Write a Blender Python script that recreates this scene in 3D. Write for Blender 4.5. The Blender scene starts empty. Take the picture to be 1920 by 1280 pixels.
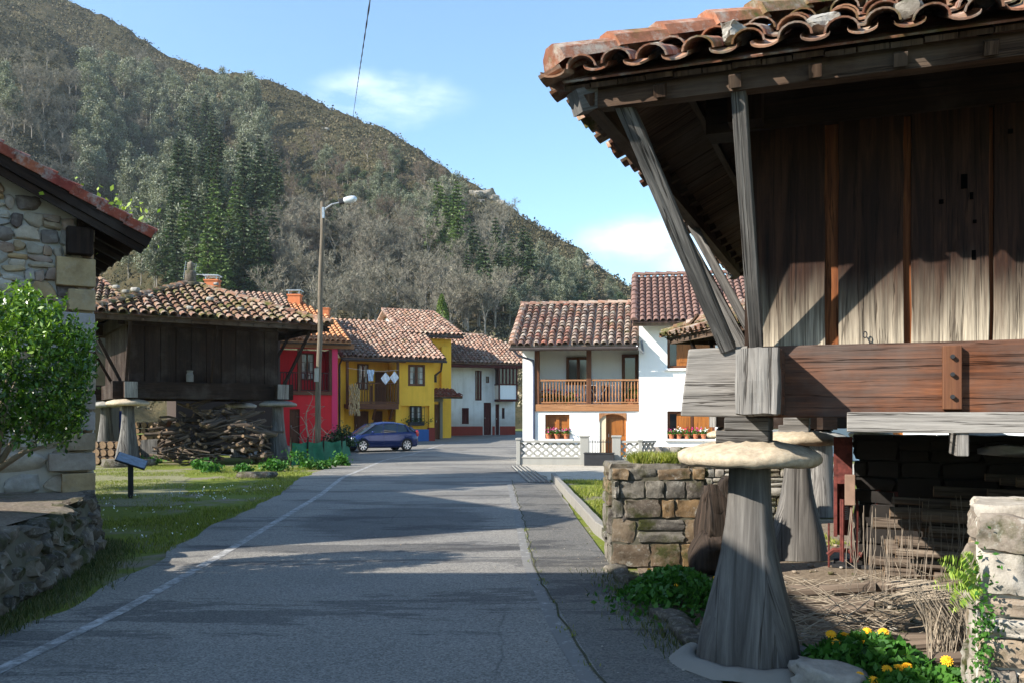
import bpy, math, random
import numpy as np
from mathutils import Vector, Matrix, noise
R = math.radians
# ---------------------------------------------------------------- measuring frame (metres; eye 1.7 m above the road)
F, HZ, CH = 1700., 782., 1.7
def gz(d): return 0. if d < 42 else min((d-42)*.02, .66)
def PX(px, d): return (px-960)/F*d
def PZ(y, d): return CH+(HZ-y)/F*d
def pt(px, y, d): return Vector((PX(px, d), d, PZ(y, d)))
def gp(px, y):
    d = CH*F/(y-HZ)
    if d > 42: d = F*(CH+.84)/(y-HZ+.02*F)
    return Vector((PX(px, d), d, gz(d)))
scn = bpy.context.scene
col = scn.collection
rng = random.Random(7); noise.seed_set(11)
# ---------------------------------------------------------------- mesh builder
def rotm(e): return Matrix.Rotation(e[2], 4, 'Z') @ Matrix.Rotation(e[1], 4, 'Y') @ Matrix.Rotation(e[0], 4, 'X')
def align(d, up=Vector((0, 0, 1))):
    z = Vector(d).normalized(); up = Vector(up)
    if abs(z.dot(up)) > .98: up = Vector((0, 1, 0))
    x = up.cross(z).normalized(); y = z.cross(x)
    return Matrix((x, y, z)).transposed().to_4x4()
PM = {}
_cs = {}
def cubegrid(n):
    if n in _cs: return _cs[n]
    v = []; f = []; ix = {}
    def vi(p):
        k = tuple(round(c, 5) for c in p)
        if k not in ix: ix[k] = len(v); v.append(p)
        return ix[k]
    for ax in range(3):
        for s in (-1, 1):
            for i in range(n):
                for j in range(n):
                    q = []
                    for a, b in ((i, j), (i+1, j), (i+1, j+1), (i, j+1)):
                        p = [0, 0, 0]; p[ax] = s; p[(ax+1) % 3] = 2*a/n-1; p[(ax+2) % 3] = 2*b/n-1
                        q.append(vi(tuple(p)))
                    f.append(q if s > 0 else q[::-1])
    _cs[n] = (v, f); return _cs[n]
class MB:
    def __init__(s, T=None): s.v = []; s.f = []; s.uv = []; s.r = []; s.m = []; s.T = T
    def add(s, vs, fs, M=None, la=2, r=None, m=0, scale=None):
        """vs in primitive-local metres; uv = local metres with v along axis la"""
        vs = [Vector(p) for p in vs]
        if r is None: r = rng.random()
        ou, ov = rng.random()*50, rng.random()*50
        b = len(s.v)
        TM = (s.T @ M) if (s.T is not None and M is not None) else (s.T if M is None else M)
        for p in vs: s.v.append(TM @ p if TM is not None else p)
        for f in fs:
            a, bb, c = vs[f[0]], vs[f[1]], vs[f[2]]
            n = (bb-a).cross(c-a)
            if len(f) > 3 and n.length < 1e-12: n = (c-a).cross(vs[f[3]]-a)
            k = max(range(3), key=lambda i: abs(n[i]))
            ax = [i for i in range(3) if i != k]
            if la in ax: vv = la; uu = [i for i in ax if i != la][0]
            else: uu, vv = ax
            s.uv.append([(vs[i][uu]+ou, vs[i][vv]+ov) for i in f])
            s.f.append([i+b for i in f]); s.r.append(r); s.m.append(m)
    def box(s, c, sz, rot=None, la=None, r=None, m=0, tap=0.):
        x, y, z = sz[0]/2, sz[1]/2, sz[2]/2; k = 1-tap
        if la is None: la = max(range(3), key=lambda i: sz[i])
        v = [(-x, -y, -z), (x, -y, -z), (x, y, -z), (-x, y, -z), (-x*k, -y*k, z), (x*k, -y*k, z), (x*k, y*k, z), (-x*k, y*k, z)]
        f = [(0, 3, 2, 1), (4, 5, 6, 7), (0, 1, 5, 4), (1, 2, 6, 5), (2, 3, 7, 6), (3, 0, 4, 7)]
        M = Matrix.Translation(c)
        if rot: M = M @ (rotm(rot) if not isinstance(rot, Matrix) else rot)
        s.add(v, f, M, la, r, m)
    def bx(s, x0, x1, y0, y1, z0, z1, **k):
        s.box(((x0+x1)/2, (y0+y1)/2, (z0+z1)/2), (abs(x1-x0), abs(y1-y0), abs(z1-z0)), **k)
    def beam(s, p0, p1, w, h, up=(0, 0, 1), seg=1, jit=0., r=None, m=0, w1=None, h1=None):
        p0, p1 = Vector(p0), Vector(p1); L = (p1-p0).length
        M = Matrix.Translation(p0) @ align(p1-p0, up); v = []; f = []
        w1 = w if w1 is None else w1; h1 = h if h1 is None else h1
        for i in range(seg+1):
            t = i/seg; a = (w+(w1-w)*t)/2; b = (h+(h1-h)*t)/2
            jx, jy = (rng.uniform(-jit, jit), rng.uniform(-jit, jit))
            for q in ((-a, -b), (0, -b), (a, -b), (a, 0), (a, b), (0, b), (-a, b), (-a, 0)):
                v.append((q[0]+jx+rng.uniform(-jit, jit)*.5, q[1]+jy+rng.uniform(-jit, jit)*.5, L*t))
        for i in range(seg):
            for j in range(8): f.append((i*8+j, i*8+(j+1) % 8, i*8+8+(j+1) % 8, i*8+8+j))
        f.append(tuple(range(8))[::-1]); f.append(tuple(range(seg*8, seg*8+8)))
        s.add(v, f, M, 2, r, m)
    def tube(s, pts, rad, n=7, r=None, m=0, cap=True, sq=1.):
        pts = [Vector(p) for p in pts]
        if not hasattr(rad, '__len__'): rad = [rad]*len(pts)
        v = []; f = []; up = Vector((.13, .21, 1)).normalized(); L = 0
        b = len(s.v); r = rng.random() if r is None else r; ou = rng.random()*30
        uvs = []
        for i, p in enumerate(pts):
            t = (pts[min(i+1, len(pts)-1)]-pts[max(i-1, 0)])
            t = t.normalized() if t.length > 0 else Vector((0, 0, 1))
            x = up.cross(t)
            if x.length < .05: x = Vector((1, 0, 0)).cross(t)
            x.normalize(); y = t.cross(x)
            if i: L += (p-pts[i-1]).length
            for j in range(n):
                a = 2*math.pi*j/n
                q = p+(x*math.cos(a)+y*math.sin(a)*sq)*rad[i]
                s.v.append(s.T @ q if s.T is not None else q)
                uvs.append((ou+j/n*6.28*max(rad), L))
        for i in range(len(pts)-1):
            for j in range(n):
                q = [i*n+j, i*n+(j+1) % n, (i+1)*n+(j+1) % n, (i+1)*n+j]
                s.f.append([k+b for k in q]); u = [uvs[k] for k in q]
                if j == n-1:
                    u[1] = (ou+6.28*max(rad), u[1][1]); u[2] = (ou+6.28*max(rad), u[2][1])
                s.uv.append(u); s.r.append(r); s.m.append(m)
        if cap:
            for q in (list(range(n))[::-1], list(range((len(pts)-1)*n, len(pts)*n))):
                s.f.append([k+b for k in q]); s.uv.append([(ou+s.v[k+b][0], s.v[k+b][2]) for k in q]); s.r.append(r); s.m.append(m)
    def rock(s, c, sz, seed=None, n=3, k=.35, amp=.08, rot=None, r=None, m=0):
        """rounded hewn stone; k = 0 box .. 1 ellipsoid"""
        vs, fs = cubegrid(n); sd = rng.random()*100 if seed is None else seed; out = []
        cuts = []
        if n >= 4 and amp >= .1:
            for i in range(9):
                N = noise.random_unit_vector(); cuts.append((N, rng.uniform(.72, 1.02)))
        for p in vs:
            q = Vector(p); e = q.normalized()*1.15
            q = q.lerp(e, k)
            w = noise.noise_vector(q*1.3+Vector((sd, sd*1.7, 0)))
            w2 = noise.noise_vector(q*3.7+Vector((sd*2, 3, sd)))
            w3 = noise.noise(q*9+Vector((sd, 0, 1))) if n > 4 else 0
            q = q+w*amp*1.7+w2*amp*.55+q.normalized()*w3*amp*.35
            for N, dd in cuts:
                t = q.dot(N)-dd
                if t > 0: q = q-N*t*.9
            out.append((q.x*sz[0]/2, q.y*sz[1]/2, q.z*sz[2]/2))
        M = Matrix.Translation(c)
        if rot: M = M @ rotm(rot)
        s.add(out, fs, M, 2, r, m)
    def lathe(s, prof, n=16, c=(0, 0, 0), r=None, m=0, sx=1, sy=1, jit=0., smoothcap=True):
        v = []; f = []
        for (rr, z) in prof:
            for j in range(n):
                a = 2*math.pi*j/n
                jj = 1+jit*(noise.noise(Vector((math.cos(a)*2, math.sin(a)*2, z*2+c[0])))) if jit else 1
                v.append((rr*jj*math.cos(a)*sx, rr*jj*math.sin(a)*sy, z))
        for i in range(len(prof)-1):
            for j in range(n): f.append((i*n+j, i*n+(j+1) % n, (i+1)*n+(j+1) % n, (i+1)*n+j))
        f.append(tuple(range(n))[::-1]); f.append(tuple(range((len(prof)-1)*n, len(prof)*n)))
        s.add(v, f, Matrix.Translation(c), 2, r, m)
    def quad(s, a, b, c, d, **k): s.add([a, b, c, d], [(0, 1, 2, 3)], **k)
    def slab(s, poly, off, **k):
        """extrude 3D polygon by vector off"""
        n = len(poly); off = Vector(off); v = [Vector(p) for p in poly]+[Vector(p)+off for p in poly]
        f = [tuple(range(n)), tuple(range(n, 2*n))[::-1]]+[(i, i+n, (i+1) % n+n, (i+1) % n) for i in range(n)]
        s.add(v, f, **k)
    def build(s, name, mats, parent=None, label=None, cat=None, group=None, kind=None, smooth=False, bevel=0, seg=2, origin=None, auto=None):
        me = bpy.data.meshes.new(name)
        V = s.v
        loc = None
        if parent is not None and parent.name in PM:
            I = PM[parent.name].inverted(); V = [I @ p for p in V]
        elif parent is None:
            if origin is None:
                n = max(1, len(V)); origin = Vector((sum(p.x for p in V)/n, sum(p.y for p in V)/n, min(p.z for p in V)))
            loc = Vector(origin); V = [p-loc for p in V]
        me.from_pydata([tuple(p) for p in V], [], s.f)
        uvl = me.uv_layers.new(name='UVMap')
        flat = np.array([c for u in s.uv for q in u for c in q], dtype=np.float32)
        if len(flat) == len(me.loops)*2: uvl.data.foreach_set('uv', flat)
        at = me.attributes.new('rnd', 'FLOAT', 'FACE'); at.data.foreach_set('value', np.array(s.r, dtype=np.float32))
        if not isinstance(mats, (list, tuple)): mats = [mats]
        for m in mats: me.materials.append(m)
        me.polygons.foreach_set('material_index', np.array(s.m, dtype=np.int32))
        if smooth: me.polygons.foreach_set('use_smooth', [True]*len(me.polygons))
        me.update()
        o = bpy.data.objects.new(name, me); col.objects.link(o)
        if parent is not None:
            o.parent = parent
            if parent.name in PM: PM[o.name] = PM[parent.name].copy()
        else:
            o.location = loc; PM[o.name] = Matrix.Translation(loc)
        if bevel:
            b = o.modifiers.new('bevel', 'BEVEL'); b.width = bevel; b.segments = seg; b.limit_method = 'ANGLE'; b.angle_limit = R(40)
        if auto:
            me.set_sharp_from_angle(angle=R(auto)) if hasattr(me, 'set_sharp_from_angle') else None
        return tag(o, label, cat, group, kind)
def tag(o, label=None, cat=None, group=None, kind=None):
    if label: o['label'] = label
    if cat: o['category'] = cat
    if group: o['group'] = group
    if kind: o['kind'] = kind
    return o
def thing(name, label, cat, loc=(0, 0, 0), rz=0., group=None):
    o = bpy.data.objects.new(name, None); col.objects.link(o)
    o.location = loc; o.rotation_euler = (0, 0, rz); o.empty_display_size = .2
    PM[o.name] = Matrix.Translation(loc) @ Matrix.Rotation(rz, 4, 'Z')
    return tag(o, label, cat, group)
def copy_tree(root, loc, rz=0., sc=1., label=None, group=None, parent=None):
    c = root.copy(); col.objects.link(c)
    if parent is None:
        c.location = loc; c.rotation_euler = (0, 0, rz); c.scale = (sc, sc, sc) if not hasattr(sc, '__len__') else sc
        if label: c['label'] = label
        if group: c['group'] = group
    else: c.parent = parent
    for ch in KIDS.get(root.name, []): copy_tree(ch, None, parent=c)
    return c
KIDS = {}
def reg(root, kids): KIDS[root.name] = kids
def fastmesh(name, V, Q, rnd, mat, parent=None, smooth=False, **k):
    """V (n,3) array, Q (m,4) or (m,3) array"""
    me = bpy.data.meshes.new(name); nq, w = Q.shape
    me.vertices.add(len(V)); me.vertices.foreach_set('co', np.asarray(V, dtype=np.float32).ravel())
    me.loops.add(nq*w); me.loops.foreach_set('vertex_index', Q.astype(np.int32).ravel())
    me.polygons.add(nq); me.polygons.foreach_set('loop_start', np.arange(0, nq*w, w, dtype=np.int32))
    me.update(calc_edges=True)
    at = me.attributes.new('rnd', 'FLOAT', 'FACE'); at.data.foreach_set('value', np.asarray(rnd, dtype=np.float32))
    me.materials.append(mat)
    if smooth: me.polygons.foreach_set('use_smooth', [True]*nq)
    o = bpy.data.objects.new(name, me); col.objects.link(o)
    if parent is not None: o.parent = parent
    return tag(o, k.get('label'), k.get('cat'), k.get('group'), k.get('kind'))
# ---------------------------------------------------------------- leaf cards (numpy)
NR = np.random.RandomState(11)
def leaves(C, size, width=.45, up=0., nr=NR, dirs=None):
    """rhombic leaves at centres C (n,3); size (n,) length"""
    n = len(C); size = np.broadcast_to(size, (n,))
    d = nr.normal(size=(n, 3)) if dirs is None else dirs+nr.normal(size=(n, 3))*.35
    d[:, 2] += up; d /= np.linalg.norm(d, axis=1)[:, None]
    s = np.cross(d, nr.normal(size=(n, 3))); s /= np.linalg.norm(s, axis=1)[:, None]
    nn = np.cross(d, s)
    a = C-d*size[:, None]*.5; b = C+d*size[:, None]*.5
    mid = C+nn*size[:, None]*.06
    l = mid+s*size[:, None]*width*.5; r = mid-s*size[:, None]*width*.5
    V = np.stack([a, r, b, l], axis=1).reshape(-1, 3)
    Q = np.arange(4*n).reshape(n, 4)
    return V, Q
def cat(parts):
    V = []; Q = []; Rr = []; o = 0
    for v, q, r in parts: V.append(v); Q.append(q+o); Rr.append(r); o += len(v)
    return np.concatenate(V), np.concatenate(Q), np.concatenate(Rr)
# ---------------------------------------------------------------- materials
def new_mat(name):
    m = bpy.data.materials.new(name); m.use_nodes = True; nt = m.node_tree
    b = nt.nodes['Principled BSDF']; return m, nt, b
def sset(nt, sock, v):
    if isinstance(v, bpy.types.NodeSocket): nt.links.new(v, sock)
    else: sock.default_value = v
def nd(nt, typ, ins=None, **props):
    n = nt.nodes.new('ShaderNode'+typ)
    for k, v in props.items(): setattr(n, k, v)
    for k, v in (ins or {}).items(): sset(nt, n.inputs[k], v)
    return n
def coord(nt, kind='Object', scale=(1, 1, 1)):
    if kind == 'UV': s = nd(nt, 'TexCoord').outputs['UV']
    elif kind == 'Pos': s = nd(nt, 'NewGeometry').outputs['Position']
    else: s = nd(nt, 'TexCoord').outputs[kind]
    return nd(nt, 'Mapping', {'Vector': s, 'Scale': scale}).outputs[0]
def nz(nt, vec, sc, det=4, ro=.6, dist=0.): return nd(nt, 'TexNoise', {'Vector': vec, 'Scale': sc, 'Detail': det, 'Roughness': ro, 'Distortion': dist}).outputs['Fac']
def ramp(nt, fac, stops, interp='LINEAR'):
    n = nt.nodes.new('ShaderNodeValToRGB'); sset(nt, n.inputs[0], fac); n.color_ramp.interpolation = interp
    e = n.color_ramp.elements
    while len(e) < len(stops): e.new(.5)
    for i, (p, c) in enumerate(stops):
        e[i].position = p; e[i].color = (c[0], c[1], c[2], 1) if hasattr(c, '__len__') else (c, c, c, 1)
    return n.outputs[0]
def mixc(nt, fac, a, b, mode='MIX'):
    n = nt.nodes.new('ShaderNodeMix'); n.data_type = 'RGBA'; n.blend_type = mode
    f = lambda c: c if isinstance(c, bpy.types.NodeSocket) else ((c[0], c[1], c[2], 1))
    sset(nt, n.inputs[0], fac); sset(nt, n.inputs[6], f(a)); sset(nt, n.inputs[7], f(b)); return n.outputs[2]
def mth(nt, op, a, b=0.): 
    n = nd(nt, 'Math', operation=op); sset(nt, n.inputs[0], a); sset(nt, n.inputs[1], b); return n.outputs[0]
def rndv(nt): return nd(nt, 'Attribute', attribute_name='rnd').outputs['Fac']
def bump(nt, b, h, st=.3, dist=.02):
    n = nd(nt, 'Bump', {'Height': h, 'Strength': st, 'Distance': dist}); nt.links.new(n.outputs[0], b.inputs['Normal'])
def fin(nt, b, c, rough=.85, spec=.3):
    sset(nt, b.inputs['Base Color'], c if isinstance(c, bpy.types.NodeSocket) else (c[0], c[1], c[2], 1))
    sset(nt, b.inputs['Roughness'], rough); b.inputs['Specular IOR Level'].default_value = spec
def m_plain(name, c, rough=.6, spec=.4, metal=0., var=.25, sc=6., bmp=.1):
    m, nt, b = new_mat(name); v = coord(nt)
    n = nz(nt, v, sc, 5); cc = mixc(nt, ramp(nt, n, [(.3, 0), (.7, 1)]), [x*(1-var) for x in c], [min(1, x*(1+var*.6)) for x in c])
    fin(nt, b, cc, rough, spec); b.inputs['Metallic'].default_value = metal
    if bmp: bump(nt, b, n, bmp, .01)
    return m
def m_wood(name, cols, grey=None, gamt=.35, sc=1., rough=.8, bmp=.5, bleach=None, spec=.2):
    m, nt, b = new_mat(name)
    uv = coord(nt, 'UV', (14*sc, .9*sc, 1)); uf = coord(nt, 'UV', (46*sc, 1.3*sc, 1)); ob = coord(nt)
    g = nz(nt, uv, 1., 6, .7, 1.1); g2 = nz(nt, uf, 1., 4, .7)
    ck = nz(nt, coord(nt, 'UV', (9*sc, .22*sc, 1)), 1., 5, .6, .5); ck = mth(nt, 'ABSOLUTE', mth(nt, 'SUBTRACT', ck, .5)); ck = ramp(nt, ck, [(.0, 1), (.012, 0)])
    c = ramp(nt, g, [(.25, cols[0]), (.5, cols[1]), (.75, cols[2])])
    c = mixc(nt, ramp(nt, g2, [(.35, .0), (.65, .75)]), c, mixc(nt, .5, c, [x*.35 for x in cols[0]]))
    r = rndv(nt); c = mixc(nt, mth(nt, 'MULTIPLY', r, .45), c, mixc(nt, 1., c, (.45, .45, .45), 'MULTIPLY'))
    if grey:
        gm = ramp(nt, nz(nt, ob, 1.1, 5, .6), [(.5-gamt*.5, 0), (.75-gamt*.3, 1)])
        c = mixc(nt, mth(nt, 'MULTIPLY', gm, .8), c, mixc(nt, g2, [x*.6 for x in grey], grey))
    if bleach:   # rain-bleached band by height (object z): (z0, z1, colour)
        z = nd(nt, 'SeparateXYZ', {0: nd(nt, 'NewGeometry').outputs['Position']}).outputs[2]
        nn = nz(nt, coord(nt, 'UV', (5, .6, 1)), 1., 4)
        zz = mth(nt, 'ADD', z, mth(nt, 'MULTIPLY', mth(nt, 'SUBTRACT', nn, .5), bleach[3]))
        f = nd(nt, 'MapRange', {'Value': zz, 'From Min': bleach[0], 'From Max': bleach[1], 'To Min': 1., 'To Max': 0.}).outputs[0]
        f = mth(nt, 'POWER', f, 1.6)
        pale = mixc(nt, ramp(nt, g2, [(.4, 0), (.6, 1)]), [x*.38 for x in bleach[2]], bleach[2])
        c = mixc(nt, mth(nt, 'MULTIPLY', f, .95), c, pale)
    c = mixc(nt, mth(nt, 'MULTIPLY', ck, .85), c, mixc(nt, 1., c, (.18, .15, .13), 'MULTIPLY'))
    fin(nt, b, c, rough, spec)
    h = mth(nt, 'SUBTRACT', mth(nt, 'ADD', mth(nt, 'MULTIPLY', g, .6), g2), mth(nt, 'MULTIPLY', ck, 1.2)); bump(nt, b, h, bmp, .008)
    return m
def m_tile(name, cols, moss=.0, lichen=.2, mosscol=(.075, .075, .018)):
    m, nt, b = new_mat(name); v = coord(nt, 'Pos'); r = rndv(nt)
    c = ramp(nt, r, [(i/(len(cols)-1), k) for i, k in enumerate(cols)])
    n = nz(nt, v, 9., 6, .7); c = mixc(nt, ramp(nt, n, [(.35, 0), (.7, .8)]), c, mixc(nt, 1., c, (.42, .38, .36), 'MULTIPLY'))
    if lichen: c = mixc(nt, ramp(nt, nz(nt, v, 5.5, 5, .75), [(.60-lichen*.2, 0), (.70-lichen*.1, .7)]), c, (.36, .35, .30))
    if moss: c = mixc(nt, ramp(nt, nz(nt, v, 1.6, 6, .72), [(.62-moss*.35, 0), (.74-moss*.3, 1)]), c, mixc(nt, nz(nt, v, 20, 3), [x*.5 for x in mosscol], [x*1.6 for x in mosscol]))
    fin(nt, b, c, .92, .2); bump(nt, b, nz(nt, v, 30, 4, .7), .4, .01)
    return m
def m_stone(name, cols, lichen=.3, moss=0., sc=1.):
    m, nt, b = new_mat(name); v = coord(nt, 'Pos'); r = rndv(nt)
    c = ramp(nt, r, [(i/(len(cols)-1), k) for i, k in enumerate(cols)])
    n = nz(nt, v, 7.*sc, 7, .7); c = mixc(nt, ramp(nt, n, [(.3, 0), (.7, .85)]), c, mixc(nt, 1., c, (.45, .42, .4), 'MULTIPLY'))
    c = mixc(nt, ramp(nt, nz(nt, v, 13*sc, 5, .8), [(.5, 0), (.75, .5)]), c, (.42, .38, .31))
    if lichen: c = mixc(nt, ramp(nt, nz(nt, v, 4*sc, 6, .8), [(.58, 0), (.66, lichen)]), c, (.4, .4, .36))
    if moss: c = mixc(nt, ramp(nt, nz(nt, v, 2.2, 6, .7), [(.66-moss*.35, 0), (.76-moss*.3, 1)]), c, mixc(nt, nz(nt, v, 25, 3), (.018, .02, .007), (.065, .066, .02)))
    fin(nt, b, c, .93, .2); bump(nt, b, mth(nt, 'ADD', n, mth(nt, 'MULTIPLY', nz(nt, v, 45*sc, 4, .7), .4)), .7, .015)
    return m
def m_plaster(name, c, dirt=.2, dc=(.35, .32, .27), low=None):
    m, nt, b = new_mat(name); v = coord(nt, 'Pos')
    n = nz(nt, v, 1.3, 6, .65); cc = mixc(nt, ramp(nt, n, [(.48, 0), (.8, dirt)]), c, dc)
    vs = nd(nt, 'Mapping', {'Vector': nd(nt, 'NewGeometry').outputs['Position'], 'Scale': (5, 5, .45)}).outputs[0]
    cc = mixc(nt, ramp(nt, nz(nt, vs, 1., 5, .6), [(.5, 0), (.8, dirt*.8)]), cc, [x*.6 for x in dc])
    if low:
        z = nd(nt, 'SeparateXYZ', {0: nd(nt, 'NewGeometry').outputs['Position']}).outputs[2]
        f = nd(nt, 'MapRange', {'Value': mth(nt, 'ADD', z, mth(nt, 'MULTIPLY', nz(nt, v, 2.5, 5), -.9)), 'From Min': low-.7, 'From Max': low+.3, 'To Min': .7, 'To Max': 0.}).outputs[0]
        cc = mixc(nt, f, cc, dc)
    fin(nt, b, cc, .9, .2); bump(nt, b, nz(nt, v, 18, 5, .6), .25, .01)
    return m
def m_leaf(name, cols, trans=.3, rough=.55, spec=.3):
    m, nt, b = new_mat(name); r = rndv(nt); oi = nd(nt, 'ObjectInfo').outputs['Random']
    c = ramp(nt, r, [(i/(len(cols)-1), k) for i, k in enumerate(cols)])
    c = mixc(nt, mth(nt, 'MULTIPLY', oi, .45), c, mixc(nt, 1., c, (.55, .62, .6), 'MULTIPLY'))
    fin(nt, b, c, rough, spec)
    if trans:
        t = nd(nt, 'BsdfTranslucent', {'Color': mixc(nt, 1., c, (1.2, 1.25, .6), 'MULTIPLY')})
        mx = nd(nt, 'MixShader', {0: trans, 1: b.outputs[0], 2: t.outputs[0]})
        nt.links.new(mx.outputs[0], nt.nodes['Material Output'].inputs[0])
    return m
def m_asphalt(name, base=(.155, .144, .126), patches=True):
    m, nt, b = new_mat(name); v = coord(nt, 'Pos')
    fn = nd(nt, 'TexVoronoi', {'Vector': v, 'Scale': 75.}).outputs['Color']
    g = nd(nt, 'SeparateColor', {0: fn}).outputs[0]
    c = mixc(nt, g, [x*.6 for x in base], [x*1.6 for x in base])
    c = mixc(nt, ramp(nt, nz(nt, v, .35, 5, .6), [(.35, 0), (.7, .6)]), c, mixc(nt, 1., c, (1.35, 1.32, 1.25), 'MULTIPLY'))
    # long tyre-worn streaks and dark seal patches
    vs = nd(nt, 'Mapping', {'Vector': nd(nt, 'NewGeometry').outputs['Position'], 'Scale': (.35, 1.6, 1)}).outputs[0]
    if patches:
        p = ramp(nt, nz(nt, vs, .55, 6, .75, .4), [(.535, 0), (.565, 1)])
        c = mixc(nt, mth(nt, 'MULTIPLY', p, .7), c, mixc(nt, 1., c, (.34, .34, .36), 'MULTIPLY'))
        p2 = ramp(nt, nz(nt, v, 1.4, 5, .7), [(.62, 0), (.7, .5)])
        c = mixc(nt, p2, c, (.17, .16, .14))
    if patches:   # dark patches with ragged edges
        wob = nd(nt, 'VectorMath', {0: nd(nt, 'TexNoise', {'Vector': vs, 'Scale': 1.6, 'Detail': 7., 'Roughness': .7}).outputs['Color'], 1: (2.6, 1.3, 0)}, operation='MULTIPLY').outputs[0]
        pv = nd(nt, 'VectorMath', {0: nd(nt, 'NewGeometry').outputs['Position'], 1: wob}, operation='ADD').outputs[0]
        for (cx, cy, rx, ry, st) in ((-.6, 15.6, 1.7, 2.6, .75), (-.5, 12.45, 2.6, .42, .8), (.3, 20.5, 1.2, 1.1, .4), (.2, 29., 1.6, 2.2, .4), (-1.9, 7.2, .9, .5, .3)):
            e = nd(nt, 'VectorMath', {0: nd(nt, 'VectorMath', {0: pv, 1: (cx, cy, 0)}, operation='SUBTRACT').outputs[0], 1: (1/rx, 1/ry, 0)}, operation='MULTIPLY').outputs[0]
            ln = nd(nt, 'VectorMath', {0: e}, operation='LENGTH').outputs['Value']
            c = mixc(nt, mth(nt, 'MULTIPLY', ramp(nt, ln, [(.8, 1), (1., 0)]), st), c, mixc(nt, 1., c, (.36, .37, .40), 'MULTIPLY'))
    cr = nd(nt, 'TexVoronoi', {'Vector': nd(nt, 'Mapping', {'Vector': mixc(nt, .12, nd(nt, 'NewGeometry').outputs['Position'], nd(nt, 'TexNoise', {'Vector': v, 'Scale': 1.3, 'Detail': 5.}).outputs['Color'], 'ADD'), 'Scale': (.5, .33, 1)}).outputs[0], 'Scale': 1.}, feature='DISTANCE_TO_EDGE').outputs[0]
    crk = ramp(nt, cr, [(.0, 1), (.007, 0)])
    c = mixc(nt, mth(nt, 'MULTIPLY', crk, ramp(nt, nz(nt, v, .25, 3), [(.5, 0), (.6, .7)])), c, (.018, .018, .018))
    fin(nt, b, c, ramp(nt, nz(nt, v, .8, 4), [(.3, .7), (.7, .9)]), .35)
    bump(nt, b, g, .35, .006)
    return m
# ---------------------------------------------------------------- palette
W_DARK = m_wood('wood_granary_dark', [(.012, .007, .005), (.028, .015, .009), (.055, .03, .017)], grey=(.10, .08, .065), gamt=.0)
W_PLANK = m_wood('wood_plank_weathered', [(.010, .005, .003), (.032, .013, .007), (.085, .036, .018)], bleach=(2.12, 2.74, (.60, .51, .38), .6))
W_BEAM = m_wood('wood_beam_red', [(.022, .012, .009), (.12, .042, .018), (.27, .10, .042)], grey=(.15, .13, .115), gamt=.15, bmp=.7)
W_GREY = m_wood('wood_grey_weathered', [(.12, .11, .10), (.27, .25, .225), (.42, .395, .36)], bmp=.8)
W_GREY2 = m_wood('wood_post_grey', [(.035, .032, .03), (.15, .14, .128), (.36, .34, .31)], bmp=1., sc=.8)
W_STRIP = m_wood('wood_strip_orange', [(.05, .016, .007), (.16, .05, .016), (.30, .11, .035)])
W_SOFFIT = m_wood('wood_soffit', [(.03, .016, .01), (.08, .045, .027), (.19, .12, .075)], grey=(.16, .13, .1), gamt=.1)
W_ORANGE = m_wood('wood_varnished', [(.24, .075, .012), (.38, .13, .022), (.5, .19, .035)], bmp=.1, rough=.45, spec=.4)
W_BROWN = m_wood('wood_brown_joinery', [(.09, .035, .018), (.16, .065, .032), (.24, .11, .05)], bmp=.1, rough=.6)
W_RAIL = m_wood('wood_rail_tan', [(.30, .14, .06), (.42, .2, .09), (.52, .28, .14)], bmp=.1, rough=.6)
W_MAROON = m_wood('wood_maroon', [(.06, .012, .01), (.10, .02, .016), (.15, .035, .026)], bmp=.1, rough=.6)
BARK = m_wood('bark_logs', [(.06, .045, .035), (.16, .12, .09), (.30, .24, .18)], bmp=.9, rough=.95, sc=.6)
LOGCUT = m_plain('log_cut_wood', (.21, .14, .085), .9, .1, 0, .35, 20)
TWIG = m_plain('dry_twig', (.34, .28, .21), .9, .1, 0, .4, 8, 0)
TWIG_D = m_plain('grey_twig', (.2, .165, .13), .95, .1, 0, .4, 8, 0)
T_OLD = m_tile('roof_tile_old', [(.13, .065, .045), (.26, .13, .085), (.34, .20, .13), (.20, .11, .08), (.38, .27, .19)], moss=.42, lichen=.5)
T_NEAR = m_tile('roof_tile_near', [(.33, .14, .08), (.22, .10, .065), (.42, .23, .14), (.26, .16, .11), (.38, .16, .09)], moss=.3, lichen=.6)
T_VILLAGE = m_tile('roof_tile_village', [(.33, .17, .115), (.42, .26, .185), (.27, .145, .105), (.46, .33, .25), (.20, .125, .10), (.37, .20, .13)], moss=.15, lichen=.45)
T_ORANGE = m_tile('roof_tile_orange', [(.56, .25, .11), (.62, .31, .15), (.5, .2, .09)], moss=.0, lichen=.1)
T_WHITE = m_tile('roof_tile_patched', [(.36, .12, .075), (.24, .15, .12), (.42, .33, .26), (.22, .12, .09), (.2, .145, .12), (.36, .18, .12), (.40, .34, .28)], moss=.15, lichen=.45)
T_BROWN = m_tile('roof_tile_brown', [(.20, .12, .10), (.25, .15, .12), (.23, .13, .105)], moss=.0, lichen=.05)
T_RED = m_tile('roof_tile_red_flat', [(.26, .055, .04), (.33, .085, .05), (.2, .06, .045), (.38, .12, .06)], moss=.0, lichen=.55)
S_HOUSE = m_stone('stone_house', [(.42, .38, .31), (.50, .34, .17), (.60, .55, .47), (.14, .11, .10), (.50, .46, .39), (.34, .22, .16), (.55, .44, .28), (.38, .37, .35), (.60, .56, .48), (.46, .38, .29)], lichen=.25, sc=.7)
S_DARKW = m_stone('stone_planter', [(.08, .072, .058), (.13, .112, .088), (.06, .052, .043), (.17, .14, .105), (.21, .18, .14)], lichen=.5, moss=.45)
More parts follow.
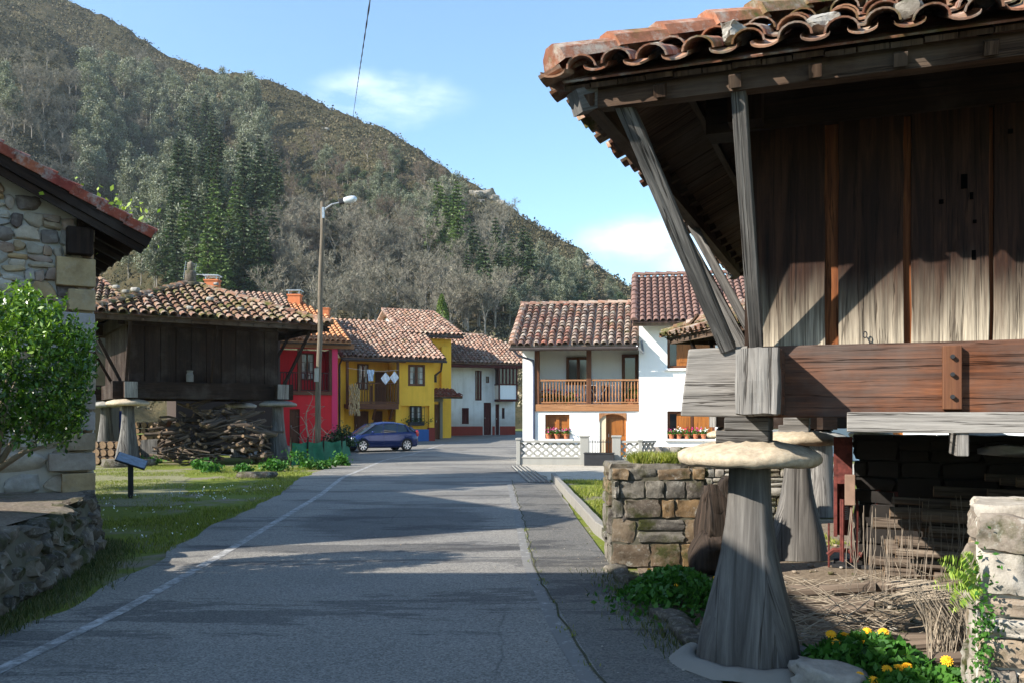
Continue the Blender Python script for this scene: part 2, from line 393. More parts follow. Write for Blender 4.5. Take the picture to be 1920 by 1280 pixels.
S_PILLAR = m_stone('stone_pillar', [(.13, .12, .10), (.20, .18, .15), (.24, .15, .07), (.10, .09, .08), (.17, .155, .13)], lichen=.5, moss=.42)
S_LIGHT = m_stone('stone_light_wall', [(.34, .31, .26), (.42, .38, .32), (.25, .21, .17), (.38, .29, .2)], lichen=.6, moss=.42)
S_CAP = m_stone('stone_cap', [(.50, .41, .29), (.52, .43, .31)], lichen=.35, sc=2.5)
W_POLE = m_wood('wood_pole_brown', [(.07, .055, .04), (.16, .13, .095), (.27, .225, .17)], bmp=.6)
S_GREY = m_stone('stone_grey', [(.33, .32, .29), (.40, .38, .34), (.26, .25, .22)], lichen=.6, moss=.2)
S_BLOCK = m_stone('stone_quoin', [(.44, .37, .28), (.50, .37, .20), (.48, .45, .42), (.38, .32, .25)], lichen=.1, sc=.6)
MORTAR = m_plaster('mortar', (.46, .43, .38), .4)
MORTAR_D = m_plaster('mortar_mossy', (.10, .09, .065), .6, (.03, .035, .01))
CONC = m_plaster('concrete', (.21, .195, .17), .6, (.2, .19, .15))
CONC_W = m_plaster('concrete_pale', (.29, .28, .25), .6, (.3, .3, .28))
P_WHITE = m_plaster('plaster_white', (.84, .83, .80), .14, (.6, .58, .54))
P_WHITE_S = m_plaster('plaster_white_stained', (.72, .72, .70), .45, (.36, .31, .25), low=1.5)
P_YELLOW = m_plaster('plaster_yellow', (.88, .50, .06), .35, (.55, .27, .03))
P_RED = m_plaster('plaster_red', (.62, .03, .035), .35, (.4, .03, .03))
P_PINK = m_plaster('plaster_magenta', (.66, .05, .13), .1, (.5, .04, .1))
P_BLUE = m_plaster('plaster_blue', (.05, .12, .30), .2, (.04, .07, .15))
P_DRED = m_plaster('plaster_dark_red', (.24, .045, .03), .3, (.12, .04, .03))
P_BEIGE = m_plaster('plaster_beige', (.62, .5, .34), .15)
BRICK = m_plaster('brick_orange', (.52, .17, .07), .35, (.3, .1, .05))
GLASS = m_plain('window_glass', (.025, .03, .035), .06, .8, 0, .2, 2, 0)
CURTAIN = m_plain('curtain_cloth', (.5, .48, .42), .8, .2)
DARK = m_plain('dark_metal', (.03, .03, .032), .5, .4, .3)
METAL = m_plain('galvanised_metal', (.42, .43, .44), .4, .5, .8, .2, 10)
GUTTER = m_plain('gutter_bronze', (.07, .055, .05), .5, .4, .4)
GUTTER_B = m_plain('gutter_slate', (.10, .11, .16), .5, .4, .2)
RUST = m_plain('red_oxide_paint', (.13, .033, .026), .8, .3, .2, .6, 14, .3)
CABLE = m_plain('black_cable', (.02, .02, .02), .6)
CLOTH_W = m_plain('white_cloth', (.8, .8, .82), .9, .1)
CLOTH_B = m_plain('pale_blue_cloth', (.5, .6, .72), .9, .1)
CLOTH_D = m_plain('dark_cloth', (.04, .045, .07), .9, .1)
CORN = m_plain('dried_corn', (.52, .38, .2), .9, .2, 0, .4, 14)
TERRA = m_plain('terracotta', (.50, .17, .08), .85, .2)
NETTING = m_plain('green_netting', (.02, .13, .08), .8, .2, 0, .4, 4)
PAINT_LINE = None
LEAF_LAUREL = m_leaf('leaf_laurel', [(.02, .05, .008), (.06, .13, .012), (.13, .25, .022), (.24, .38, .05)], .25, .35, .5)
LEAF_GREEN = m_leaf('leaf_green', [(.03, .10, .015), (.05, .16, .02), (.09, .22, .03)], .25)
LEAF_YEL = m_leaf('leaf_fern', [(.25, .36, .04), (.36, .46, .07), (.15, .28, .04)], .35)
LEAF_DARK = m_leaf('leaf_dark', [(.012, .035, .012), (.025, .06, .02), (.04, .085, .025)], .1)
GRASS = m_leaf('grass_blades', [(.07, .10, .013), (.17, .21, .025), (.33, .34, .055), (.13, .17, .02), (.34, .3, .11)], .3)
GRASS_D = m_leaf('grass_blades_dull', [(.03, .05, .012), (.07, .09, .018), (.12, .13, .035), (.2, .17, .08)], .15)
L_EUC = m_leaf('leaf_eucalyptus', [(.07, .08, .045), (.13, .145, .09), (.23, .24, .16), (.36, .36, .26)], .15)
L_PINE = m_leaf('leaf_pine', [(.025, .042, .02), (.045, .072, .028), (.085, .12, .045)], .1)
L_BRIGHT = m_leaf('leaf_bright_pine', [(.05, .09, .02), (.10, .16, .035), (.16, .22, .06)], .15)
L_BARE = m_leaf('bare_twigs', [(.13, .115, .085), (.22, .195, .145), (.33, .295, .225)], .0, .9)
L_BARE2 = m_leaf('bare_twigs_brown', [(.11, .08, .055), (.17, .125, .09), (.25, .19, .135)], .0, .9)
L_SCRUB = m_leaf('scrub', [(.022, .026, .013), (.045, .046, .022), (.09, .08, .04), (.16, .125, .07), (.12, .115, .06), (.22, .165, .11), (.30, .25, .16)], .05, .9)
TRUNK = m_plain('trunk_pale', (.26, .23, .19), .95, .1, 0, .4, 3)
TRUNK_D = m_plain('trunk_dark', (.09, .07, .055), .95, .1, 0, .4, 3)
L_CYP = m_leaf('leaf_cypress', [(.06, .10, .02), (.11, .16, .03), (.16, .21, .05)], .1)
PETAL_Y = m_plain('petal_yellow', (.85, .45, .02), .7, .2, 0, .2, 30, 0)
PETAL_P = m_plain('petal_pink', (.65, .05, .25), .7, .2, 0, .4, 30, 0)
PETAL_W = m_plain('petal_white', (.8, .8, .75), .7, .2, 0, .1, 30, 0)
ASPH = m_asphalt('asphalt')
ASPH2 = m_asphalt('asphalt_side', (.095, .088, .076))
def _paint():
    m, nt, b = new_mat('worn_line_paint'); v = coord(nt, 'Pos')
    f = ramp(nt, nz(nt, v, 6., 7, .8), [(.39, 1), (.57, 0)])
    fin(nt, b, mixc(nt, f, (.155, .148, .135), (.42, .41, .39)), .8, .3); return m
PAINT_LINE = _paint()
def _ground():
    m, nt, b = new_mat('ground_grass_dirt'); v = coord(nt, 'Pos')
    g = mixc(nt, nz(nt, v, 9, 5, .7), (.05, .075, .013), (.20, .22, .035))
    d = mixc(nt, nz(nt, v, 14, 6, .7), (.10, .08, .055), (.27, .23, .17))
    f = ramp(nt, nz(nt, v, .6, 6, .65), [(.50, 0), (.60, 1)])
    fin(nt, b, mixc(nt, f, g, d), .95, .1); bump(nt, b, nz(nt, v, 22, 5, .7), .6, .02); return m
GROUND = _ground()
def _dirt(name, a, c):
    m, nt, b = new_mat(name); v = coord(nt, 'Pos')
    cc = mixc(nt, nz(nt, v, 18, 6, .75), a, c)
    sp = nd(nt, 'TexVoronoi', {'Vector': v, 'Scale': 40.}).outputs['Color']
    cc = mixc(nt, mth(nt, 'MULTIPLY', nd(nt, 'SeparateColor', {0: sp}).outputs[1], .35), cc, [min(1, x*2) for x in c])
    cc = mixc(nt, ramp(nt, nz(nt, v, 1.7, 6, .7), [(.56, 0), (.68, .7)]), cc, (.05, .065, .015))
    fin(nt, b, cc, .95, .1); bump(nt, b, nz(nt, v, 30, 5, .75), .8, .02); return m
DIRT = _dirt('dirt', (.06, .045, .032), (.20, .155, .11))
GRAVEL = _dirt('pale_paving_gravel', (.22, .20, .16), (.38, .34, .28))
PATHG = _dirt('grassy_path_gravel', (.09, .10, .035), (.20, .18, .11))
W_NPOST = m_wood('wood_near_post', [(.05, .044, .04), (.13, .12, .108), (.25, .232, .21)], bmp=.6, sc=.6)
SOIL = _dirt('planter_soil', (.07, .055, .04), (.2, .165, .13))
def _hill():
    m, nt, b = new_mat('hill_ground'); v = coord(nt, 'Pos')
    c = mixc(nt, nz(nt, v, .06, 7, .7), (.04, .038, .018), (.115, .09, .045))
    c = mixc(nt, ramp(nt, nz(nt, v, .5, 6, .75), [(.4, 0), (.65, .8)]), c, (.03, .035, .015))
    c = mixc(nt, ramp(nt, nz(nt, v, .03, 5, .6), [(.55, 0), (.68, .5)]), c, (.2, .15, .08))
    fin(nt, b, c, .95, .1); bump(nt, b, nz(nt, v, .6, 6, .75), 1., 1.2); return m
HILL = _hill()
# ---------------------------------------------------------------- masonry, tiles, walls
def masonry(mb, a0, a1, z0, z1, P, hmin=.12, hmax=.26, wmin=.15, wmax=.5, depth=.10, top=None, k=.3, amp=.07, m=0, n=3, skip=None, gap=.012, rotz=0.):
    """stones in irregular courses on a plane; P(a,z) -> local point on the wall face"""
    z = z0
    while z < z1-.03:
        h = min(rng.uniform(hmin, hmax), z1-z)
        if z1-(z+h) < hmin*.5: h = z1-z
        a = a0-rng.uniform(0, wmin*.5)
        while a < a1:
            w = rng.uniform(wmin, wmax)*(1 if h > (hmin+hmax)/2 else .8)
            c0 = max(a, a0); c1 = min(a+w, a1)
            if a1-c1 < wmin*.5: c1 = a1
            if c1-c0 > .05:
                cc, cz = (c0+c1)/2, z+h/2
                if (top is None or cz+h*.3 < top(cc)) and not (skip and skip(cc, cz)):
                    parts = [(c0, c1, z, z+h)]
                    if h > hmax*.75 and rng.random() < .3: parts = [(c0, c1, z, z+h*.5), (c0, c1, z+h*.5, z+h)]
                    for (x0, x1, y0, y1) in parts:
                        p = Vector(P((x0+x1)/2, (y0+y1)/2))
                        mb.rock(p, (x1-x0-gap, depth*rng.uniform(1.7, 2.3), y1-y0-gap), n=n, k=k, amp=amp, rot=(0, rng.uniform(-.06, .06), rotz), m=m)
            a = c1 if c1 > a else a+w
        z += h
def scan(poly, s):
    ts = []
    for i in range(len(poly)):
        (s0, t0), (s1, t1) = poly[i], poly[(i+1) % len(poly)]
        if (s0 <= s < s1) or (s1 <= s < s0): ts.append(t0+(t1-t0)*(s-s0)/(s1-s0))
    ts.sort(); return ts
def tiles(mb, O, U, S, poly, cw=.24, rl=.34, seg=5, jit=1., chan=False, rim=True, hf=.55, thick=.018, m=0, lift=.035):
    """barrel tiles laid in columns up the slope. O origin, U along eave, S up slope, poly in (s,t)"""
    O, U, S = Vector(O), Vector(U), Vector(S); Nn = U.cross(S).normalized()
    if Nn.z < 0: Nn = -Nn
    s0 = min(p[0] for p in poly); s1 = max(p[0] for p in poly)
    nc = max(1, int(round((s1-s0)/cw))); cw = (s1-s0)/nc; rr = cw*(.345 if chan else .40)
    for kind in ((0, 1) if chan else (0,)):
        for c in range(nc+(1 if kind else 0)):
            s = s0+(c+(.5 if kind == 0 else 0.))*cw
            ts = scan(poly, min(max(s, s0+1e-3), s1-1e-3))
            for q in range(0, len(ts)-1, 2):
                ta, tb = ts[q], ts[q+1]
                nr_ = max(1, int(round((tb-ta)/rl)))
                wob = rng.uniform(-.01, .01)*jit
                for i in range(nr_):
                    t0 = ta+(tb-ta)*i/nr_; t1 = ta+(tb-ta)*(i+1)/nr_+.04
                    t0 -= rng.uniform(0, .03)*jit
                    if i == 0: t0 -= rng.uniform(0, .05)*jit
                    ds = rng.uniform(-.012, .012)*jit+wob; ds2 = rng.uniform(-.012, .012)*jit+wob
                    r0, r1 = rr*1.12, rr*.92; l0 = lift+rng.uniform(0, .012)*jit; l1 = .0
                    if kind: r0, r1 = cw*.31, cw*.33; l0 = lift*.8; l1 = 0
                    v = []; f = []; sg = 1 if kind == 0 else -1
                    base = .0 if kind == 0 else r0*hf*1.25
                    for (t, r_, l, dd) in ((t0, r0, l0, ds), (t1, r1, l1, ds2)):
                        for ins in ((0, thick) if rim else (0,)):
                            for j in range(seg+1):
                                a = math.pi*j/seg; ra = r_-ins*(1 if sg > 0 else 0)
                                hgt = (ra*math.sin(a)*hf*1.7+l+(.012 if chan else 0)) if sg > 0 else (.04*cw/.25+l-.03*cw/.25*math.sin(a)-ins)
                                v.append(O+U*(s+dd-ra*math.cos(a))+S*t+Nn*hgt)
                    n1 = seg+1; st = 2*n1 if rim else n1
                    for j in range(seg): f.append((j, j+1, st+j+1, st+j))
                    if rim:
                        for j in range(seg): f.append((j+1, j, n1+j, n1+j+1)); 
                        for j in range(seg): f.append((n1+j+1, n1+j, st+n1+j, st+n1+j+1))
                    mb.add(v, f, None, 2, rng.random(), m)
def ridge(mb, p0, p1, r=.13, rl=.4, m=0, jit=1.):
    p0, p1 = Vector(p0), Vector(p1); L = (p1-p0).length; n = max(1, int(L/rl)); D = (p1-p0).normalized()
    X = D.cross(Vector((0, 0, 1))).normalized(); N = X.cross(D)
    for i in range(n):
        a = p0+D*(L*i/n-.03); b = p0+D*(L*(i+1)/n+.03); v = []; f = []
        for q, (c, rr, l) in enumerate(((a, r*1.1, .03), (b, r*.95, 0))):
            dx = rng.uniform(-.015, .015)*jit
            for j in range(6):
                t = math.pi*j/5; v.append(c+X*(dx-rr*math.cos(t))+N*(rr*math.sin(t)*.9+l))
        for j in range(5): f.append((j, j+1, 7+j, 6+j))
        f.append((0, 1, 2, 3, 4, 5))
        mb.add(v, f, None, 2, rng.random(), m)
def wallh(mb, a0, a1, z0, z1, holes=(), th=.3, y=0., m=0, back=False):
    """front wall at local y with rectangular openings and reveals"""
    xs = sorted({a0, a1, *[h[0] for h in holes], *[h[1] for h in holes]}); zs = sorted({z0, z1, *[h[2] for h in holes], *[h[3] for h in holes]})
    xs = [x for x in xs if a0 <= x <= a1]; zs = [z for z in zs if z0 <= z <= z1]
    for i in range(len(xs)-1):
        for j in range(len(zs)-1):
            cx, cz = (xs[i]+xs[i+1])/2, (zs[j]+zs[j+1])/2
            if any(h[0] < cx < h[1] and h[2] < cz < h[3] for h in holes): continue
            mb.add([(xs[i], y, zs[j]), (xs[i+1], y, zs[j]), (xs[i+1], y, zs[j+1]), (xs[i], y, zs[j+1])], [(0, 1, 2, 3)], m=m)
    for (x0, x1, q0, q1) in [h[:4] for h in holes]:
        mb.add([(x0, y, q0), (x0, y+th, q0), (x0, y+th, q1), (x0, y, q1)], [(0, 1, 2, 3)], m=m)
        mb.add([(x1, y, q0), (x1, y, q1), (x1, y+th, q1), (x1, y+th, q0)], [(0, 1, 2, 3)], m=m)
        mb.add([(x0, y, q1), (x0, y+th, q1), (x1, y+th, q1), (x1, y, q1)], [(0, 1, 2, 3)], m=m)
        mb.add([(x0, y, q0), (x1, y, q0), (x1, y+th, q0), (x0, y+th, q0)], [(0, 1, 2, 3)], m=m)
def shell(mb, a0, a1, z0, z1, dp, y=0., m=0):
    """side and back walls behind a front wall"""
    mb.add([(a0, y+dp, z0), (a0, y, z0), (a0, y, z1), (a0, y+dp, z1)], [(0, 1, 2, 3)], m=m)
    mb.add([(a1, y, z0), (a1, y+dp, z0), (a1, y+dp, z1), (a1, y, z1)], [(0, 1, 2, 3)], m=m)
    mb.add([(a1, y+dp, z0), (a0, y+dp, z0), (a0, y+dp, z1), (a1, y+dp, z1)], [(0, 1, 2, 3)], m=m)
class Fr:
    def __init__(s, px0, d0, al):
        s.O = Vector((PX(px0, d0), d0, 0)); al = R(al); s.al = al
        s.u = Vector((math.cos(al), math.sin(al), 0)); s.n = Vector((-math.sin(al), math.cos(al), 0))
        s.T = Matrix.Translation(s.O) @ Matrix.Rotation(al, 4, 'Z')
    def a(s, px, b=0.):
        r = (px-960)/F; O = s.O+s.n*b
        return (r*O.y-O.x)/(s.u.x-r*s.u.y)
    def z(s, px, y, b=0.):
        O = s.O+s.n*b; return PZ(y, O.y+s.u.y*s.a(px, b))
    def rect(s, x0, y0, x1, y1, b=0.):
        xm = (x0+x1)/2; return (s.a(x0, b), s.a(x1, b), s.z(xm, y1, b), s.z(xm, y0, b))
def window(fr, rc, parent, fm, nx=2, ny=3, dep=.12, fw=.07, pm=None, name='window', bar=.03, label=None, sill=None, curtain=False):
    x0, x1, z0, z1 = rc; mb = MB(fr.T)
    mb.bx(x0, x0+fw, dep-.06, dep+.05, z0, z1); mb.bx(x1-fw, x1, dep-.06, dep+.05, z0, z1)
    mb.bx(x0+fw, x1-fw, dep-.057, dep+.05, z1-fw, z1); mb.bx(x0+fw, x1-fw, dep-.057, dep+.05, z0, z0+fw)
    for i in range(1, nx):
        c = x0+(x1-x0)*i/nx; w = fw*.6 if (nx % 2 == 0 and i == nx//2) else bar/2
        mb.bx(c-w, c+w, dep-.04, dep+.045, z0+fw, z1-fw)
    for j in range(1, ny):
        c = z0+(z1-z0)*j/ny; mb.bx(x0+fw, x1-fw, dep-.02, dep+.04, c-bar/2, c+bar/2)
    o = mb.build(name, fm, parent, label=label)
    g = MB(fr.T); g.bx(x0+fw*.5, x1-fw*.5, dep+.015, dep+.03, z0+fw*.5, z1-fw*.5, r=.5); g.build('pane', pm or GLASS, o)
    if curtain:
        for (c0, c1) in ((x0+fw, x0+(x1-x0)*.3), (x1-(x1-x0)*.3, x1-fw)):
            c = MB(fr.T); c.bx(c0, c1, dep+.002, dep+.012, z0+fw, z1-fw, r=.5); c.build('curtain', CURTAIN, o)
    if sill:
        s_ = MB(fr.T); s_.bx(x0-.08, x1+.08, -.07, dep-.06, z0-.08, z0-.001); s_.build('sill', sill, o)
    return o
class RP:
    def __init__(s, P0, al, pitch):
        al = R(al); p = R(pitch); s.P = Vector(P0)
        s.U = Vector((math.cos(al), math.sin(al), 0)); s.S = Vector((-math.sin(al)*math.cos(p), math.cos(al)*math.cos(p), math.sin(p)))
        s.N = s.U.cross(s.S); C = Vector((0, 0, CH)); s.C = C
    def hit(s, px, y):
        d = Vector(((px-960)/F, 1, (HZ-y)/F)); t = (s.P-s.C).dot(s.N)/d.dot(s.N); return s.C+d*t
    def st(s, p): q = p-s.P; return (q.dot(s.U), q.dot(s.S))
    def at(s, a, t): return s.P+s.U*a+s.S*t
def roof(parent, rp, poly, tm, cw=.24, rl=.36, sm=None, th=.12, seg=4, name='roof', ridges=(), **k):
    """poly = list of (s,t); tiles over a wooden deck"""
    mb = MB(); N = rp.N if rp.N.z > 0 else -rp.N
    tiles(mb, rp.P, rp.U, rp.S, poly, cw, rl, seg=seg, **k)
    P3 = [rp.at(*q) for q in poly]
    mb.slab([p-N*.012 for p in P3], -N*.03, r=.3)
    for (a, b) in ridges: ridge(mb, rp.at(*a)+N*.03, rp.at(*b)+N*.03)
    o = mb.build(name, tm, parent)
    d = MB(); d.slab([p-N*.046 for p in P3], -N*th); d.build('roof_deck', sm or W_SOFFIT, parent)
    return o
# ================================================================ camera, sun, sky
cam = bpy.data.cameras.new('camera'); co = bpy.data.objects.new('camera', cam); col.objects.link(co)
co.location = (0, 0, CH); co.rotation_euler = (R(90), 0, 0)
cam.sensor_width = 36; cam.lens = F/1920*36; cam.shift_y = (HZ-640)/1920; cam.clip_end = 6000; cam.clip_start = .05
scn.camera = co
SUN_AZ, SUN_EL = 66., 33.
tv = Vector((math.sin(R(SUN_AZ))*math.cos(R(SUN_EL)), math.cos(R(SUN_AZ))*math.cos(R(SUN_EL)), -math.sin(R(SUN_EL))))
sl = bpy.data.lights.new('sun', 'SUN'); sl.energy = 5.0; sl.angle = R(.53); sl.color = (1, .945, .86)
so = bpy.data.objects.new('sun', sl); col.objects.link(so); so.rotation_euler = tv.to_track_quat('-Z', 'Y').to_euler(); so.location = (-20, -10, 30)
w = bpy.data.worlds.new('World'); scn.world = w; w.use_nodes = True; nt = w.node_tree
bg = nt.nodes['Background']
sky = nt.nodes.new('ShaderNodeTexSky'); sky.sky_type = 'NISHITA'; sky.sun_disc = False
sky.sun_elevation = R(SUN_EL); sky.sun_rotation = R(SUN_AZ+180); sky.air_density = 1.15; sky.dust_density = .5; sky.ozone_density = 1.0
gen = nd(nt, 'TexCoord').outputs['Generated']
def cdir(px, y): return Vector(((px-960)/F, 1, (HZ-y)/F)).normalized()
mask = None
for (px, y, sx, sy, st) in ((715, 186, .11, .030, .55), (1225, 450, .10, .034, .75), (1290, 490, .06, .03, .5)):
    d = cdir(px, y)
    df = nd(nt, 'VectorMath', {0: gen, 1: tuple(d)}, operation='SUBTRACT').outputs[0]
    warp = nd(nt, 'VectorMath', {0: nd(nt, 'TexNoise', {'Vector': gen, 'Scale': 14., 'Detail': 5.}).outputs['Color'], 1: (.5, .5, .5)}, operation='SUBTRACT').outputs[0]
    wv = nd(nt, 'VectorMath', {0: warp, 1: (.06, .0, .05)}, operation='MULTIPLY').outputs[0]
    df = nd(nt, 'VectorMath', {0: df, 1: wv}, operation='ADD').outputs[0]
    sc_ = nd(nt, 'VectorMath', {0: df, 1: (1/sx, 1/(sx*1.2), 1/sy)}, operation='MULTIPLY').outputs[0]
    ln = nd(nt, 'VectorMath', {0: sc_}, operation='LENGTH').outputs['Value']
    g = mth(nt, 'MULTIPLY', ramp(nt, ln, [(.15, 1), (1., 0)], 'EASE'), st)
    mask = g if mask is None else mth(nt, 'MAXIMUM', mask, g)
wisp = ramp(nt, nz(nt, nd(nt, 'Mapping', {'Vector': gen, 'Scale': (5, 5, 16)}).outputs[0], 2.2, 7, .6), [(.32, .05), (.68, 1)])
mask = mth(nt, 'MULTIPLY', mask, wisp)
cc = mixc(nt, mask, mixc(nt, 1., sky.outputs[0], (.84, 1.03, 1.16), 'MULTIPLY'), (7., 7.6, 8.2))
nt.links.new(cc, bg.inputs[0]); bg.inputs[1].default_value = .112
scn.view_settings.view_transform = 'Standard'; scn.view_settings.look = 'None'; scn.view_settings.exposure = 1.2; scn.view_settings.gamma = 1
scn.render.engine = 'CYCLES'

# ================================================================ ground, road
def road_L(d):   # left white line x
    return float(np.interp(d, [-12, 6.1, 8.07, 10.4, 11.65, 19.8, 25.6, 36.1, 51.4, 57, 63.5, 70], [-3.5, -3.45, -3.43, -3.55, -3.63, -4.2, -4.8, -5.1, -3.9, -2.2, .0, 4.]))
gm = MB()
xs = [-900, -300, -120, -60, -40, -30, -24, -18, -12, -8, -4, 0, 4, 8, 12, 18, 24, 30, 40, 60, 120, 300, 900]
ys = [-600, -200, -60, -20, 0, 10, 20, 30, 36, 42, 48, 54, 60, 66, 72, 75, 90, 140, 300, 900, 1500]
V = [(x, y, gz(y)-.02) for y in ys for x in xs]; nx = len(xs)
gm.add(V, [(j*nx+i, j*nx+i+1, (j+1)*nx+i+1, (j+1)*nx+i) for j in range(len(ys)-1) for i in range(nx-1)])
gm.build('ground', GROUND, kind='structure', origin=(0, 0, 0))
def strip(name, st, mat, dz, kind='structure', nsub=1, jit=0.):
    mb = MB(); V = []
    for (d, a, b) in st:
        for k in range(nsub+1): V.append((a+(b-a)*k/nsub, d, gz(d)+dz))
    n = nsub+1
    mb.add(V, [(j*n+i, j*n+i+1, (j+1)*n+i+1, (j+1)*n+i) for j in range(len(st)-1) for i in range(nsub)])
    return mb.build(name, mat, kind=kind, origin=(0, 0, 0))
def lerpst(tab, step=1.):
    out = []
    for i in range(len(tab)-1):
        n = max(1, int((tab[i+1][0]-tab[i][0])/step))
        for k in range(n):
            t = k/n; out.append(tuple(tab[i][q]+(tab[i+1][q]-tab[i][q])*t for q in range(3)))
    out.append(tab[-1]); return out
def rag(st, aL, aR, f=.8):
    return [(d, a+noise.noise(Vector((0, d*f, 1)))*aL+noise.noise(Vector((0, d*4, 5)))*aL*.4, b+noise.noise(Vector((0, d*f, 9)))*aR+noise.noise(Vector((0, d*4, 7)))*aR*.4) for d, a, b in st]
rd = [(-12, -4.0, 1.35), (5, -4.0, 1.35), (9, -4.05, 1.22), (11, -4.25, 1.12), (14, -4.7, 1.1), (20, -5.1, 1.1), (23.5, -5.7, 1.08), (26, -6.0, .95), (30, -6.2, .35), (34, -6.6, .35), (38, -9.5, .6), (42, -14, .75), (46, -20, .8), (50, -22, 1.0), (56, -14, 5), (62, -8, 14), (68, -3, 26), (74, 4, 36), (80, 12, 46)]
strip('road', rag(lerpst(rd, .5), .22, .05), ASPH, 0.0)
# apron of paving beyond the kerb, in front of the white house
strip('forecourt_paving', rag(lerpst([(24.6, .98, 3.2), (26, 1., 9), (28, .7, 14), (31, .36, 16), (33.2, .36, 16)], .5), .02, .4), GRAVEL, .004)
strip('dirt_yard', rag(lerpst([(-4, 1.5, 14), (5, 1.42, 14), (9, 1.34, 14), (12, 1.5, 14), (15, 3.2, 14)], .5), .08, .5), DIRT, -.006)
strip('verge_path', rag(lerpst([(17.5, -9, -6.6), (20, -12.5, -7.2), (24, -15, -8.6), (29, -17, -10.5), (31, -18, -13)], .5), .4, .6), PATHG, -.012)
# road edge line
def linestrip(name, pts, wd, mat, dz):
    mb = MB(); V = []
    for i, (x, d) in enumerate(pts):
        p = Vector(pts[max(0, i-1)]); q = Vector(pts[min(len(pts)-1, i+1)]); t = (q-p).normalized(); nn = Vector((-t.y, t.x))
        for s in (-1, 1): V.append((x+nn.x*wd/2*s, d+nn.y*wd/2*s, gz(d)+dz))
    mb.add(V, [(2*i, 2*i+1, 2*i+3, 2*i+2) for i in range(len(pts)-1)])
    return mb.build(name, mat, kind='structure', origin=(0, 0, 0))
linestrip('road_edge_line', [(road_L(d), d) for d in np.arange(3, 66, 1.)], .12, PAINT_LINE, .004)
PL2 = PAINT_LINE.copy(); PL2.name = 'ghost_line_paint'
for n_ in PL2.node_tree.nodes:
    if n_.type == 'VALTORGB': n_.color_ramp.elements[0].position = .28; n_.color_ramp.elements[1].position = .46
linestrip('faded_edge_line', [(float(np.interp(d, [4, 5.8, 7.26, 10.4, 14.2, 24.5], [.62, .50, .36, .18, .12, -.1])), d) for d in np.arange(3.5, 24, .5)], .11, PL2, .004)
linestrip('road_seam', [(float(np.interp(d, [4, 5.8, 7.26, 10.4, 14.2, 24.5], [.70, .58, .45, .25, .21, .0]))+noise.noise(Vector((d*2, 0, 0)))*.05, d) for d in np.arange(3.5, 25, .25)], .02, _dirt('seam_moss', (.03, .03, .022), (.08, .078, .05)), .006)
strip('road_shoulder', [(d, float(np.interp(d, [4, 5.8, 7.26, 10.4, 14.2, 24.5], [.72, .60, .47, .27, .23, .02])), float(np.interp(d, [4, 9, 11, 24], [1.42, 1.22, 1.14, 1.0]))) for d in np.arange(3, 24.5, .5)], ASPH2, .0025)
# kerb
kp = [(.98, 25.1), (1.02, 21), (1.05, 18.3), (1.1, 15.5), (1.12, 13.4), (1.2, 12.4)]
mb = MB()
for i in range(len(kp)-1):
    (x0, d0), (x1, d1) = kp[i], kp[i+1]; n = max(1, int(abs(d1-d0)/1.0))
    for k in range(n):
        a = (x0+(x1-x0)*k/n+.16, d0+(d1-d0)*k/n, .045); b = (x0+(x1-x0)*(k+1)/n+.16, d0+(d1-d0)*(k+1)/n+.015, .045)
        mb.beam(a-Vector((0, 0, .02)) if False else (a[0], a[1], .025), (b[0], b[1], .025), .12, .3, seg=1, jit=.006)
mb.build('kerb', CONC, kind='structure', bevel=.012)
mb = MB()
for i in range(9):
    t = i/9; p = gp(1130+i*19, 1072+i*18); mb = MB(); mb.rock((p.x+.15, p.y, .0), (.2, .42, .16), k=.3, amp=.14, n=4, rot=(0, 0, .4)); mb.build('edging_stone', S_DARKW, label='rough stone in the low edging along the right side of the road', cat='edging stone', group='stone edging by the road', smooth=True)
# drain channel across the lane
root = thing('drain_grate', 'grey slatted drain channel set in the lane before the white house', 'drain', (.35, 28, 0))
A, B = gp(958, 874), gp(990, 904); dd = (B-A); sd = Vector((dd.y, -dd.x, 0)).normalized()
if sd.x < 0: sd = -sd
mb = MB(); mb.slab([A+Vector((0, 0, .012)), A+sd*.62+Vector((0, 0, .012)), B+sd*.62+Vector((0, 0, .012)), B+Vector((0, 0, .012))], (0, 0, -.05)); mb.build('drain_bed', DARK, root)
mb = MB()
for k in range(5):
    o_ = sd*(.05+.13*k); mb.beam(A+o_+Vector((0, 0, .02)), B+o_+Vector((0, 0, .02)), .02, .055)
mb.build('grate_bars', CONC_W, root)

# ================================================================ hill
SKY = [(-900, -420), (-300, -190), (0, -75), (124, 0), (233, 47), (262, 73), (317, 106), (408, 137), (470, 139), (510, 153), (592, 191), (693, 231), (737, 250), (814, 302), (899, 352), (977, 405), (1040, 441), (1092, 475), (1195, 551), (1260, 610), (1400, 720), (1600, 775)]
def hill(px, t):
    sy = float(np.interp(px, [a for a, b in SKY], [b for a, b in SKY]))+6*noise.noise(Vector((px*.02, 3, 0)))
    dR = float(np.interp(px, [-900, 0, 500, 800, 1200, 1600], [430, 360, 310, 265, 215, 200]))
    d0 = 84; tt = min(t, 1.)
    d = d0+(dR-d0)*t; zR = PZ(sy, dR)
    z = .64+(zR-.64)*(tt**1.08)
    x = (px-960)/F*d
    w_ = math.sin(math.pi*min(1, tt))**.8 if tt < 1 else 0
    g = noise.noise(Vector((x*.017+d*.013, d*.004-x*.003, 2)))
    z += w_*(-17*(1-min(1, abs(g)*3.4))+4*noise.noise(Vector((x*.03, d*.03, 8))))*(zR/140)
    if t > 1: z = zR-(d-dR)*.45
    return Vector((x, d, max(z, .5)))
hp = np.concatenate([np.arange(-900, -50, 50), np.arange(-50, 1300, 6), np.arange(1300, 1650, 50)]); ht = np.concatenate([np.linspace(0, 1, 110), [1.02, 1.1, 1.4]])
V = np.array([hill(p, t) for t in ht for p in hp])
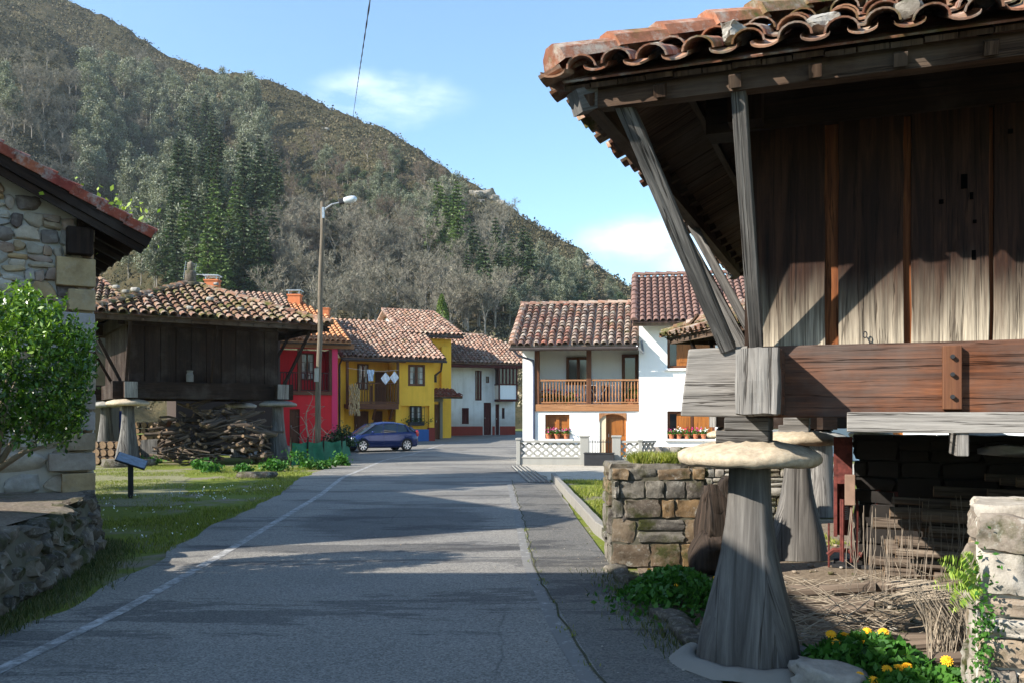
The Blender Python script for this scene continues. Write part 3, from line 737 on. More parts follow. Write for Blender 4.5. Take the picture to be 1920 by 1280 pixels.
# small-scale bushiness of the ground itself
for i in range(len(V)):
    t = ht[i//len(hp)]
    if 0 < t: V[i, 2] += .9*noise.fractal(Vector(V[i])*.22, 1., 2., 3)*min(1, t*5)
n = len(hp); jj, ii = np.meshgrid(np.arange(len(ht)-1), np.arange(n-1), indexing='ij')
Q = np.stack([jj*n+ii, jj*n+ii+1, (jj+1)*n+ii+1, (jj+1)*n+ii], axis=-1).reshape(-1, 4)
fastmesh('hill', V, Q, np.zeros(len(Q)), HILL, smooth=True, kind='structure')
def hill_at(px, y):
    """point of the slope seen at picture height y, from the front"""
    pts = HC.setdefault(int(px)//6, [hill(int(px)//6*6, k/60) for k in range(61)])
    last = None
    for p in pts:
        yy = HZ-(p.z-CH)/p.y*F
        if yy <= y: return Vector(((px-960)/F*p.y, p.y, p.z))
        last = p
    return None
HC = {}
# ---- scrub: clumps of small twiggy leaves all over the slope
mb = MB()
for (px, y, s) in ((893, 372, 3.), (903, 366, 2.4), (914, 372, 3.4), (925, 380, 2.6), (938, 384, 2.2), (900, 381, 2.), (1103, 496, 2.2), (1110, 503, 1.6), (610, 250, 1.6)):
    p = hill_at(px, y)
    if p: mb.rock(p, (s*1.3, s, s*.9), n=5, k=.4, amp=.25)
mb.build('rock_outcrop', S_LIGHT, label='pale rock outcrop breaking through the scrub just below the ridge', cat='rocks', smooth=True, auto=30)
def scrub():
    C = []; S = []; Rn = []
    r = np.random.RandomState(5)
    n = 0
    while n < 30000:
        px = r.uniform(-60, 1290); t = r.uniform(0.02, 1.0)**.8
        p = hill(px, t); y = HZ-(p.z-CH)/p.y*F
        if y < -60: continue
        k = 7; s = r.uniform(.35, 1.0)*(p.y/260)**.6
        base = np.array(p)+np.array([0, 0, .3*s])
        c = base+r.normal(size=(k, 3))*np.array([.75, .75, .45])*s
        cr = .42+.75*noise.noise(Vector((p.x*.018, p.y*.014, 0)))+.35*noise.noise(Vector((p.x*.07, p.y*.07, 3)))+r.uniform(-.22, .22)
        C.append(c); S.append(r.uniform(.5, 1.1, k)*s); Rn.append(np.clip(cr+r.uniform(-.12, .12, k), 0, 1)); n += 1
    C = np.concatenate(C); S = np.concatenate(S); Rn = np.concatenate(Rn)
    V, Q = leaves(C, S, .6, nr=r)
    fastmesh('hillside_scrub', V, Q, Rn, L_SCRUB, kind='stuff', label='brown and olive heath scrub covering the open mountainside', cat='scrub')
scrub()
# ---- tree prototypes (built once, copied)
def tree_obj(name, trunk_mb, tmat, crown, cmat):
    root = thing(name, None, None, (0, 0, -500)); PM[root.name] = Matrix.Identity(4)
    t = trunk_mb.build('trunk', tmat, root); V, Q, rn = crown
    c = fastmesh('crown', V, Q, rn, cmat, parent=root); reg(root, [t, c]); return root
def limb(mb, p, d, L, r, lv, tips, spread=.55, n=4, kids=3):
    p = Vector(p); d = Vector(d).normalized(); q = p; pts = [q]; rr = [r]
    for k in range(3):
        d = (d+Vector((rng.gauss(0, .13), rng.gauss(0, .13), rng.gauss(.05, .08)))).normalized(); q = q+d*L/3; pts.append(q); rr.append(r*(1-.18*(k+1)))
    mb.tube(pts, rr, n, cap=False); 
    if lv == 0: tips.append((q, d)); return
    for k in range(kids):
        a = rng.uniform(0, 6.28); e = Vector((math.cos(a), math.sin(a), rng.uniform(.0, .5)))
        limb(mb, pts[-1] if k else pts[2], (d+e*spread).normalized(), L*rng.uniform(.6, .8), rr[-1]*.65, lv-1, tips, spread, 3, kids)
        tips.append((pts[2], d))
def eucalyptus(h, seed):
    rng.seed(seed); r = np.random.RandomState(seed); mb = MB(); tips = []
    lean = rng.uniform(-.05, .05)
    pts = [Vector((lean*h*k/8+rng.uniform(-.1, .1), rng.uniform(-.1, .1), h*.97*k/8)) for k in range(9)]
    mb.tube(pts, [h*.013*(1-.1*k)+.02 for k in range(9)], 5, cap=False)
    P = []
    for i in range(22):
        z = h*(.34+.66*(i+rng.random())/22); wd = h*.17*math.sin(math.pi*min(.97, max(.12, (z/h-.25)/.8)))+h*.03
        a = rng.uniform(0, 6.28); rad = wd*rng.uniform(.2, 1.); c = np.array([math.cos(a)*rad+lean*z, math.sin(a)*rad, z])
        if i % 2 == 0: mb.tube([(lean*z, 0, z-h*.07), tuple(c)], [h*.005, h*.002], 3, cap=False)
        m = 95; s = h*.05*rng.uniform(.8, 1.35)
        q = c+r.normal(size=(m, 3))*np.array([s, s, s*.95])*.8
        V, Q = leaves(q, r.uniform(.3, .75, m)*h/13, .42, up=-.5, nr=r)
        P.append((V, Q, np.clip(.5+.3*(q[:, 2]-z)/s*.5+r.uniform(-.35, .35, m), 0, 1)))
    return tree_obj('eucalyptus_tree', mb, TRUNK, cat(P), L_EUC)
def conifer(h, seed, mat, wid=.22):
    rng.seed(seed); r = np.random.RandomState(seed); mb = MB()
    mb.tube([(0, 0, 0), (0, 0, h*.5), (0, 0, h)], [h*.016, h*.01, .02], 5, cap=False); P = []
    z = h*.12
    while z < h*.99:
        L = h*wid*(1-(z/h)**1.25)+h*.015; nb = rng.randint(5, 8)
        for b in range(nb):
            a = 6.28*b/nb+rng.uniform(-.4, .4); l = L*rng.uniform(.55, 1.2); m = int(10+l*14)
            tt = r.uniform(.12, 1, m); dr = np.array([math.cos(a), math.sin(a), 0])
            q = dr*tt[:, None]*l+np.array([0, 0, z])+np.stack([r.normal(0, .12*l, m), r.normal(0, .12*l, m), (tt*.25-.35*tt**2)*l+r.normal(0, .07*l, m)], 1)
            V, Q = leaves(q, r.uniform(.3, .7, m)*h/13, .4, nr=r, dirs=dr*1.2+np.array([0, 0, -.1]))
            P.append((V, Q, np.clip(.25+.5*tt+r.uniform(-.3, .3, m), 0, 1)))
        z += h*.052
    return tree_obj('conifer_tree', mb, TRUNK_D, cat(P), mat)
def bare(h, seed, mat, name='bare_tree'):
    rng.seed(seed); r = np.random.RandomState(seed); mb = MB(); tips = []
    mb.tube([(0, 0, 0), (0, 0, h*.3)], [h*.02, h*.016], 5, cap=False)
    for k in range(4):
        a = k*1.57+rng.uniform(-.5, .5); limb(mb, (0, 0, h*(.2+.04*k)), (math.cos(a)*.55, math.sin(a)*.55, 1), h*.3, h*.011, 2, tips, .7)
    P = []
    for (p, d) in tips:
        m = 26; tt = r.uniform(0, 1, m)
        dr = np.array(d)[None, :]+r.normal(size=(m, 3))*.6; dr /= np.linalg.norm(dr, axis=1)[:, None]
        q = np.array(p)+dr*(tt*h*.085)[:, None]
        V, Q = leaves(q, r.uniform(.5, 1.1, m)*h/10, .055, nr=r, dirs=dr*2.2)
        P.append((V, Q, r.uniform(0, 1, m)))
    return tree_obj(name, mb, TRUNK, cat(P), mat)
def broad(h, seed, mat, name='evergreen_tree', up_=0.):
    rng.seed(seed); r = np.random.RandomState(seed); mb = MB()
    mb.tube([(0, 0, 0), (0, 0, h*.5+up_), (0, 0, h*.8+up_)], [h*.02, h*.014, .03], 5, cap=False); P = []
    for i in range(20):
        a = rng.uniform(0, 6.28); z = h*rng.uniform(.3, .95); rad = h*.3*math.sqrt(max(0, 1-((z/h-.6)/.42)**2))*rng.uniform(.3, 1)
        c = np.array([math.cos(a)*rad, math.sin(a)*rad, z]); m = 75 if not up_ else 220; s = h*.09
        q = c+r.normal(size=(m, 3))*s*.75+np.array([0, 0, up_])
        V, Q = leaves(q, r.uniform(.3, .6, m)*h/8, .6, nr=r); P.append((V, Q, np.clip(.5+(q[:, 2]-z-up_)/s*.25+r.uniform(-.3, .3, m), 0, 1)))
    return tree_obj(name, mb, TRUNK_D, cat(P), mat)
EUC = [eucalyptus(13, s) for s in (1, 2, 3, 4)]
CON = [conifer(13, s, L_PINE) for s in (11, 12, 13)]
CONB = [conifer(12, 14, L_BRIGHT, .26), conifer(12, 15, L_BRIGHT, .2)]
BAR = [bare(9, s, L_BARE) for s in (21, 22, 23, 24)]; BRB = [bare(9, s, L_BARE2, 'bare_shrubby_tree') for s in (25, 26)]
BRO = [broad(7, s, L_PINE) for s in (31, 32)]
rng.seed(99)
zones = [  # x0,x1,y0,y1 (foot of the trees in the picture), kinds, count, size range, label, category, group
    (150, 500, 170, 400, EUC, 130, (.8, 1.45), 'grey-green eucalyptus with pale trunk in the wood on the upper left slope', 'eucalyptus', 'eucalyptus trees of the upper left wood'),
    (190, 430, 400, 560, EUC, 50, (.8, 1.2), 'grey-green eucalyptus low on the slope above the far granary roof', 'eucalyptus', 'eucalyptus trees above the far granary'),
    (540, 760, 330, 420, EUC, 20, (.5, .95), 'pale eucalyptus on the middle slope behind the lamp post', 'eucalyptus', 'eucalyptus trees behind the lamp post'),
    (750, 880, 390, 500, EUC, 34, (.6, 1.1), 'eucalyptus in the green tongue of trees on the middle slope', 'eucalyptus', 'eucalyptus trees of the middle slope'),
    (930, 1180, 515, 620, EUC, 60, (.5, .9), 'eucalyptus on the low right slope behind the white house roof', 'eucalyptus', 'eucalyptus trees behind the white house'),
    (0, 40, 210, 300, EUC, 4, (1., 1.3), 'tall thin eucalyptus at the far left of the slope', 'eucalyptus', 'tall eucalyptus trees at far left'),
    (320, 520, 360, 590, CON, 56, (1.1, 2.0), 'dark conifer in the wood at the foot of the left slope', 'conifer', 'dark conifers of the left wood'),
    (330, 400, 270, 330, CON, 9, (1.3, 1.9), 'dark conifer high among the eucalyptus on the left slope', 'conifer', 'dark conifers high on the left slope'),
    (320, 480, 470, 590, CONB, 12, (1.3, 2.1), 'light green conifer standing out at the foot of the left slope', 'conifer', 'light green conifers of the left wood'),
    (800, 860, 460, 530, CONB, 8, (1.3, 1.9), 'bright green pine in the middle of the slope above the yellow house', 'pine', 'bright green pines above the yellow house'),
    (860, 1000, 510, 620, CON, 22, (1., 1.6), 'dark conifer at the foot of the slope left of the white house roof', 'conifer', 'dark conifers left of the white house'),
    (1030, 1200, 540, 600, BRO, 22, (.6, 1.), 'round dark evergreen at the foot of the slope behind the white house', 'evergreen tree', 'round evergreens behind the white house'),
    (480, 780, 300, 440, BRO, 60, (.5, .9), 'round dark evergreen on the shaded gully of the middle slope', 'evergreen tree', 'round evergreens of the gully'),
    (-60, 330, 130, 420, BAR, 100, (.7, 1.25), 'leafless pale tree on the upper left slope', 'bare tree', 'bare trees of the upper left slope'),
    (500, 960, 430, 640, BAR, 125, (.8, 1.6), 'leafless pale tree on the lower slope behind the village roofs', 'bare tree', 'bare trees behind the village roofs'),
    (380, 860, 290, 520, BRB, 110, (.6, 1.1), 'leafless brown shrubby tree on the middle slope', 'bare tree', 'brown bare trees of the middle slope'),
    (850, 1000, 560, 640, BAR, 20, (.8, 1.2), 'leafless tree left of the white house roof at the foot of the slope', 'bare tree', 'bare trees left of the white house'),
]
used = set()
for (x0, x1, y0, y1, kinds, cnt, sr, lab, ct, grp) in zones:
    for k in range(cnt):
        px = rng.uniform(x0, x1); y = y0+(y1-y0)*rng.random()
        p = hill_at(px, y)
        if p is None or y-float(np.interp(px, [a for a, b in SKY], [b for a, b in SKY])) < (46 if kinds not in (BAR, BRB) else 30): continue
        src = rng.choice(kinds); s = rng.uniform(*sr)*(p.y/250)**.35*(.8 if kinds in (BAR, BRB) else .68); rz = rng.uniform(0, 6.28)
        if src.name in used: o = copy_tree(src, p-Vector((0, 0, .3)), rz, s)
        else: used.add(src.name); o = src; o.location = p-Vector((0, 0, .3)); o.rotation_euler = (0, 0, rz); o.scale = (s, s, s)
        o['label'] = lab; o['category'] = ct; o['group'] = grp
# ================================================================ granaries on staddle posts
def granary(name, label, loc, yaw, w, dp, pz, cz, bz, wt, ox, oy, ez, pitch, tm, cw, rl, near=False, post_r=(.365, .138), cap_r=.49, bt=.28, beam_m=None, wall_m=None, postm=None, tilekw=None, postsq=False):
    root = thing(name, label, 'granary', loc, R(yaw)); T = PM[root.name].copy(); M = lambda: MB(T)
    beam_m = beam_m or W_DARK; wall_m = wall_m or W_DARK; tp = math.tan(R(pitch)); cp = math.cos(R(pitch)); sp = math.sin(R(pitch))
    k = (bz[1]-bz[0])/.48
    for q, (x, y) in enumerate(((0, 0), (w, 0), (w, dp), (0, dp))):
        mb = M(); n = 20 if near else 10; prof = []
        for i in range(17 if near else 9):
            t = i/(16 if near else 8); prof.append((post_r[0]+(post_r[1]-post_r[0])*float(np.interp(t, [0, .15, .42, .56, .7, .83, 1], [0, .15, .57, .76, .9, .97, 1])), pz*t))
        v = []; f = []
        for (rr, z) in prof:
            for j in range(n):
                a = 2*math.pi*j/n; c, s_ = math.cos(a), math.sin(a); e = 3.2 if z > pz*.6 else 2.3
                g = (abs(c)**e+abs(s_)**e)**(-1/e)
                jj = 1+.05*noise.noise(Vector((c*1.5+q*7, s_*1.5, z*1.2)))+.02*noise.noise(Vector((c*6, s_*6+q, z*.7)))
                v.append((x+rr*g*c*jj, y+rr*g*s_*jj, z))
        L = len(prof)
        for i in range(L-1):
            for j in range(n): f.append((i*n+j, i*n+(j+1) % n, (i+1)*n+(j+1) % n, (i+1)*n+j))
        f.append(tuple(range((L-1)*n, L*n))); mb.add(v, f, None, 2)
        po = mb.build('support_post', postm or W_GREY2, root, smooth=True)
        mb = M(); cr = cap_r*rng.uniform(.93, 1.05) if q else cap_r
        v = []; f = []; n = 36; h = cz[1]-cz[0]
        prof = [(.15, cz[0]-.005), (.90, cz[0]), (.975, cz[0]+h*.10), (1.0, cz[0]+h*.3), (.985, cz[0]+h*.46), (.90, cz[0]+h*.58), (.7, cz[0]+h*.8), (.45, cz[0]+h*.95), (.2, cz[1])]
        for (rr, z) in prof:
            for j in range(n):
                a = 2*math.pi*j/n; nn_ = noise.noise(Vector((math.cos(a)*2.2+q*5, math.sin(a)*2.2, z*3)))
                n2 = noise.noise(Vector((math.cos(a)*8+q*5, math.sin(a)*8, z*14)))
                v.append((x+cr*rr*math.cos(a)*(1+.05*nn_+.03*n2), y+cr*rr*math.sin(a)*(1+.05*nn_+.02*n2), z+h*.07*nn_*(1 if rr > .5 else 0)+h*.10*n2))
        L = len(prof)
        for i in range(L-1):
            for j in range(n): f.append((i*n+j, i*n+(j+1) % n, (i+1)*n+(j+1) % n, (i+1)*n+j))
        f.append(tuple(range(n))[::-1]); f.append(tuple(range((L-1)*n, L*n))); mb.add(v, f, None, 2)
        mb.build('cap_stone', S_CAP if near or q == 0 else S_GREY, po, smooth=True)
        if bz[0]-cz[1] > .03:
            mb = M(); hz = (cz[1]-.02+bz[0])/2
            mb.box((x-.03, y-.02, (cz[1]-.02+hz)/2), (bt*1.25, bt*1.2, hz-cz[1]+.02), la=0); mb.box((x, y-.01, (hz+bz[0])/2+.001), (bt*1.05, bt*1.3, bz[0]-hz), la=0)
            mb.build('block', W_DARK if not near else W_GREY2, po, bevel=.008)
    # beams
    zc = (bz[0]+bz[1])/2; bh = bz[1]-bz[0]; e = .43*k
    for y in (0, dp):
        mb = M()
        if near and y == 0:
            # trapezoid grey end, then the long reddish beam
            v = [(-.40, -.14, 2.175), (.0, -.14, 2.185), (.0, -.14, 1.70), (-.455, -.14, 1.71)]
            v += [(p[0], .14, p[2]) for p in v]
            mb.add(v, [(0, 3, 2, 1), (4, 5, 6, 7), (0, 4, 7, 3), (0, 1, 5, 4), (3, 7, 6, 2)], la=0, m=1)
            mb.beam((0, 0, zc), (w+e, 0, zc), bh, .28, up=(0, 1, 0), seg=14, jit=.006, m=0)
            mb.build('beam', [beam_m, W_GREY], root, bevel=.012)
        else:
            mb.beam((-e, y, zc), (w+e, y, zc), bh, bt, up=(0, 1, 0), seg=6, jit=.008*k); mb.build('beam', beam_m, root)
    for x in (.11 if near else .0, w):
        mb = M()
        if near and x == .11:
            mb.beam((x, -.40, zc-.01), (x, dp+e, zc-.01), .27, bh*.88, seg=5, jit=.008, m=0)
            mb.rock((x-.005, -.42, zc-.01), (.275, .30, .43), seed=3.3, n=6, k=.18, amp=.045, m=1)
            mb.build('cross_beam', [beam_m, W_GREY], root, smooth=False)
        else:
            mb.beam((x, -e*1.15, zc-.01*k), (x, dp+e, zc-.01*k), bt*.96, bh*.9, seg=5, jit=.008*k, m=0)
            mb.box((x, -e*1.15-.01, zc-.01), (bt, .03*k, bh*.92), m=1); mb.build('cross_beam', [beam_m, W_GREY], root)
    mb = M()
    n = int(w/(.55*k))
    for i in range(1, n): mb.beam((w*i/n, .15, bz[1]-.12*k), (w*i/n, dp-.15, bz[1]-.12*k), .14*k, .16*k)
    mb.bx(.05, w-.05, .05, dp-.05, bz[1]-.035, bz[1]-.005)
    mb.build('floor', W_DARK, root)
    # walls: vertical boards
    if near:
        mb = M(); zt = wt
        ed = [.0, .5, .582, .984, 1.025, 1.478, 1.50, 1.98, 2.02, 2.5, 2.55, 3.0, 3.05, 3.5, 3.56, 4.1, 4.15, 4.6, 4.65, w]
        for i in range(0, len(ed), 2):
            mb.beam(((ed[i]+ed[i+1])/2, -.05+rng.uniform(-.008, .008), bz[1]+.0), ((ed[i]+ed[i+1])/2, -.05+rng.uniform(-.008, .008), zt), ed[i+1]-ed[i]-.004, .06, up=(0, 1, 0), seg=8, jit=.0035)
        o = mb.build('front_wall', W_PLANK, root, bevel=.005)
        mb = M()
        for i in range(1, len(ed)-1, 2): mb.beam(((ed[i]+ed[i+1])/2, -.012, bz[1]), ((ed[i]+ed[i+1])/2, -.012, zt), ed[i+1]-ed[i]+.02, .05, up=(0, 1, 0))
        mb.build('wall_batten', W_STRIP, root)
    else:
        mb = M(); n = int(w/(.42*k)); 
        for i in range(n): mb.bx(w*i/n+.01, w*(i+1)/n-.012, -.03+rng.uniform(-.012, .012), .04, bz[1], wt)
        mb.bx(.0, w, .03, .05, bz[1], wt, r=1.); mb.build('front_wall', wall_m, root)
    for nm, x0 in (('side_wall', 0), ('side_wall', w)):
        mb = M(); n = int(dp/(.42*k))
        for i in range(n): mb.bx(x0-.03+rng.uniform(-.01, .01), x0+.03, dp*i/n+.012+(.04 if i == 0 else 0), dp*(i+1)/n-.012, bz[1], wt)
        mb.bx(x0-.01, x0+.01, .04, dp, bz[1], wt, r=1.); mb.build(nm, wall_m, root)
    mb = M(); mb.bx(0, w, dp-.03, dp+.03, bz[1], wt); mb.build('back_wall', wall_m, root)
    # wall plate: heavy top beams
    ph = .38*k; mb = M(); mb.beam((-.28*k, 0, wt+ph/2), (w+.28*k, 0, wt+ph/2), ph, .24*k, up=(0, 1, 0), seg=6, jit=.005); mb.beam((-.28*k, dp, wt+ph/2), (w+.28*k, dp, wt+ph/2), ph, .24*k, up=(0, 1, 0))
    mb.beam((0, -.3*k, wt+ph/2), (0, dp+.3*k, wt+ph/2), .22*k, ph*.95); mb.beam((w, -.3*k, wt+ph/2), (w, dp+.3*k, wt+ph/2), .22*k, ph*.95); mb.build('wall_plate', W_DARK, root)
    # roof
    W_, D_ = w+2*ox, dp+2*oy; h = min(W_, D_)/2; up = h/cp
    faces = [((-ox, -oy), (1, 0), (0, 1), W_), ((-ox, dp+oy), (0, -1), (1, 0), D_), ((w+ox, dp+oy), (-1, 0), (0, -1), W_), ((w+ox, -oy), (0, 1), (-1, 0), D_)]
    tmb = M(); dk = M(); hips = []
    for fi, (o_, u_, s_, L) in enumerate(faces):
        O = Vector((o_[0], o_[1], ez)); U = Vector((u_[0], u_[1], 0)); S = Vector((s_[0]*cp, s_[1]*cp, sp))
        poly = [(0, 0), (L, 0), (L-h, up), (h, up)] if L-2*h > .01 else [(0, 0), (L, 0), (L/2, up)]
        N = U.cross(S)
        tiles(tmb, O, U, S, poly, cw, rl, seg=8 if near else 4, **(tilekw or {}))
        P3 = [O+U*a+S*b for a, b in poly]; tmb.slab([p-N*.015 for p in P3], -N*.012, r=.2)
        # sarking boards running up the slope
        bw = .17*k; s = 0
        while s < L-.02:
            c = s+bw/2; ts = scan(poly, min(c, L-.01))
            if len(ts) > 1 and ts[1]-ts[0] > .05:
                a = O+U*c+S*(ts[0]+.02+rng.uniform(0, .02))-N*(.055+rng.uniform(0, .012)); b = O+U*c+S*(ts[1]+.02)-N*(.055+rng.uniform(0, .006))
                dk.beam(a, b, bw-.008, .03, up=N)
            s += bw
        # purlin-like eave beam and cross laths below the boards
        for tt, sz in ((.10*k, (.10*k, .13*k)), (.62*k, (.05*k, .045*k))):
            a = O+U*(tt*cp+.05)+S*tt-N*(.07+sz[1]/2+.03); b = O+U*(L-tt*cp-.05)+S*tt-N*(.07+sz[1]/2+.03)
            dk.beam(a, b, sz[1], sz[0], up=U.cross(Vector((0, 0, 1))), seg=6, jit=.004)
    dk.build('roof_deck', W_SOFFIT, root)
    ap = Vector((w/2, dp/2, ez+h*tp)); e0 = [Vector((-ox, -oy, ez)), Vector((w+ox, -oy, ez)), Vector((w+ox, dp+oy, ez)), Vector((-ox, dp+oy, ez))]
    dx = max(0, (W_-D_)/2); dy = max(0, (D_-W_)/2)
    tops = [ap+Vector((-dx, -dy, 0)), ap+Vector((dx, -dy, 0)), ap+Vector((dx, dy, 0)), ap+Vector((-dx, dy, 0))]
    for a, b in zip(e0, tops): ridge(tmb, a+Vector((0, 0, .06)), b+Vector((0, 0, .06)), .13*k, .38*k)
    if dx+dy > .1: ridge(tmb, tops[0]+Vector((0, 0, .06)), tops[2]+Vector((0, 0, .06)), .13*k, .38*k)
    tmb.build('roof', tm, root, smooth=False)
    mb = M()
    for a, b in zip(e0, tops):    # hip rafters
        d_ = (b-a).normalized(); mb.beam(a+d_*.1-Vector((0, 0, .17*k)), b-Vector((0, 0, .17*k)), .12*k, .14*k)
    mb.build('hip_rafter', W_GREY2 if near else W_DARK, root)
    # rafter tails under the front eave
    mb = M(); n = int(W_/(.42*k))
    for i in range(n):
        x = -ox+.15+(W_-.3)*i/(n-1); q_ = .3 if near else 1.; mb.beam((x, -oy+.06, ez-.13*k), (x, -oy+.06+(oy+.04)*q_, ez-.13*k+(oy+.04)*tp*q_), .07*k, .07*k); mb.build('rafter', W_SOFFIT, root); mb = M()
    n = int(D_/(.42*k))
    for i in range(n):
        y = -oy+.25+(D_-.5)*i/(n-1); q_ = .2 if near else 1.; mb.beam((-ox+.06, y, ez-.13*k), (-ox+.06+(ox+.04)*q_, y, ez-.13*k+(ox+.04)*tp*q_), .07*k, .07*k); mb.build('rafter', W_SOFFIT, root); mb = M()
    if near: br = [((.07, -.20, 2.17), (.045, -.98, 3.66), .095), ((-.13, -.12, 2.17), (-.66, -.95, 3.66), .11), ((-.1, .9, 2.17), (-.88, .9, 3.66), .10), ((-.1, 2.8, 2.17), (-.88, 2.8, 3.66), .09)]
    else:
        z0, z1 = bz[1], ez-.12*k; o1, o2 = ox*.82, oy*.82
        br = [((-.12, -.25*k, z0), (-.12, -o2, z1), .085*k), ((-.2*k, .0, z0), (-o1, .0, z1), .085*k), ((w+.2*k, 0, z0), (w+o1, .0, z1), .085*k), ((-.15, dp*.5, z0), (-o1, dp*.5, z1), .08*k), ((w+.15, dp*.5, z0), (w+o1, dp*.5, z1), .08*k), ((w*.52, -.2*k, z0), (w*.52, -o2, z1), .05*k), ((w+.15, dp*.95, z0), (w+o1, dp*.95, z1), .08*k)]
    for i, (a, b, s_) in enumerate(br):
        mb = M(); mb.beam(a, b, s_, s_*.9, up=(0, 1, 0) if not near or i else (1, 0, 0), seg=8 if near else 1, jit=.003 if near else 0); mb.build('brace', W_GREY2 if near else W_DARK, root, bevel=.006 if near else 0)
    return root, T
YAW = -21.
G1, T1 = granary('granary', 'weathered wooden granary with orange-red boards raised on a flared post, filling the right side', (1.65, 6.3, 0), YAW, 5.4, 5.1, 1.385, (1.37, 1.54), (1.70, 2.18), 3.66, 1.0, 1.15, 3.78, 27, T_NEAR, .25, .40, near=True, beam_m=W_BEAM, tilekw=dict(chan=True, jit=1.8, hf=.48, thick=.012), postm=W_NPOST)
i1 = T1.inverted()
def gl(px, y, b):   # local point on plane local-y = b of the near granary
    d = Vector(((px-960)/F, 1, (HZ-y)/F)); o = i1 @ Vector((0, 0, CH)); d = i1.to_3x3() @ d; t = (b-o.y)/d.y; return o+d*t
mb = MB(T1); a = gl(1785, 710, -.165); mb.bx(a.x-.055, a.x+.055, -.19, -.142, 1.75, 2.15); mb.build('cleat', W_BROWN, G1, bevel=.006)
mb = MB(T1)
for z in (1.83, 1.97, 2.08): mb.tube([(a.x, -.215, z), (a.x, -.17, z)], .014, 8)
mb.build('bolt', DARK, G1)
a = gl(1588, 788, -.36); b = gl(1588, 806, -.36)
mb = MB(T1); mb.beam((a.x, -.36, 1.672), (5.8, -.34, 1.655), .125, .06, up=(0, 1, 0), seg=10, jit=.003); mb.build('shelf_board', W_GREY, G1, bevel=.006)
mb = MB(T1)
for x in (gl(1802, 830, -.28).x, gl(1802, 830, -.28).x+2.2): mb = MB(T1); mb.box((x, -.12, 1.56), (.07, .5, .19)); mb.build('bracket', W_GREY, G1, bevel=.006)
# keyholes and ring on the boards
mb = MB(T1)
for (px, y, w_, h_) in ((1808, 340, .018, .045), (1822, 367, .01, .022), (1765, 378, .013, .013), (1826, 478, .012, .03), (1895, 246, .014, .014), (1828, 415, .01, .01)):
    p = gl(px, y, -.09); mb.bx(p.x-w_, p.x+w_, -.088, -.07, p.z-h_, p.z+h_)
mb.build('keyhole', m_plain('hole_black', (.002, .002, .002), 1., 0., 0, 0, 1, 0), G1)
mb = MB(T1); p = gl(1622, 628, -.1); mb.tube([p+Vector((.012*math.cos(t), -.01, .02*math.sin(t))) for t in np.linspace(0, 6.28, 13)], .004, 6); mb.tube([p+Vector((.01, -.01, -.015)), p+Vector((.03, -.015, -.045)), p+Vector((.02, -.01, -.07))], .004, 6); mb.build('iron_ring', DARK, G1)
# roof stones lying on the front eave
k = 0
for (px, y, s) in ((1155, 92, .17), (1232, 88, .16), (1378, 76, .22), (1540, 52, .22), (1706, 30, .21), (1850, 14, .28)):
    d = gl(px, y, -1.0); p = T1 @ Vector((d.x, -.98, 3.90)); s *= .8
    mb = MB(); mb.rock((0, 0, .02), (s, s*.75, s*.62), k=.25, amp=.3, n=6); 
    s *= 1.; o = mb.build('roof_stone', S_PILLAR if k in (0, 4, 5) else S_GREY, smooth=False); o.location = p; o.rotation_euler = (0, 0, rng.random()*6)
    tag(o, ['flat dark stone on the left end of the near granary eave', 'small pale stone second from the left end on the near granary eave', 'white stone with jagged top on the near granary eave', 'grey pointed stone on the middle of the near granary eave', 'small grey stone on the near granary eave right of the pointed one', 'large brown stone on the near granary eave at the top right corner'][k], 'stone', 'stones holding down the near granary roof'); k += 1
rng.seed(5)
G2, T2 = granary('granary', 'mossy-roofed dark timber granary on tall posts beyond the lawn on the left', (-13.55, 32., 0), 32, 5.37, 5.2, 2.15, (2.12, 2.36), (2.38, 2.98), 4.95, 1.55, 1.55, 5.18, 22, T_OLD, .33, .42, post_r=(.46, .2), cap_r=.72, bt=.42, tilekw=dict(jit=2., rim=True, hf=.6))
i2 = T2.inverted()
for i in range(11):
    s = rng.uniform(.15, .9); x = -1.3+8*rng.random(); y = -1.2+3.6*rng.random()**1.6
    if i >= 8: x = -1.2+3*rng.random(); y = x+rng.uniform(-.1, .1)
    y = min(y, x+1.3, 6.6-x); y = max(y, -1.35)
    z = 5.18+(y+1.55)*math.tan(R(22))+.15
    if i >= 8: z += .08
    mb = MB(); q = rng.uniform(.16, .28); mb.rock((0, 0, 0), (q, q*.8, q*.6), k=.5, amp=.14); o = mb.build('roof_stone', S_GREY, smooth=True, label='grey lichened stone holding down the mossy roof of the far granary', cat='stone', group='stones on the far granary roof'); o.location = T2 @ Vector((x, y, z))
mb = MB(); q = T2 @ Vector((2.7, 2.6, 6.9)); mb.rock(q, (.75, .6, .2), k=.3); mb.rock(q+Vector((0, 0, .3)), (.4, .35, .55), k=.6); mb.rock(q+Vector((0, 0, .7)), (.22, .2, .4), k=.7); mb.build('finial_stones', S_DARKW, label='stack of mossy stones crowning the far granary roof', cat='stone finial', smooth=True)
for (x, y, nm) in ((0, 0, 0), (5.37, 0, 1)):
    mb = MB(T2); mb.rock((x, y-.1, .1), (1.7, 1.1, .3), k=.2, amp=.06); mb.build('footing_stone', S_DARKW, label=['flat stone footing under the left post of the far granary', 'flat stone footing under the right post of the far granary'][nm], cat='stone', smooth=True)
mb = MB(T2); mb.lathe([(.0, 2.99), (.13, 3.0), (.13, 3.25), (.1, 3.32), (.12, 3.4), (.0, 3.41)], 12, (2.05, -.25, 0)); mb.build('milk_churn', m_plain('dull_tin', (.13, .125, .115), .6), label='small grey metal can standing on the beam of the far granary', cat='can')
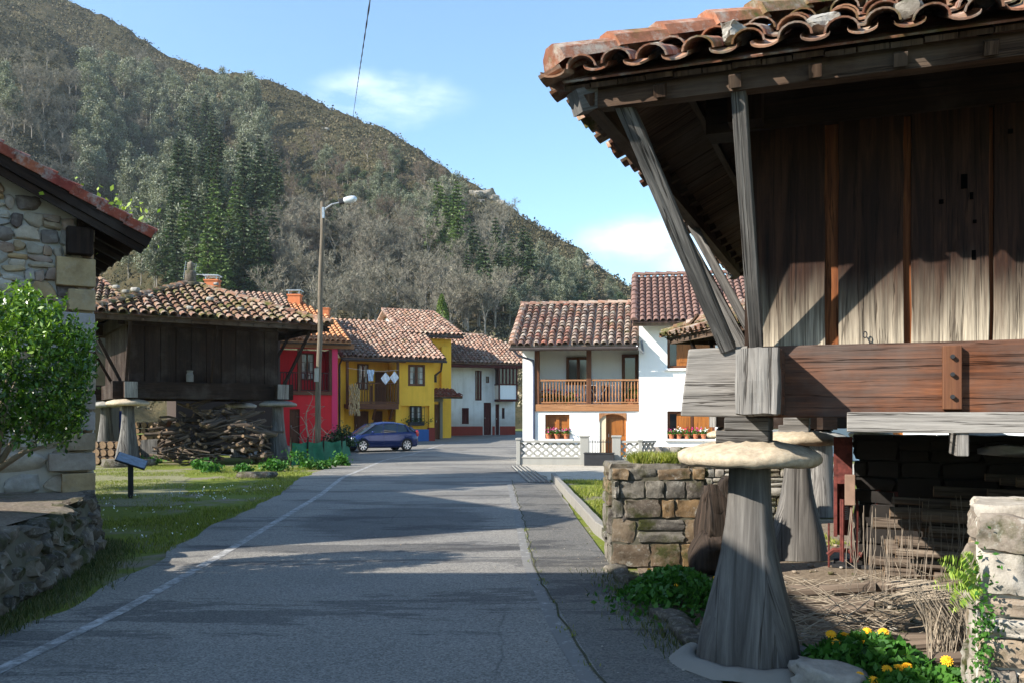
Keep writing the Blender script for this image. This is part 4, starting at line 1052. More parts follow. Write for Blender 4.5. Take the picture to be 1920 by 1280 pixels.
# TV antenna behind the roof
root = thing('tv_antenna', 'metal television antenna rising behind the far granary roof', 'antenna', (-13.2, 38.5, 6.5))
mb = MB(); mb.tube([(-13.6, 38.5, 6.3), (-13.6, 38.5, 8.15)], .02, 6); mb.build('mast', METAL, root)
mb = MB(); mb.tube([(-13.75, 38.5, 7.75), (-12.6, 38.4, 7.72)], .012, 5)
for k in range(9): mb.tube([(-13.6+.11*k, 38.2, 7.74), (-13.6+.11*k, 38.75, 7.74)], .006, 4)
mb.build('boom', METAL, root)
mb = MB()
for k in range(9): mb.tube([(-13.85+.012*k, 38.2, 7.5+.09*k), (-13.6+.03*k, 38.8, 7.5+.09*k)], .008, 4)
for k in range(3): mb.tube([(-13.85+.12*k, 38.2+.3*k, 7.5), (-13.75+.12*k, 38.2+.3*k, 8.25)], .008, 4)
mb.build('reflector', METAL, root)
rng.seed(6)
G3, T3 = granary('granary', 'small granary with drooping tiled eave between the white house and the near granary', (4.5, 18.8, 0), -75, 3.2, 3.4, 1.3, (1.28, 1.46), (1.5, 1.85), 3.15, 1., 1., 3.42, 24, T_OLD, .22, .36, post_r=(.3, .2), cap_r=.45, postm=W_GREY, tilekw=dict(jit=1.5, chan=True))
# concrete collar and boulders round the near post
mb = MB(); n = 28; v = []; f = []
for (rr, z) in ((.37, .0), (.37, .05), (.43, .06), (.49, .05), (.55, .0)):
    for j in range(n):
        t = 6.283*j/n; q = 1+.10*noise.noise(Vector((math.cos(t)*2, math.sin(t)*2, 4)))+.03*noise.noise(Vector((math.cos(t)*9, math.sin(t)*9, rr*9))); v.append((1.65+rr*q*math.cos(t), 6.3+rr*q*math.sin(t), z+.03*noise.noise(Vector((math.cos(t)*5, math.sin(t)*5, z)))))
for i in range(4):
    for j in range(n): f.append((i*n+j, i*n+(j+1) % n, (i+1)*n+(j+1) % n, (i+1)*n+j))
mb.add(v, f); mb.build('concrete_footing', CONC, label='pale concrete collar round the foot of the big flared post', cat='footing', smooth=True)
mb = MB(); mb.rock((2.04, 5.70, .03), (.52, .38, .24), k=.35, amp=.2, n=10, rot=(0, 0, -.3)); mb.build('boulder', S_GREY, label='pale grey boulder at the foot of the big flared post, bottom edge', cat='boulder', smooth=True)
# ================================================================ white house (two joined volumes)
rng.seed(40)
H = thing('house', 'white two-storey house with wooden balcony, lattice fence and two joined tiled roofs', 'house', (.4, 34, 0), R(-8))
f = Fr(980, 34, -8); T = f.T
aw0, aj, ar = 0., f.a(1198), f.a(1361); zt = f.z(1090, 664)
rec = (f.a(1004), aj, f.z(1100, 768), f.z(1100, 655)+.2)
wl = f.rect(1022, 776, 1068, 822); dr = (f.a(1124), f.a(1174), .0, f.z(1150, 775))
wu2 = f.rect(1251, 620, 1341, 690); wl2 = f.rect(1251, 770, 1341, 822)
mb = MB(T); wallh(mb, aw0, aj, 0, rec[3], [rec, wl, dr], th=.28); shell(mb, aw0, aj, 0, rec[3], 6.2)
y = 1.35; mb.add([(rec[0], y, rec[2]), (rec[1], y, rec[2]), (rec[1], y, rec[3]), (rec[0], y, rec[3])], [(0, 1, 2, 3)])
mb.add([(rec[0], .28, rec[2]), (rec[0], y, rec[2]), (rec[0], y, rec[3]), (rec[0], .28, rec[3])], [(0, 1, 2, 3)])
mb.add([(rec[1], .28, rec[2]), (rec[1], y, rec[2]), (rec[1], y, rec[3]), (rec[1], .28, rec[3])], [(0, 1, 2, 3)])
mb.build('wall', P_WHITE, H)
mb = MB(T); mb.bx(rec[0], rec[1], .05, 1.35, rec[2]-.12, rec[2]+.004); mb.build('balcony_floor', W_BROWN, H)
z2 = f.z(1290, 603)+.1; yr = -.06
mb = MB(T); wallh(mb, aj+.001, ar, 0, z2, [wu2, wl2], th=.28, y=yr); shell(mb, aj+.001, ar, 0, z2, 7., y=yr)
mb.add([(aj+.001, yr, z2), (ar, yr, z2), (ar, 7, z2), (aj+.001, 7, z2)], [(0, 1, 2, 3)]); mb.build('wall', P_WHITE, H)
mb = MB(T); masonry(mb, f.a(1215), ar+.05, 0, f.z(1240, 836), lambda a, z: (a, yr-.01, z), .15, .3, .25, .6, depth=.05); mb.build('stone_plinth', S_LIGHT, H)
# roof left
rp = RP(T @ Vector((0, -.75, f.z(1000, 651))), -8, 29); s0 = rp.st(rp.hit(955, 652))[0]; s1 = rp.st(rp.hit(1197, 648))[0]; tt = rp.st(rp.hit(1080, 573))[1]
sl_, sr_ = rp.st(rp.hit(979, 574))[0], rp.st(rp.hit(1197, 571))[0]
rpl = [(s0, 0), (s1, 0), (s1, tt), (s0+.05, tt)]
roof(H, rp, rpl, T_WHITE, cw=.27, rl=.30, jit=1.6, hf=.62, seg=6)
mb = MB(); N = rp.N; ridge(mb, rp.at(s0, tt)+N*.05, rp.at(s1, tt)+N*.05, .13, .38); ridge(mb, rp.at(s0+.06, 0)+N*.05, rp.at(s0+.1, tt)+N*.05, .13, .38); mb.build('ridge_tiles', T_VILLAGE, H)
# back slope
rb = RP(rp.at(s1, tt), 172, -29); rb = RP(rp.at(s0, tt), -8, -29)
mb = MB(); mb.slab([rp.at(s0, tt), rp.at(s1, tt), rb.P+rb.U*(s1-s0)+rb.S*tt, rb.P+rb.S*tt], (0, 0, -.12)); mb.build('roof', T_WHITE, H)
mb = MB(T); gzp = [(0, .0, rec[3]), (0, 6.2, rec[3]), (0, 3.1, rec[3]+1.7)]; mb.add(gzp, [(0, 1, 2)]); mb.build('gable', P_WHITE, H)
# roof right
rq = RP(T @ Vector((0, -.7, f.z(1290, 601))), -8, 30); q = [rq.st(rq.hit(*c)) for c in ((1186, 604), (1400, 596), (1400, 514), (1211, 519))]
q[1] = (q[1][0]+.3, q[0][1]); q[2] = (q[1][0], q[3][1]); q[3] = (q[0][0]+.06, q[3][1])
roof(H, rq, q, T_BROWN, cw=.235, rl=.34, jit=.5, seg=5); mb = MB(); N = rq.N
ridge(mb, rq.at(*q[3])+N*.05, rq.at(*q[2])+N*.05, .13); ridge(mb, rq.at(q[0][0]+.05, q[0][1])+N*.05, rq.at(*q[3])+N*.05, .12); mb.build('ridge_tiles', T_BROWN, H)
rb = RP(rq.at(*q[3]), -8, -30); mb = MB(); mb.slab([rb.P, rb.P+rb.U*(q[2][0]-q[3][0]), rb.P+rb.U*(q[2][0]-q[3][0])+rb.S*4, rb.P+rb.S*4], (0, 0, -.12)); mb.build('roof', T_BROWN, H)
g3 = T.inverted() @ rq.at(*q[3]); mb = MB(T); mb.add([(aj+.001, yr, z2), (aj+.001, 7, z2), (aj+.001, g3.y, g3.z-.2)], [(0, 1, 2)]); mb.build('gable', P_WHITE, H)
mb = MB(T)
for i in range(7): a = aj+.25+i*.62; mb.bx(a, a+.12, -.6, yr, z2-.2, z2-.06)
mb.build('rafter', W_DARK, H)
# gutters, pipes
def gut(p0, p1, par, mat, r=.065): mb = MB(); mb.tube([p0, p1], r, 8); mb.build('gutter', mat, par)
gut(rp.at(s0, -.06)-Vector((0, 0, .09)), rp.at(s1, -.06)-Vector((0, 0, .09)), H, GUTTER); gut(rq.at(q[0][0], -.06)-Vector((0, 0, .07)), rq.at(q[1][0], -.06)-Vector((0, 0, .07)), H, GUTTER)
mb = MB(T); a = f.a(985)
mb.tube([(a-.35, -.82, f.z(975, 658)), (a-.2, -.5, f.z(975, 668)), (f.a(1000), -.06, f.z(985, 676)), (f.a(1001), -.06, f.z(985, 700)), (f.a(1001), -.06, .9)], .045, 8); mb.build('downpipe', GUTTER_B, H)
mb = MB(T); mb.tube([(aj-.1, -.8, f.z(1198, 652)), (aj+.15, -.3, f.z(1198, 662)), (aj+.1, -.12, f.z(1198, 640))], .045, 8); mb.build('downpipe', METAL, H)
# balcony timber
zr, zb = f.z(1100, 712), f.z(1100, 757); zf = f.z(1100, 770)
mb = MB(T); mb.bx(f.a(1000), aj+.02, -.06, .10, zf, zb); mb.build('balcony_beam', W_RAIL, H, bevel=.01)
for px in (1004, 1101): mb = MB(T); c = f.a(px)+.06; mb.bx(c-.09, c+.09, -.03, .14, zb, rec[3]-.02); mb.build('balcony_post', W_BROWN, H, bevel=.01)
mb = MB(T); mb.bx(rec[0]-.1, aj, -.05, .16, rec[3]-.22, rec[3]-.02); mb.build('lintel', W_BROWN, H)
mb = MB(T); mb.bx(rec[0], aj, .0, .09, zr-.03, zr+.035); mb.bx(rec[0], aj, .02, .07, zb+.04, zb+.09)
n = 33
for i in range(n): a = rec[0]+.08+(aj-rec[0]-.12)*i/(n-1); mb.lathe([(.018, zb+.09), (.018, zb+.2), (.03, zb+.35), (.016, zb+.5), (.026, zb+.62), (.018, zr-.03)], 6, (a, .045, 0))
mb.build('balcony_railing', W_RAIL, H)
f2 = Fr(980, 34, -8)
def doorleaf(fr, rc, par, mat, name='door', y=.2, panels=2, arch=False, handle=True, label=None):
    x0, x1, z0, z1 = rc; mb = MB(fr.T); mb.bx(x0, x1, y, y+.05, z0, z1)
    for i in range(panels):
        zz = z0+(z1-z0)*(.08+.9*i/panels); zh = (z1-z0)*(.9/panels-.08); xm = (x1-x0)
        mb.bx(x0+xm*.14, x0+xm*.86, y-.02, y, zz, zz+zh)
    mb.bx(x0, x0+.06, y-.04, y, z0, z1); mb.bx(x1-.06, x1, y-.04, y, z0, z1); mb.bx(x0+.06, x1-.06, y-.038, y, z1-.07, z1)
    o = mb.build(name, mat, par, bevel=.006, label=label)
    if handle: mb = MB(fr.T); mb.tube([(x0+.1, y-.07, (z0+z1)/2), (x0+.1, y-.07, (z0+z1)/2+.12)], .015, 6); mb.build('handle', METAL, o)
    return o
b = 1.35
r_ = f.rect(1062, 669, 1107, 720, b); window(f, (r_[0], r_[1], r_[2], r_[3]), H, W_BROWN, 2, 1, dep=1.31, fw=.1)
r_ = f.rect(1166, 664, 1197, 766, b); window(f, (r_[0], aj-.03, rec[2]+.01, r_[3]), H, W_BROWN, 1, 1, dep=1.31, fw=.12, name='balcony_door')
o = window(f, wl, H, W_ORANGE, 2, 1, dep=.2, fw=.10, pm=W_ORANGE); 
doorleaf(f, (f.a(1136), dr[1], .12, dr[3]), H, W_ORANGE, panels=2)
mb = MB(T); mb.bx(dr[0], f.a(1136), .05, .27, 0, dr[3]); mb.bx(dr[0], dr[1], -.25, .2, 0, .115); mb.build('door_jamb', P_BEIGE, H)
mb = MB(T); 
c = (dr[0]+dr[1])/2; R_ = (dr[1]-dr[0])/2
pts = [(c-R_-.04, 0, dr[3]-.3)]+[(c+R_*math.cos(t)*1.04, 0, dr[3]-.3+.3*math.sin(t)) for t in np.linspace(math.pi, 0, 9)]
v = []; F_ = []
for p in pts[1:]: v += [(p[0], -.01, p[2]), (p[0], -.01, dr[3]+.03)]
for i in range(8): F_.append((2*i, 2*i+2, 2*i+3, 2*i+1))
v2 = [(a_, .12, c_) for a_, _, c_ in v]; F_ += [tuple(k+18 for k in q_) for q_ in F_]+[(2*i, 2*i+18, 2*i+20, 2*i+2) for i in range(8)]
mb.add(v+v2, F_); mb.build('door_arch', W_RAIL, H)
for rc in (wu2, wl2):
    o = window(f, rc, H, W_BROWN, 2, 1, dep=.2+yr, fw=.1)
    x0, x1, z0, z1 = rc; w_ = x1-x0
    for k_, (a0, a1) in enumerate(((x0+w_*.20, x0+w_*.49), (x0+w_*.56, x1-.1))):
        mb = MB(T); mb.bx(a0, a1, .08, .12, z0+.1, z1-.1); mb.bx(a0+.09, a1-.09, .065, .08, z0+.22, z1-.22); mb.build('shutter', W_ORANGE, o, bevel=.006)
    mb = MB(T); mb.bx(x0-.1, x1+.1, yr-.1, .1, z0-.07, z0); mb.build('sill', P_WHITE, o)
mb = MB(T); mb.bx(wl[0]-.12, wl[1]+.12, -.12, .1, wl[2]-.06, wl[2]); mb.build('sill', P_WHITE, H)
# chimney cap peeping over the ridge
mb = MB(); p = rp.at((s0+s1)/2+.3, tt)+Vector((.2, 1., 0)); 
mb.lathe([(.10, -.8), (.10, .05), (.2, .05), (.2, .2), (.05, .3)], 10, tuple(p)); mb.build('flue', METAL, H)
# flower pots
def flowerpot(pos, s, petal, lab, grp, n=26, seed=0):
    r = np.random.RandomState(seed+3); root = thing('flower_pot', lab, 'flower pot', pos, 0, grp)
    mb = MB(PM[root.name].copy()); mb.lathe([(.075*s, 0), (.11*s, .17*s), (.125*s, .17*s), (.125*s, .2*s), (.09*s, .2*s)], 14); mb.build('pot', TERRA, root, smooth=False)
    C = r.normal(size=(90, 3))*np.array([.09, .09, .06])*s+np.array([0, 0, .28*s]); V, Q = leaves(C, r.uniform(.05, .1, 90)*s, .7, nr=r, up=.3)
    fastmesh('leaves', V, Q, r.uniform(0, 1, 90), LEAF_GREEN, parent=root)
    C = r.normal(size=(n, 3))*np.array([.10, .10, .05])*s+np.array([0, 0, .37*s]); V, Q = leaves(C, r.uniform(.05, .09, n)*s, .9, nr=r)
    fastmesh('flowers', V, Q, r.uniform(0, 1, n), petal, parent=root)
for i, px in enumerate((1029, 1045, 1062)):
    flowerpot(T @ Vector((f.a(px), -.04, wl[2])), .95, PETAL_P if i != 1 else m_plain('petal_pale_pink', (.7, .3, .45), .7, .2, 0, .3, 30, 0), ['left pot of magenta flowers on the small lower window sill', 'middle pot of pale pink flowers on the small lower window sill', 'right pot of magenta flowers on the small lower window sill'][i], 'flower pots on the small lower window', seed=i)
for i, px in enumerate((1259, 1273, 1288, 1304, 1319)):
    flowerpot(T @ Vector((f.a(px), -.09, wl2[2])), .9, (PETAL_P, PETAL_W, m_plain('petal_red', (.6, .03, .08), .7), PETAL_P, PETAL_W)[i], ['pink flower pot at the left end of the large lower window sill', 'yellowish-white flower pot, second on the large lower window sill', 'red flower pot in the middle of the large lower window sill', 'pink flower pot, fourth on the large lower window sill', 'white flower pot at the right end of the large lower window sill'][i], 'flower pots on the large lower window', seed=i+9)
for i, (px, s) in enumerate(((1027, 1.9), (1049, 1.7), (1071, 1.7), (1187, 2.2))):
    flowerpot(T @ Vector((f.a(px, .6), .6, zf+.02)), s, PETAL_P if i < 3 else PETAL_W, ['red-flowered pot at the left end of the balcony floor', 'small pot second from left on the balcony floor', 'small pot beside the drying rack on the balcony', 'leafy yellow-green plant at the right end of the balcony'][i], 'pots on the white house balcony', n=10 if i < 3 else 2, seed=i+20)
# drying rack on the balcony
root = thing('drying_rack', 'white folding clothes rack with dark laundry on the balcony', 'clothes rack', T @ Vector((f.a(1122, .6), .6, zf)), R(-8))
M_ = lambda: MB(PM[root.name].copy()); mb = M_()
for y in (-.25, .25): mb.tube([(-.35, y, .0), (.35, y, .95)], .02, 6); mb.tube([(.35, y, .0), (-.35, y, .95)], .02, 6)
for x in np.linspace(-.6, .6, 7): mb.tube([(x, -.25, .97), (x, .25, .97)], .008, 4)
for y in (-.25, .25): mb.tube([(-.62, y, .97), (.62, y, .97)], .014, 5)
mb.build('rack_frame', CLOTH_W, root)
for (x, w_, h_, mt) in ((-.25, .3, .6, CLOTH_D), (.22, .34, .75, CLOTH_D), (.02, .2, .5, CLOTH_W), (-.48, .16, .3, CLOTH_W)):
    mb = M_(); V = []; n = 8
    for j in range(4):
        for i in range(n+1): V.append((x-w_/2+w_*i/n, -.23+.02*math.sin(i*1.7+j)+.12*(x > .1), .96-h_*j/3))
    mb.add(V, [(j*(n+1)+i, j*(n+1)+i+1, (j+1)*(n+1)+i+1, (j+1)*(n+1)+i) for j in range(3) for i in range(n)]); mb.build('garment', mt, root, smooth=True)
# lattice fence
FR = thing('garden_fence', 'pale concrete lattice fence with gate pillars in front of the white house', 'fence', gp(970, 869), R(-8))
ff = Fr(970, 32.9, -8); TF = ff.T
def lattice(mb, a0, a1, z0, z1, y0=0., TT=None):
    n = max(1, int(round((a1-a0)/(.30)))); mrows = 2; dz = (z1-z0)/mrows; da = (a1-a0)/n
    for i in range(n):
        for j in range(mrows):
            x0, zz = a0+i*da, z0+j*dz
            for (p, q_) in (((x0, zz), (x0+da, zz+dz)), ((x0+da, zz), (x0, zz+dz))):
                mb.beam((p[0], y0+(.006 if p[0] > x0 else -.006), p[1]), (q_[0], y0+(.006 if p[0] > x0 else -.006), q_[1]), .075, .05, up=(0, 1, 0), r=.5)
zl0, zl1 = ff.z(1030, 855), ff.z(1030, 829)
p1, p2, p3, p4, p5 = ff.a(970), ff.a(1088), ff.a(1104), ff.a(1148), ff.a(1164); p6 = ff.a(1197)
for (a0, a1) in ((p1+.12, p2), (p5, p6)):
    mb = MB(TF); lattice(mb, a0, a1, zl0, zl1); mb.build('lattice_panel', CONC_W, FR)
    mb = MB(TF); mb.bx(a0, a1, -.08, .08, 0, zl0-.06); mb.bx(a0, a1, -.1, .1, zl0-.06, zl0); mb.build('fence_base', CONC_W, FR, bevel=.008)
    mb = MB(TF); mb.bx(a0-.04, a1+.02, -.1, .1, zl1, zl1+.08); mb.build('fence_rail', CONC_W, FR, bevel=.01)
for (a0, a1, zz) in ((p1-.02, p1+.12, zl1+.1), (p2, p3, zl1+.2), (p4, p5, zl1+.2), (p6, p6+.14, zl1+.06)):
    mb = MB(TF); mb.bx(a0, a1, -.14, .14, 0, zz); mb.bx(a0-.03, a1+.03, -.17, .17, zz, zz+.07); mb.build('pillar', CONC_W, FR, bevel=.01)
Tn = TF @ Matrix.Translation((p6+.14, 0, 0)) @ Matrix.Rotation(R(62), 4, 'Z')
mb = MB(Tn); lattice(mb, 0, .9, zl0, zl1); mb.build('lattice_panel', CONC_W, FR); mb = MB(Tn); mb.bx(0, .9, -.08, .08, 0, zl0); mb.bx(0, .9, -.1, .1, zl1, zl1+.08); mb.build('fence_base', CONC_W, FR)
gt = thing('gate', 'thin iron bar gate between the pillars of the lattice fence', 'gate', TF @ Vector(((p3+p4)/2, 0, 0)), R(-8)); mb = MB(TF)
for i in range(9): a = p3+.04+(p4-p3-.08)*i/8; mb.tube([(a, 0, .1), (a, 0, zl1+.12)], .012, 5)
for z in (.14, zl1+.02): mb.bx(p3+.02, p4-.02, -.012, .012, z, z+.03)
mb.build('bars', DARK, gt)
mb = MB(TF); a0, a1 = ff.a(1097), ff.a(1152); mb.bx(a0, a1, -.62, -.22, .0, .46); mb.bx(a0-.02, a1+.02, -.64, -.2, .42, .46); mb.build('planter_box', DARK, label='long dark planter box standing before the gate of the white house', cat='planter box', bevel=.012)

# ================================================================ second white house glimpsed under the granary
H2 = thing('house', 'white house with orange shutters glimpsed through the gap below the near granary beam', 'house', (13.5, 36, 0), R(-8))
f = Fr(1600, 36, -8); mb = MB(f.T); rc = (1.0, 1.9, .75, 1.7); rc2 = (4., 5.4, .75, 1.7); wallh(mb, 0, 9, 0, 2.6, [rc, rc2]); shell(mb, 0, 9, 0, 2.6, 6); mb.add([(0, 0, 2.6), (9, 0, 2.6), (9, 6, 2.6), (0, 6, 2.6)], [(0, 1, 2, 3)]); mb.build('wall', P_WHITE, H2)
for r_ in (rc, rc2): window(f, r_, H2, W_ORANGE, 2, 1, dep=.15, fw=.08, pm=W_ORANGE)

# ================================================================ village street, left side
def house_box(H, fr, a0, a1, z1, dp, mat, holes=(), y=0., z0=-.1, name='wall', th=.25):
    mb = MB(fr.T); wallh(mb, a0, a1, z0, z1, holes, th=th, y=y); shell(mb, a0, a1, z0, z1, dp, y=y); return mb.build(name, mat, H)
def railing(fr, a0, a1, z0, z1, H, mat, y=0., sp=.16, w=.045, sides=0.):
    mb = MB(fr.T); mb.bx(a0, a1, y-.04, y+.04, z1-.07, z1); mb.bx(a0, a1, y-.04, y+.04, z0, z0+.08)
    n = int((a1-a0)/sp)
    for i in range(n+1): a = a0+.03+(a1-a0-.06)*i/n; mb.bx(a-w/2, a+w/2, y-w/2, y+w/2, z0+.08, z1-.07)
    if sides:
        for a in (a0, a1):
            mb.bx(a-.03, a+.03, y+.05, y+sides, z1-.07, z1); mb.bx(a-.03, a+.03, y+.05, y+sides, z0, z0+.08)
            for k in range(int(sides/sp)): yy = y+.12+k*sp; mb.bx(a-.02, a+.02, yy, yy+.04, z0+.08, z1-.07)
    return mb.build('balcony_railing', mat, H)
def chimney(px0, px1, y0, y1, d, H, mat=None, cap=True):
    x0, x1 = PX(px0, d), PX(px1, d); z0, z1 = PZ(y1, d), PZ(y0, d); w_ = x1-x0; zc = z1-.32*w_ if cap else z1
    mb = MB(); mb.bx(x0+.03*w_, x1-.03*w_, d-w_*.4, d+w_*.4, z0-1.2, zc-.12*w_); mb.bx(x0-.04*w_, x1+.04*w_, d-w_*.45, d+w_*.45, zc-.12*w_, zc); o = mb.build('chimney', mat or BRICK, H)
    if cap:
        mb = MB(); 
        for (a, b_) in ((.1, .1), (.9, .1), (.1, .9), (.9, .9)): mb.box((x0+w_*a, d-w_*.4+w_*.8*b_, (zc+z1-.06)/2), (.07*w_, .07*w_, z1-zc-.06))
        mb.bx(x0-.06*w_, x1+.06*w_, d-w_*.5, d+w_*.5, z1-.06, z1); mb.build('chimney_cap', METAL, o)
# ---- yellow house Y (front volume + taller rear volume)
Y = thing('house', 'yellow house with brown balcony, hanging laundry and drying corn cobs', 'house', (-9.5, 54, .24), R(25))
f = Fr(632, 53, 25); T = f.T; g = gz(54)
aL, aB0, aB1, aR = 0., f.a(645), f.a(742), f.a(814)
ze = f.z(730, 673)
rcb = (aB0, aB1, -.1, ze-.05); w1 = f.rect(765, 683, 797, 723); nich = f.rect(752, 760, 805, 812); nich = (nich[0], nich[1], g+.35, nich[3])
house_box(Y, f, aL, aR, ze, 7.5, P_YELLOW, [rcb, w1, nich])
mb = MB(T); yb = 1.5; mb.add([(aB0, yb, 0), (aB1, yb, 0), (aB1, yb, ze), (aB0, yb, ze)], [(0, 1, 2, 3)]); mb.add([(aB1, .25, 0), (aB1, yb, 0), (aB1, yb, ze), (aB1, .25, ze)], [(0, 1, 2, 3)]); mb.add([(aB0, .25, 0), (aB0, yb, 0), (aB0, yb, ze), (aB0, .25, ze)], [(0, 1, 2, 3)]); mb.build('recess_wall', P_YELLOW, Y)
mb = MB(T); yn = .45; mb.add([(nich[0], .25, nich[2]), (nich[1], .25, nich[2]), (nich[1], .25, nich[3]), (nich[0], .25, nich[3])], [(0, 1, 2, 3)]); mb.build('niche_wall', P_YELLOW, Y)
zfl = f.z(700, 757); 
mb = MB(T); mb.bx(aB0, aB1, -.55, 1.5, zfl-.22, zfl); mb.build('balcony_floor', W_BROWN, Y)
mb = MB(T); mb.bx(aB0, aB1, -.6, -.5, zfl-.3, zfl+.06); mb.build('balcony_beam', W_BROWN, Y)
railing(f, f.a(668, -.5), aB1+.02, zfl+.08, f.z(700, 717), Y, W_BROWN, y=-.5)
for px in (647, 692, 741): mb = MB(T); c = f.a(px); mb.bx(c-.07, c+.07, -.58, -.44, zfl, ze-.02) if px != 692 else mb.bx(c-.06, c+.06, -.45, -.33, zfl, zfl+1.1); mb.build('balcony_post', W_BROWN, Y)
for px in (700, 732): mb = MB(T); c = f.a(px); mb.beam((c, .1, zfl-.9), (c, -.45, zfl-.25), .12, .12); mb.build('bracket', W_BROWN, Y)
mb = MB(T); mb.bx(aB0-.2, aB1+.4, -.72, -.5, ze-.22, ze-.02); mb.bx(aR*.62, aR+.1, -.12, .0, ze-.12, ze-.02); mb.build('eave_beam', W_BROWN, Y)
r_ = f.rect(670, 682, 690, 716, 1.5); window(f, (r_[0], r_[1], zfl+.9, r_[3]), Y, W_BROWN, 2, 2, dep=1.45, curtain=True)
doorleaf(f, (f.a(703, 1.5), f.a(724, 1.5), zfl+.01, zfl+2.), Y, W_BROWN, y=1.4, name='balcony_door')
doorleaf(f, (f.a(664, 1.5), f.a(690, 1.5), g, zfl-.4), Y, W_BROWN, y=1.42, name='garage_door', panels=1)
doorleaf(f, (f.a(700, 1.5), f.a(716, 1.5), g, zfl-.4), Y, W_BROWN, y=1.42)
window(f, w1, Y, W_BROWN, 2, 3, dep=.06, fw=.14, curtain=True)
w2 = f.rect(769, 760, 790, 796, .2); o = window(f, w2, Y, W_DARK, 2, 3, dep=.2, fw=.07, curtain=True)
mb = MB(T)
for a in np.linspace(f.a(766), f.a(795), 7): mb.tube([(a, -.1, f.z(780, 796)), (a, -.1, f.z(780, 762))], .012, 4)
for y_ in (764, 779, 795): mb.bx(f.a(766), f.a(795), -.11, -.09, f.z(780, y_), f.z(780, y_)+.03)
mb.build('window_grille', DARK, Y)
mb = MB(T); mb.bx(f.a(767), f.a(794), -.12, .2, f.z(780, 797), f.z(780, 790)); mb.build('window_box', DARK, Y)
C = NR.normal(size=(160, 3))*np.array([.55, .12, .1])+np.array(T @ Vector((f.a(780), -.05, f.z(780, 788)))); V_, Q_ = leaves(C, NR.uniform(.08, .16, 160), .6); o = fastmesh('window_plants', V_, Q_, NR.uniform(0, 1, 160), LEAF_DARK); o.parent = Y; o.matrix_parent_inverse = PM[Y.name].inverted()
mb = MB(T); mb.bx(nich[0]-.05, nich[1]+.1, -.035, -.001, -.1, g+.75); mb.build('plinth', P_BLUE, Y)
mb = MB(T); mb.bx(aR-.35, aR+.04, -.04, .3, -.1, g+.85); mb.build('plinth', P_DRED, Y)
rp = RP(T @ Vector((0, -.7, ze+.02)), 25, 25); po = [rp.st(rp.hit(*c)) for c in ((642, 670), (837, 674), (748, 606), (560, 592))]
po[0] = (po[0][0], 0); po[1] = (po[1][0], 0); po[2] = (po[1][0], po[2][1]); po[3] = (po[0][0], po[2][1])
roof(Y, rp, po, T_VILLAGE, cw=.3, rl=.36, jit=2.2, seg=4, hf=.75)
gut(rp.at(po[0][0], -.08)-Vector((0, 0, .1)), rp.at(po[1][0], -.08)-Vector((0, 0, .1)), Y, GUTTER, .07)
mb = MB(T); mb.tube([(aL+.1, -.75, ze-.1), (aL+.12, -.1, ze-.4), (aL+.12, -.1, g)], .06, 6); mb.build('downpipe', GUTTER, Y)
mb = MB(T); mb.tube([(aR+.3, -.6, ze-.1), (aR+.6, .4, ze-.6), (aR-.1, .9, ze-1.2)], .06, 6); mb.build('downpipe', GUTTER, Y)
# rear tall volume
f2 = Fr(744, 58.5, 25); z2 = f2.z(800, 634); a2 = f2.a(846)
house_box(Y, f2, 0, a2, z2, 6., P_YELLOW, name='upper_wall')
rq = RP(f2.T @ Vector((0, -.7, f2.z(800, 629))), 25, 24); qo = [rq.st(rq.hit(*c)) for c in ((762, 625), (868, 629), (759, 587), (651, 575))]
q0 = qo[0][0]-.3; q1 = qo[1][0]; qt = (qo[2][1]+qo[3][1])/2
po2 = [(q0, 0), (q1, 0), (q1-.5, qt), (q0, qt)]
roof(Y, rq, po2, T_VILLAGE, cw=.3, rl=.36, jit=2.2, hf=.75, ridges=[((q0, qt), (q1-.5, qt)), ((q1, 0), (q1-.5, qt)), ((q0+.06, 0), (q0+.06, qt))])
gut(rq.at(q0, -.08)-Vector((0, 0, .1)), rq.at(q1, -.08)-Vector((0, 0, .1)), Y, GUTTER, .07)
# hidden back slope + visible white gable on the left
A_ = rq.at(q0, 0); B_ = rq.at(q0, qt); C_ = B_+(B_-A_).reflect(Vector((0, 0, 1)))*.9
Bk = rq.at(q1-.5, qt); Ck = Bk+(C_-B_)
rb_ = RP(C_, 205, 24)
mb = MB(); mb.slab([B_, Bk, Ck, C_], (0, 0, -.12)); mb.build('roof', T_VILLAGE, Y)
ins = f2.u*.45
mb = MB(); mb.add([A_+ins-Vector((0, 0, .2)), B_+ins-Vector((0, 0, .2)), C_+ins-Vector((0, 0, .2)), C_+ins-Vector((0, 0, 4)), A_+ins-Vector((0, 0, 4))], [(0, 1, 2, 3, 4)]); mb.build('gable', P_WHITE, Y)
chimney(782, 791, 582, 600, 63, Y, CONC, False)
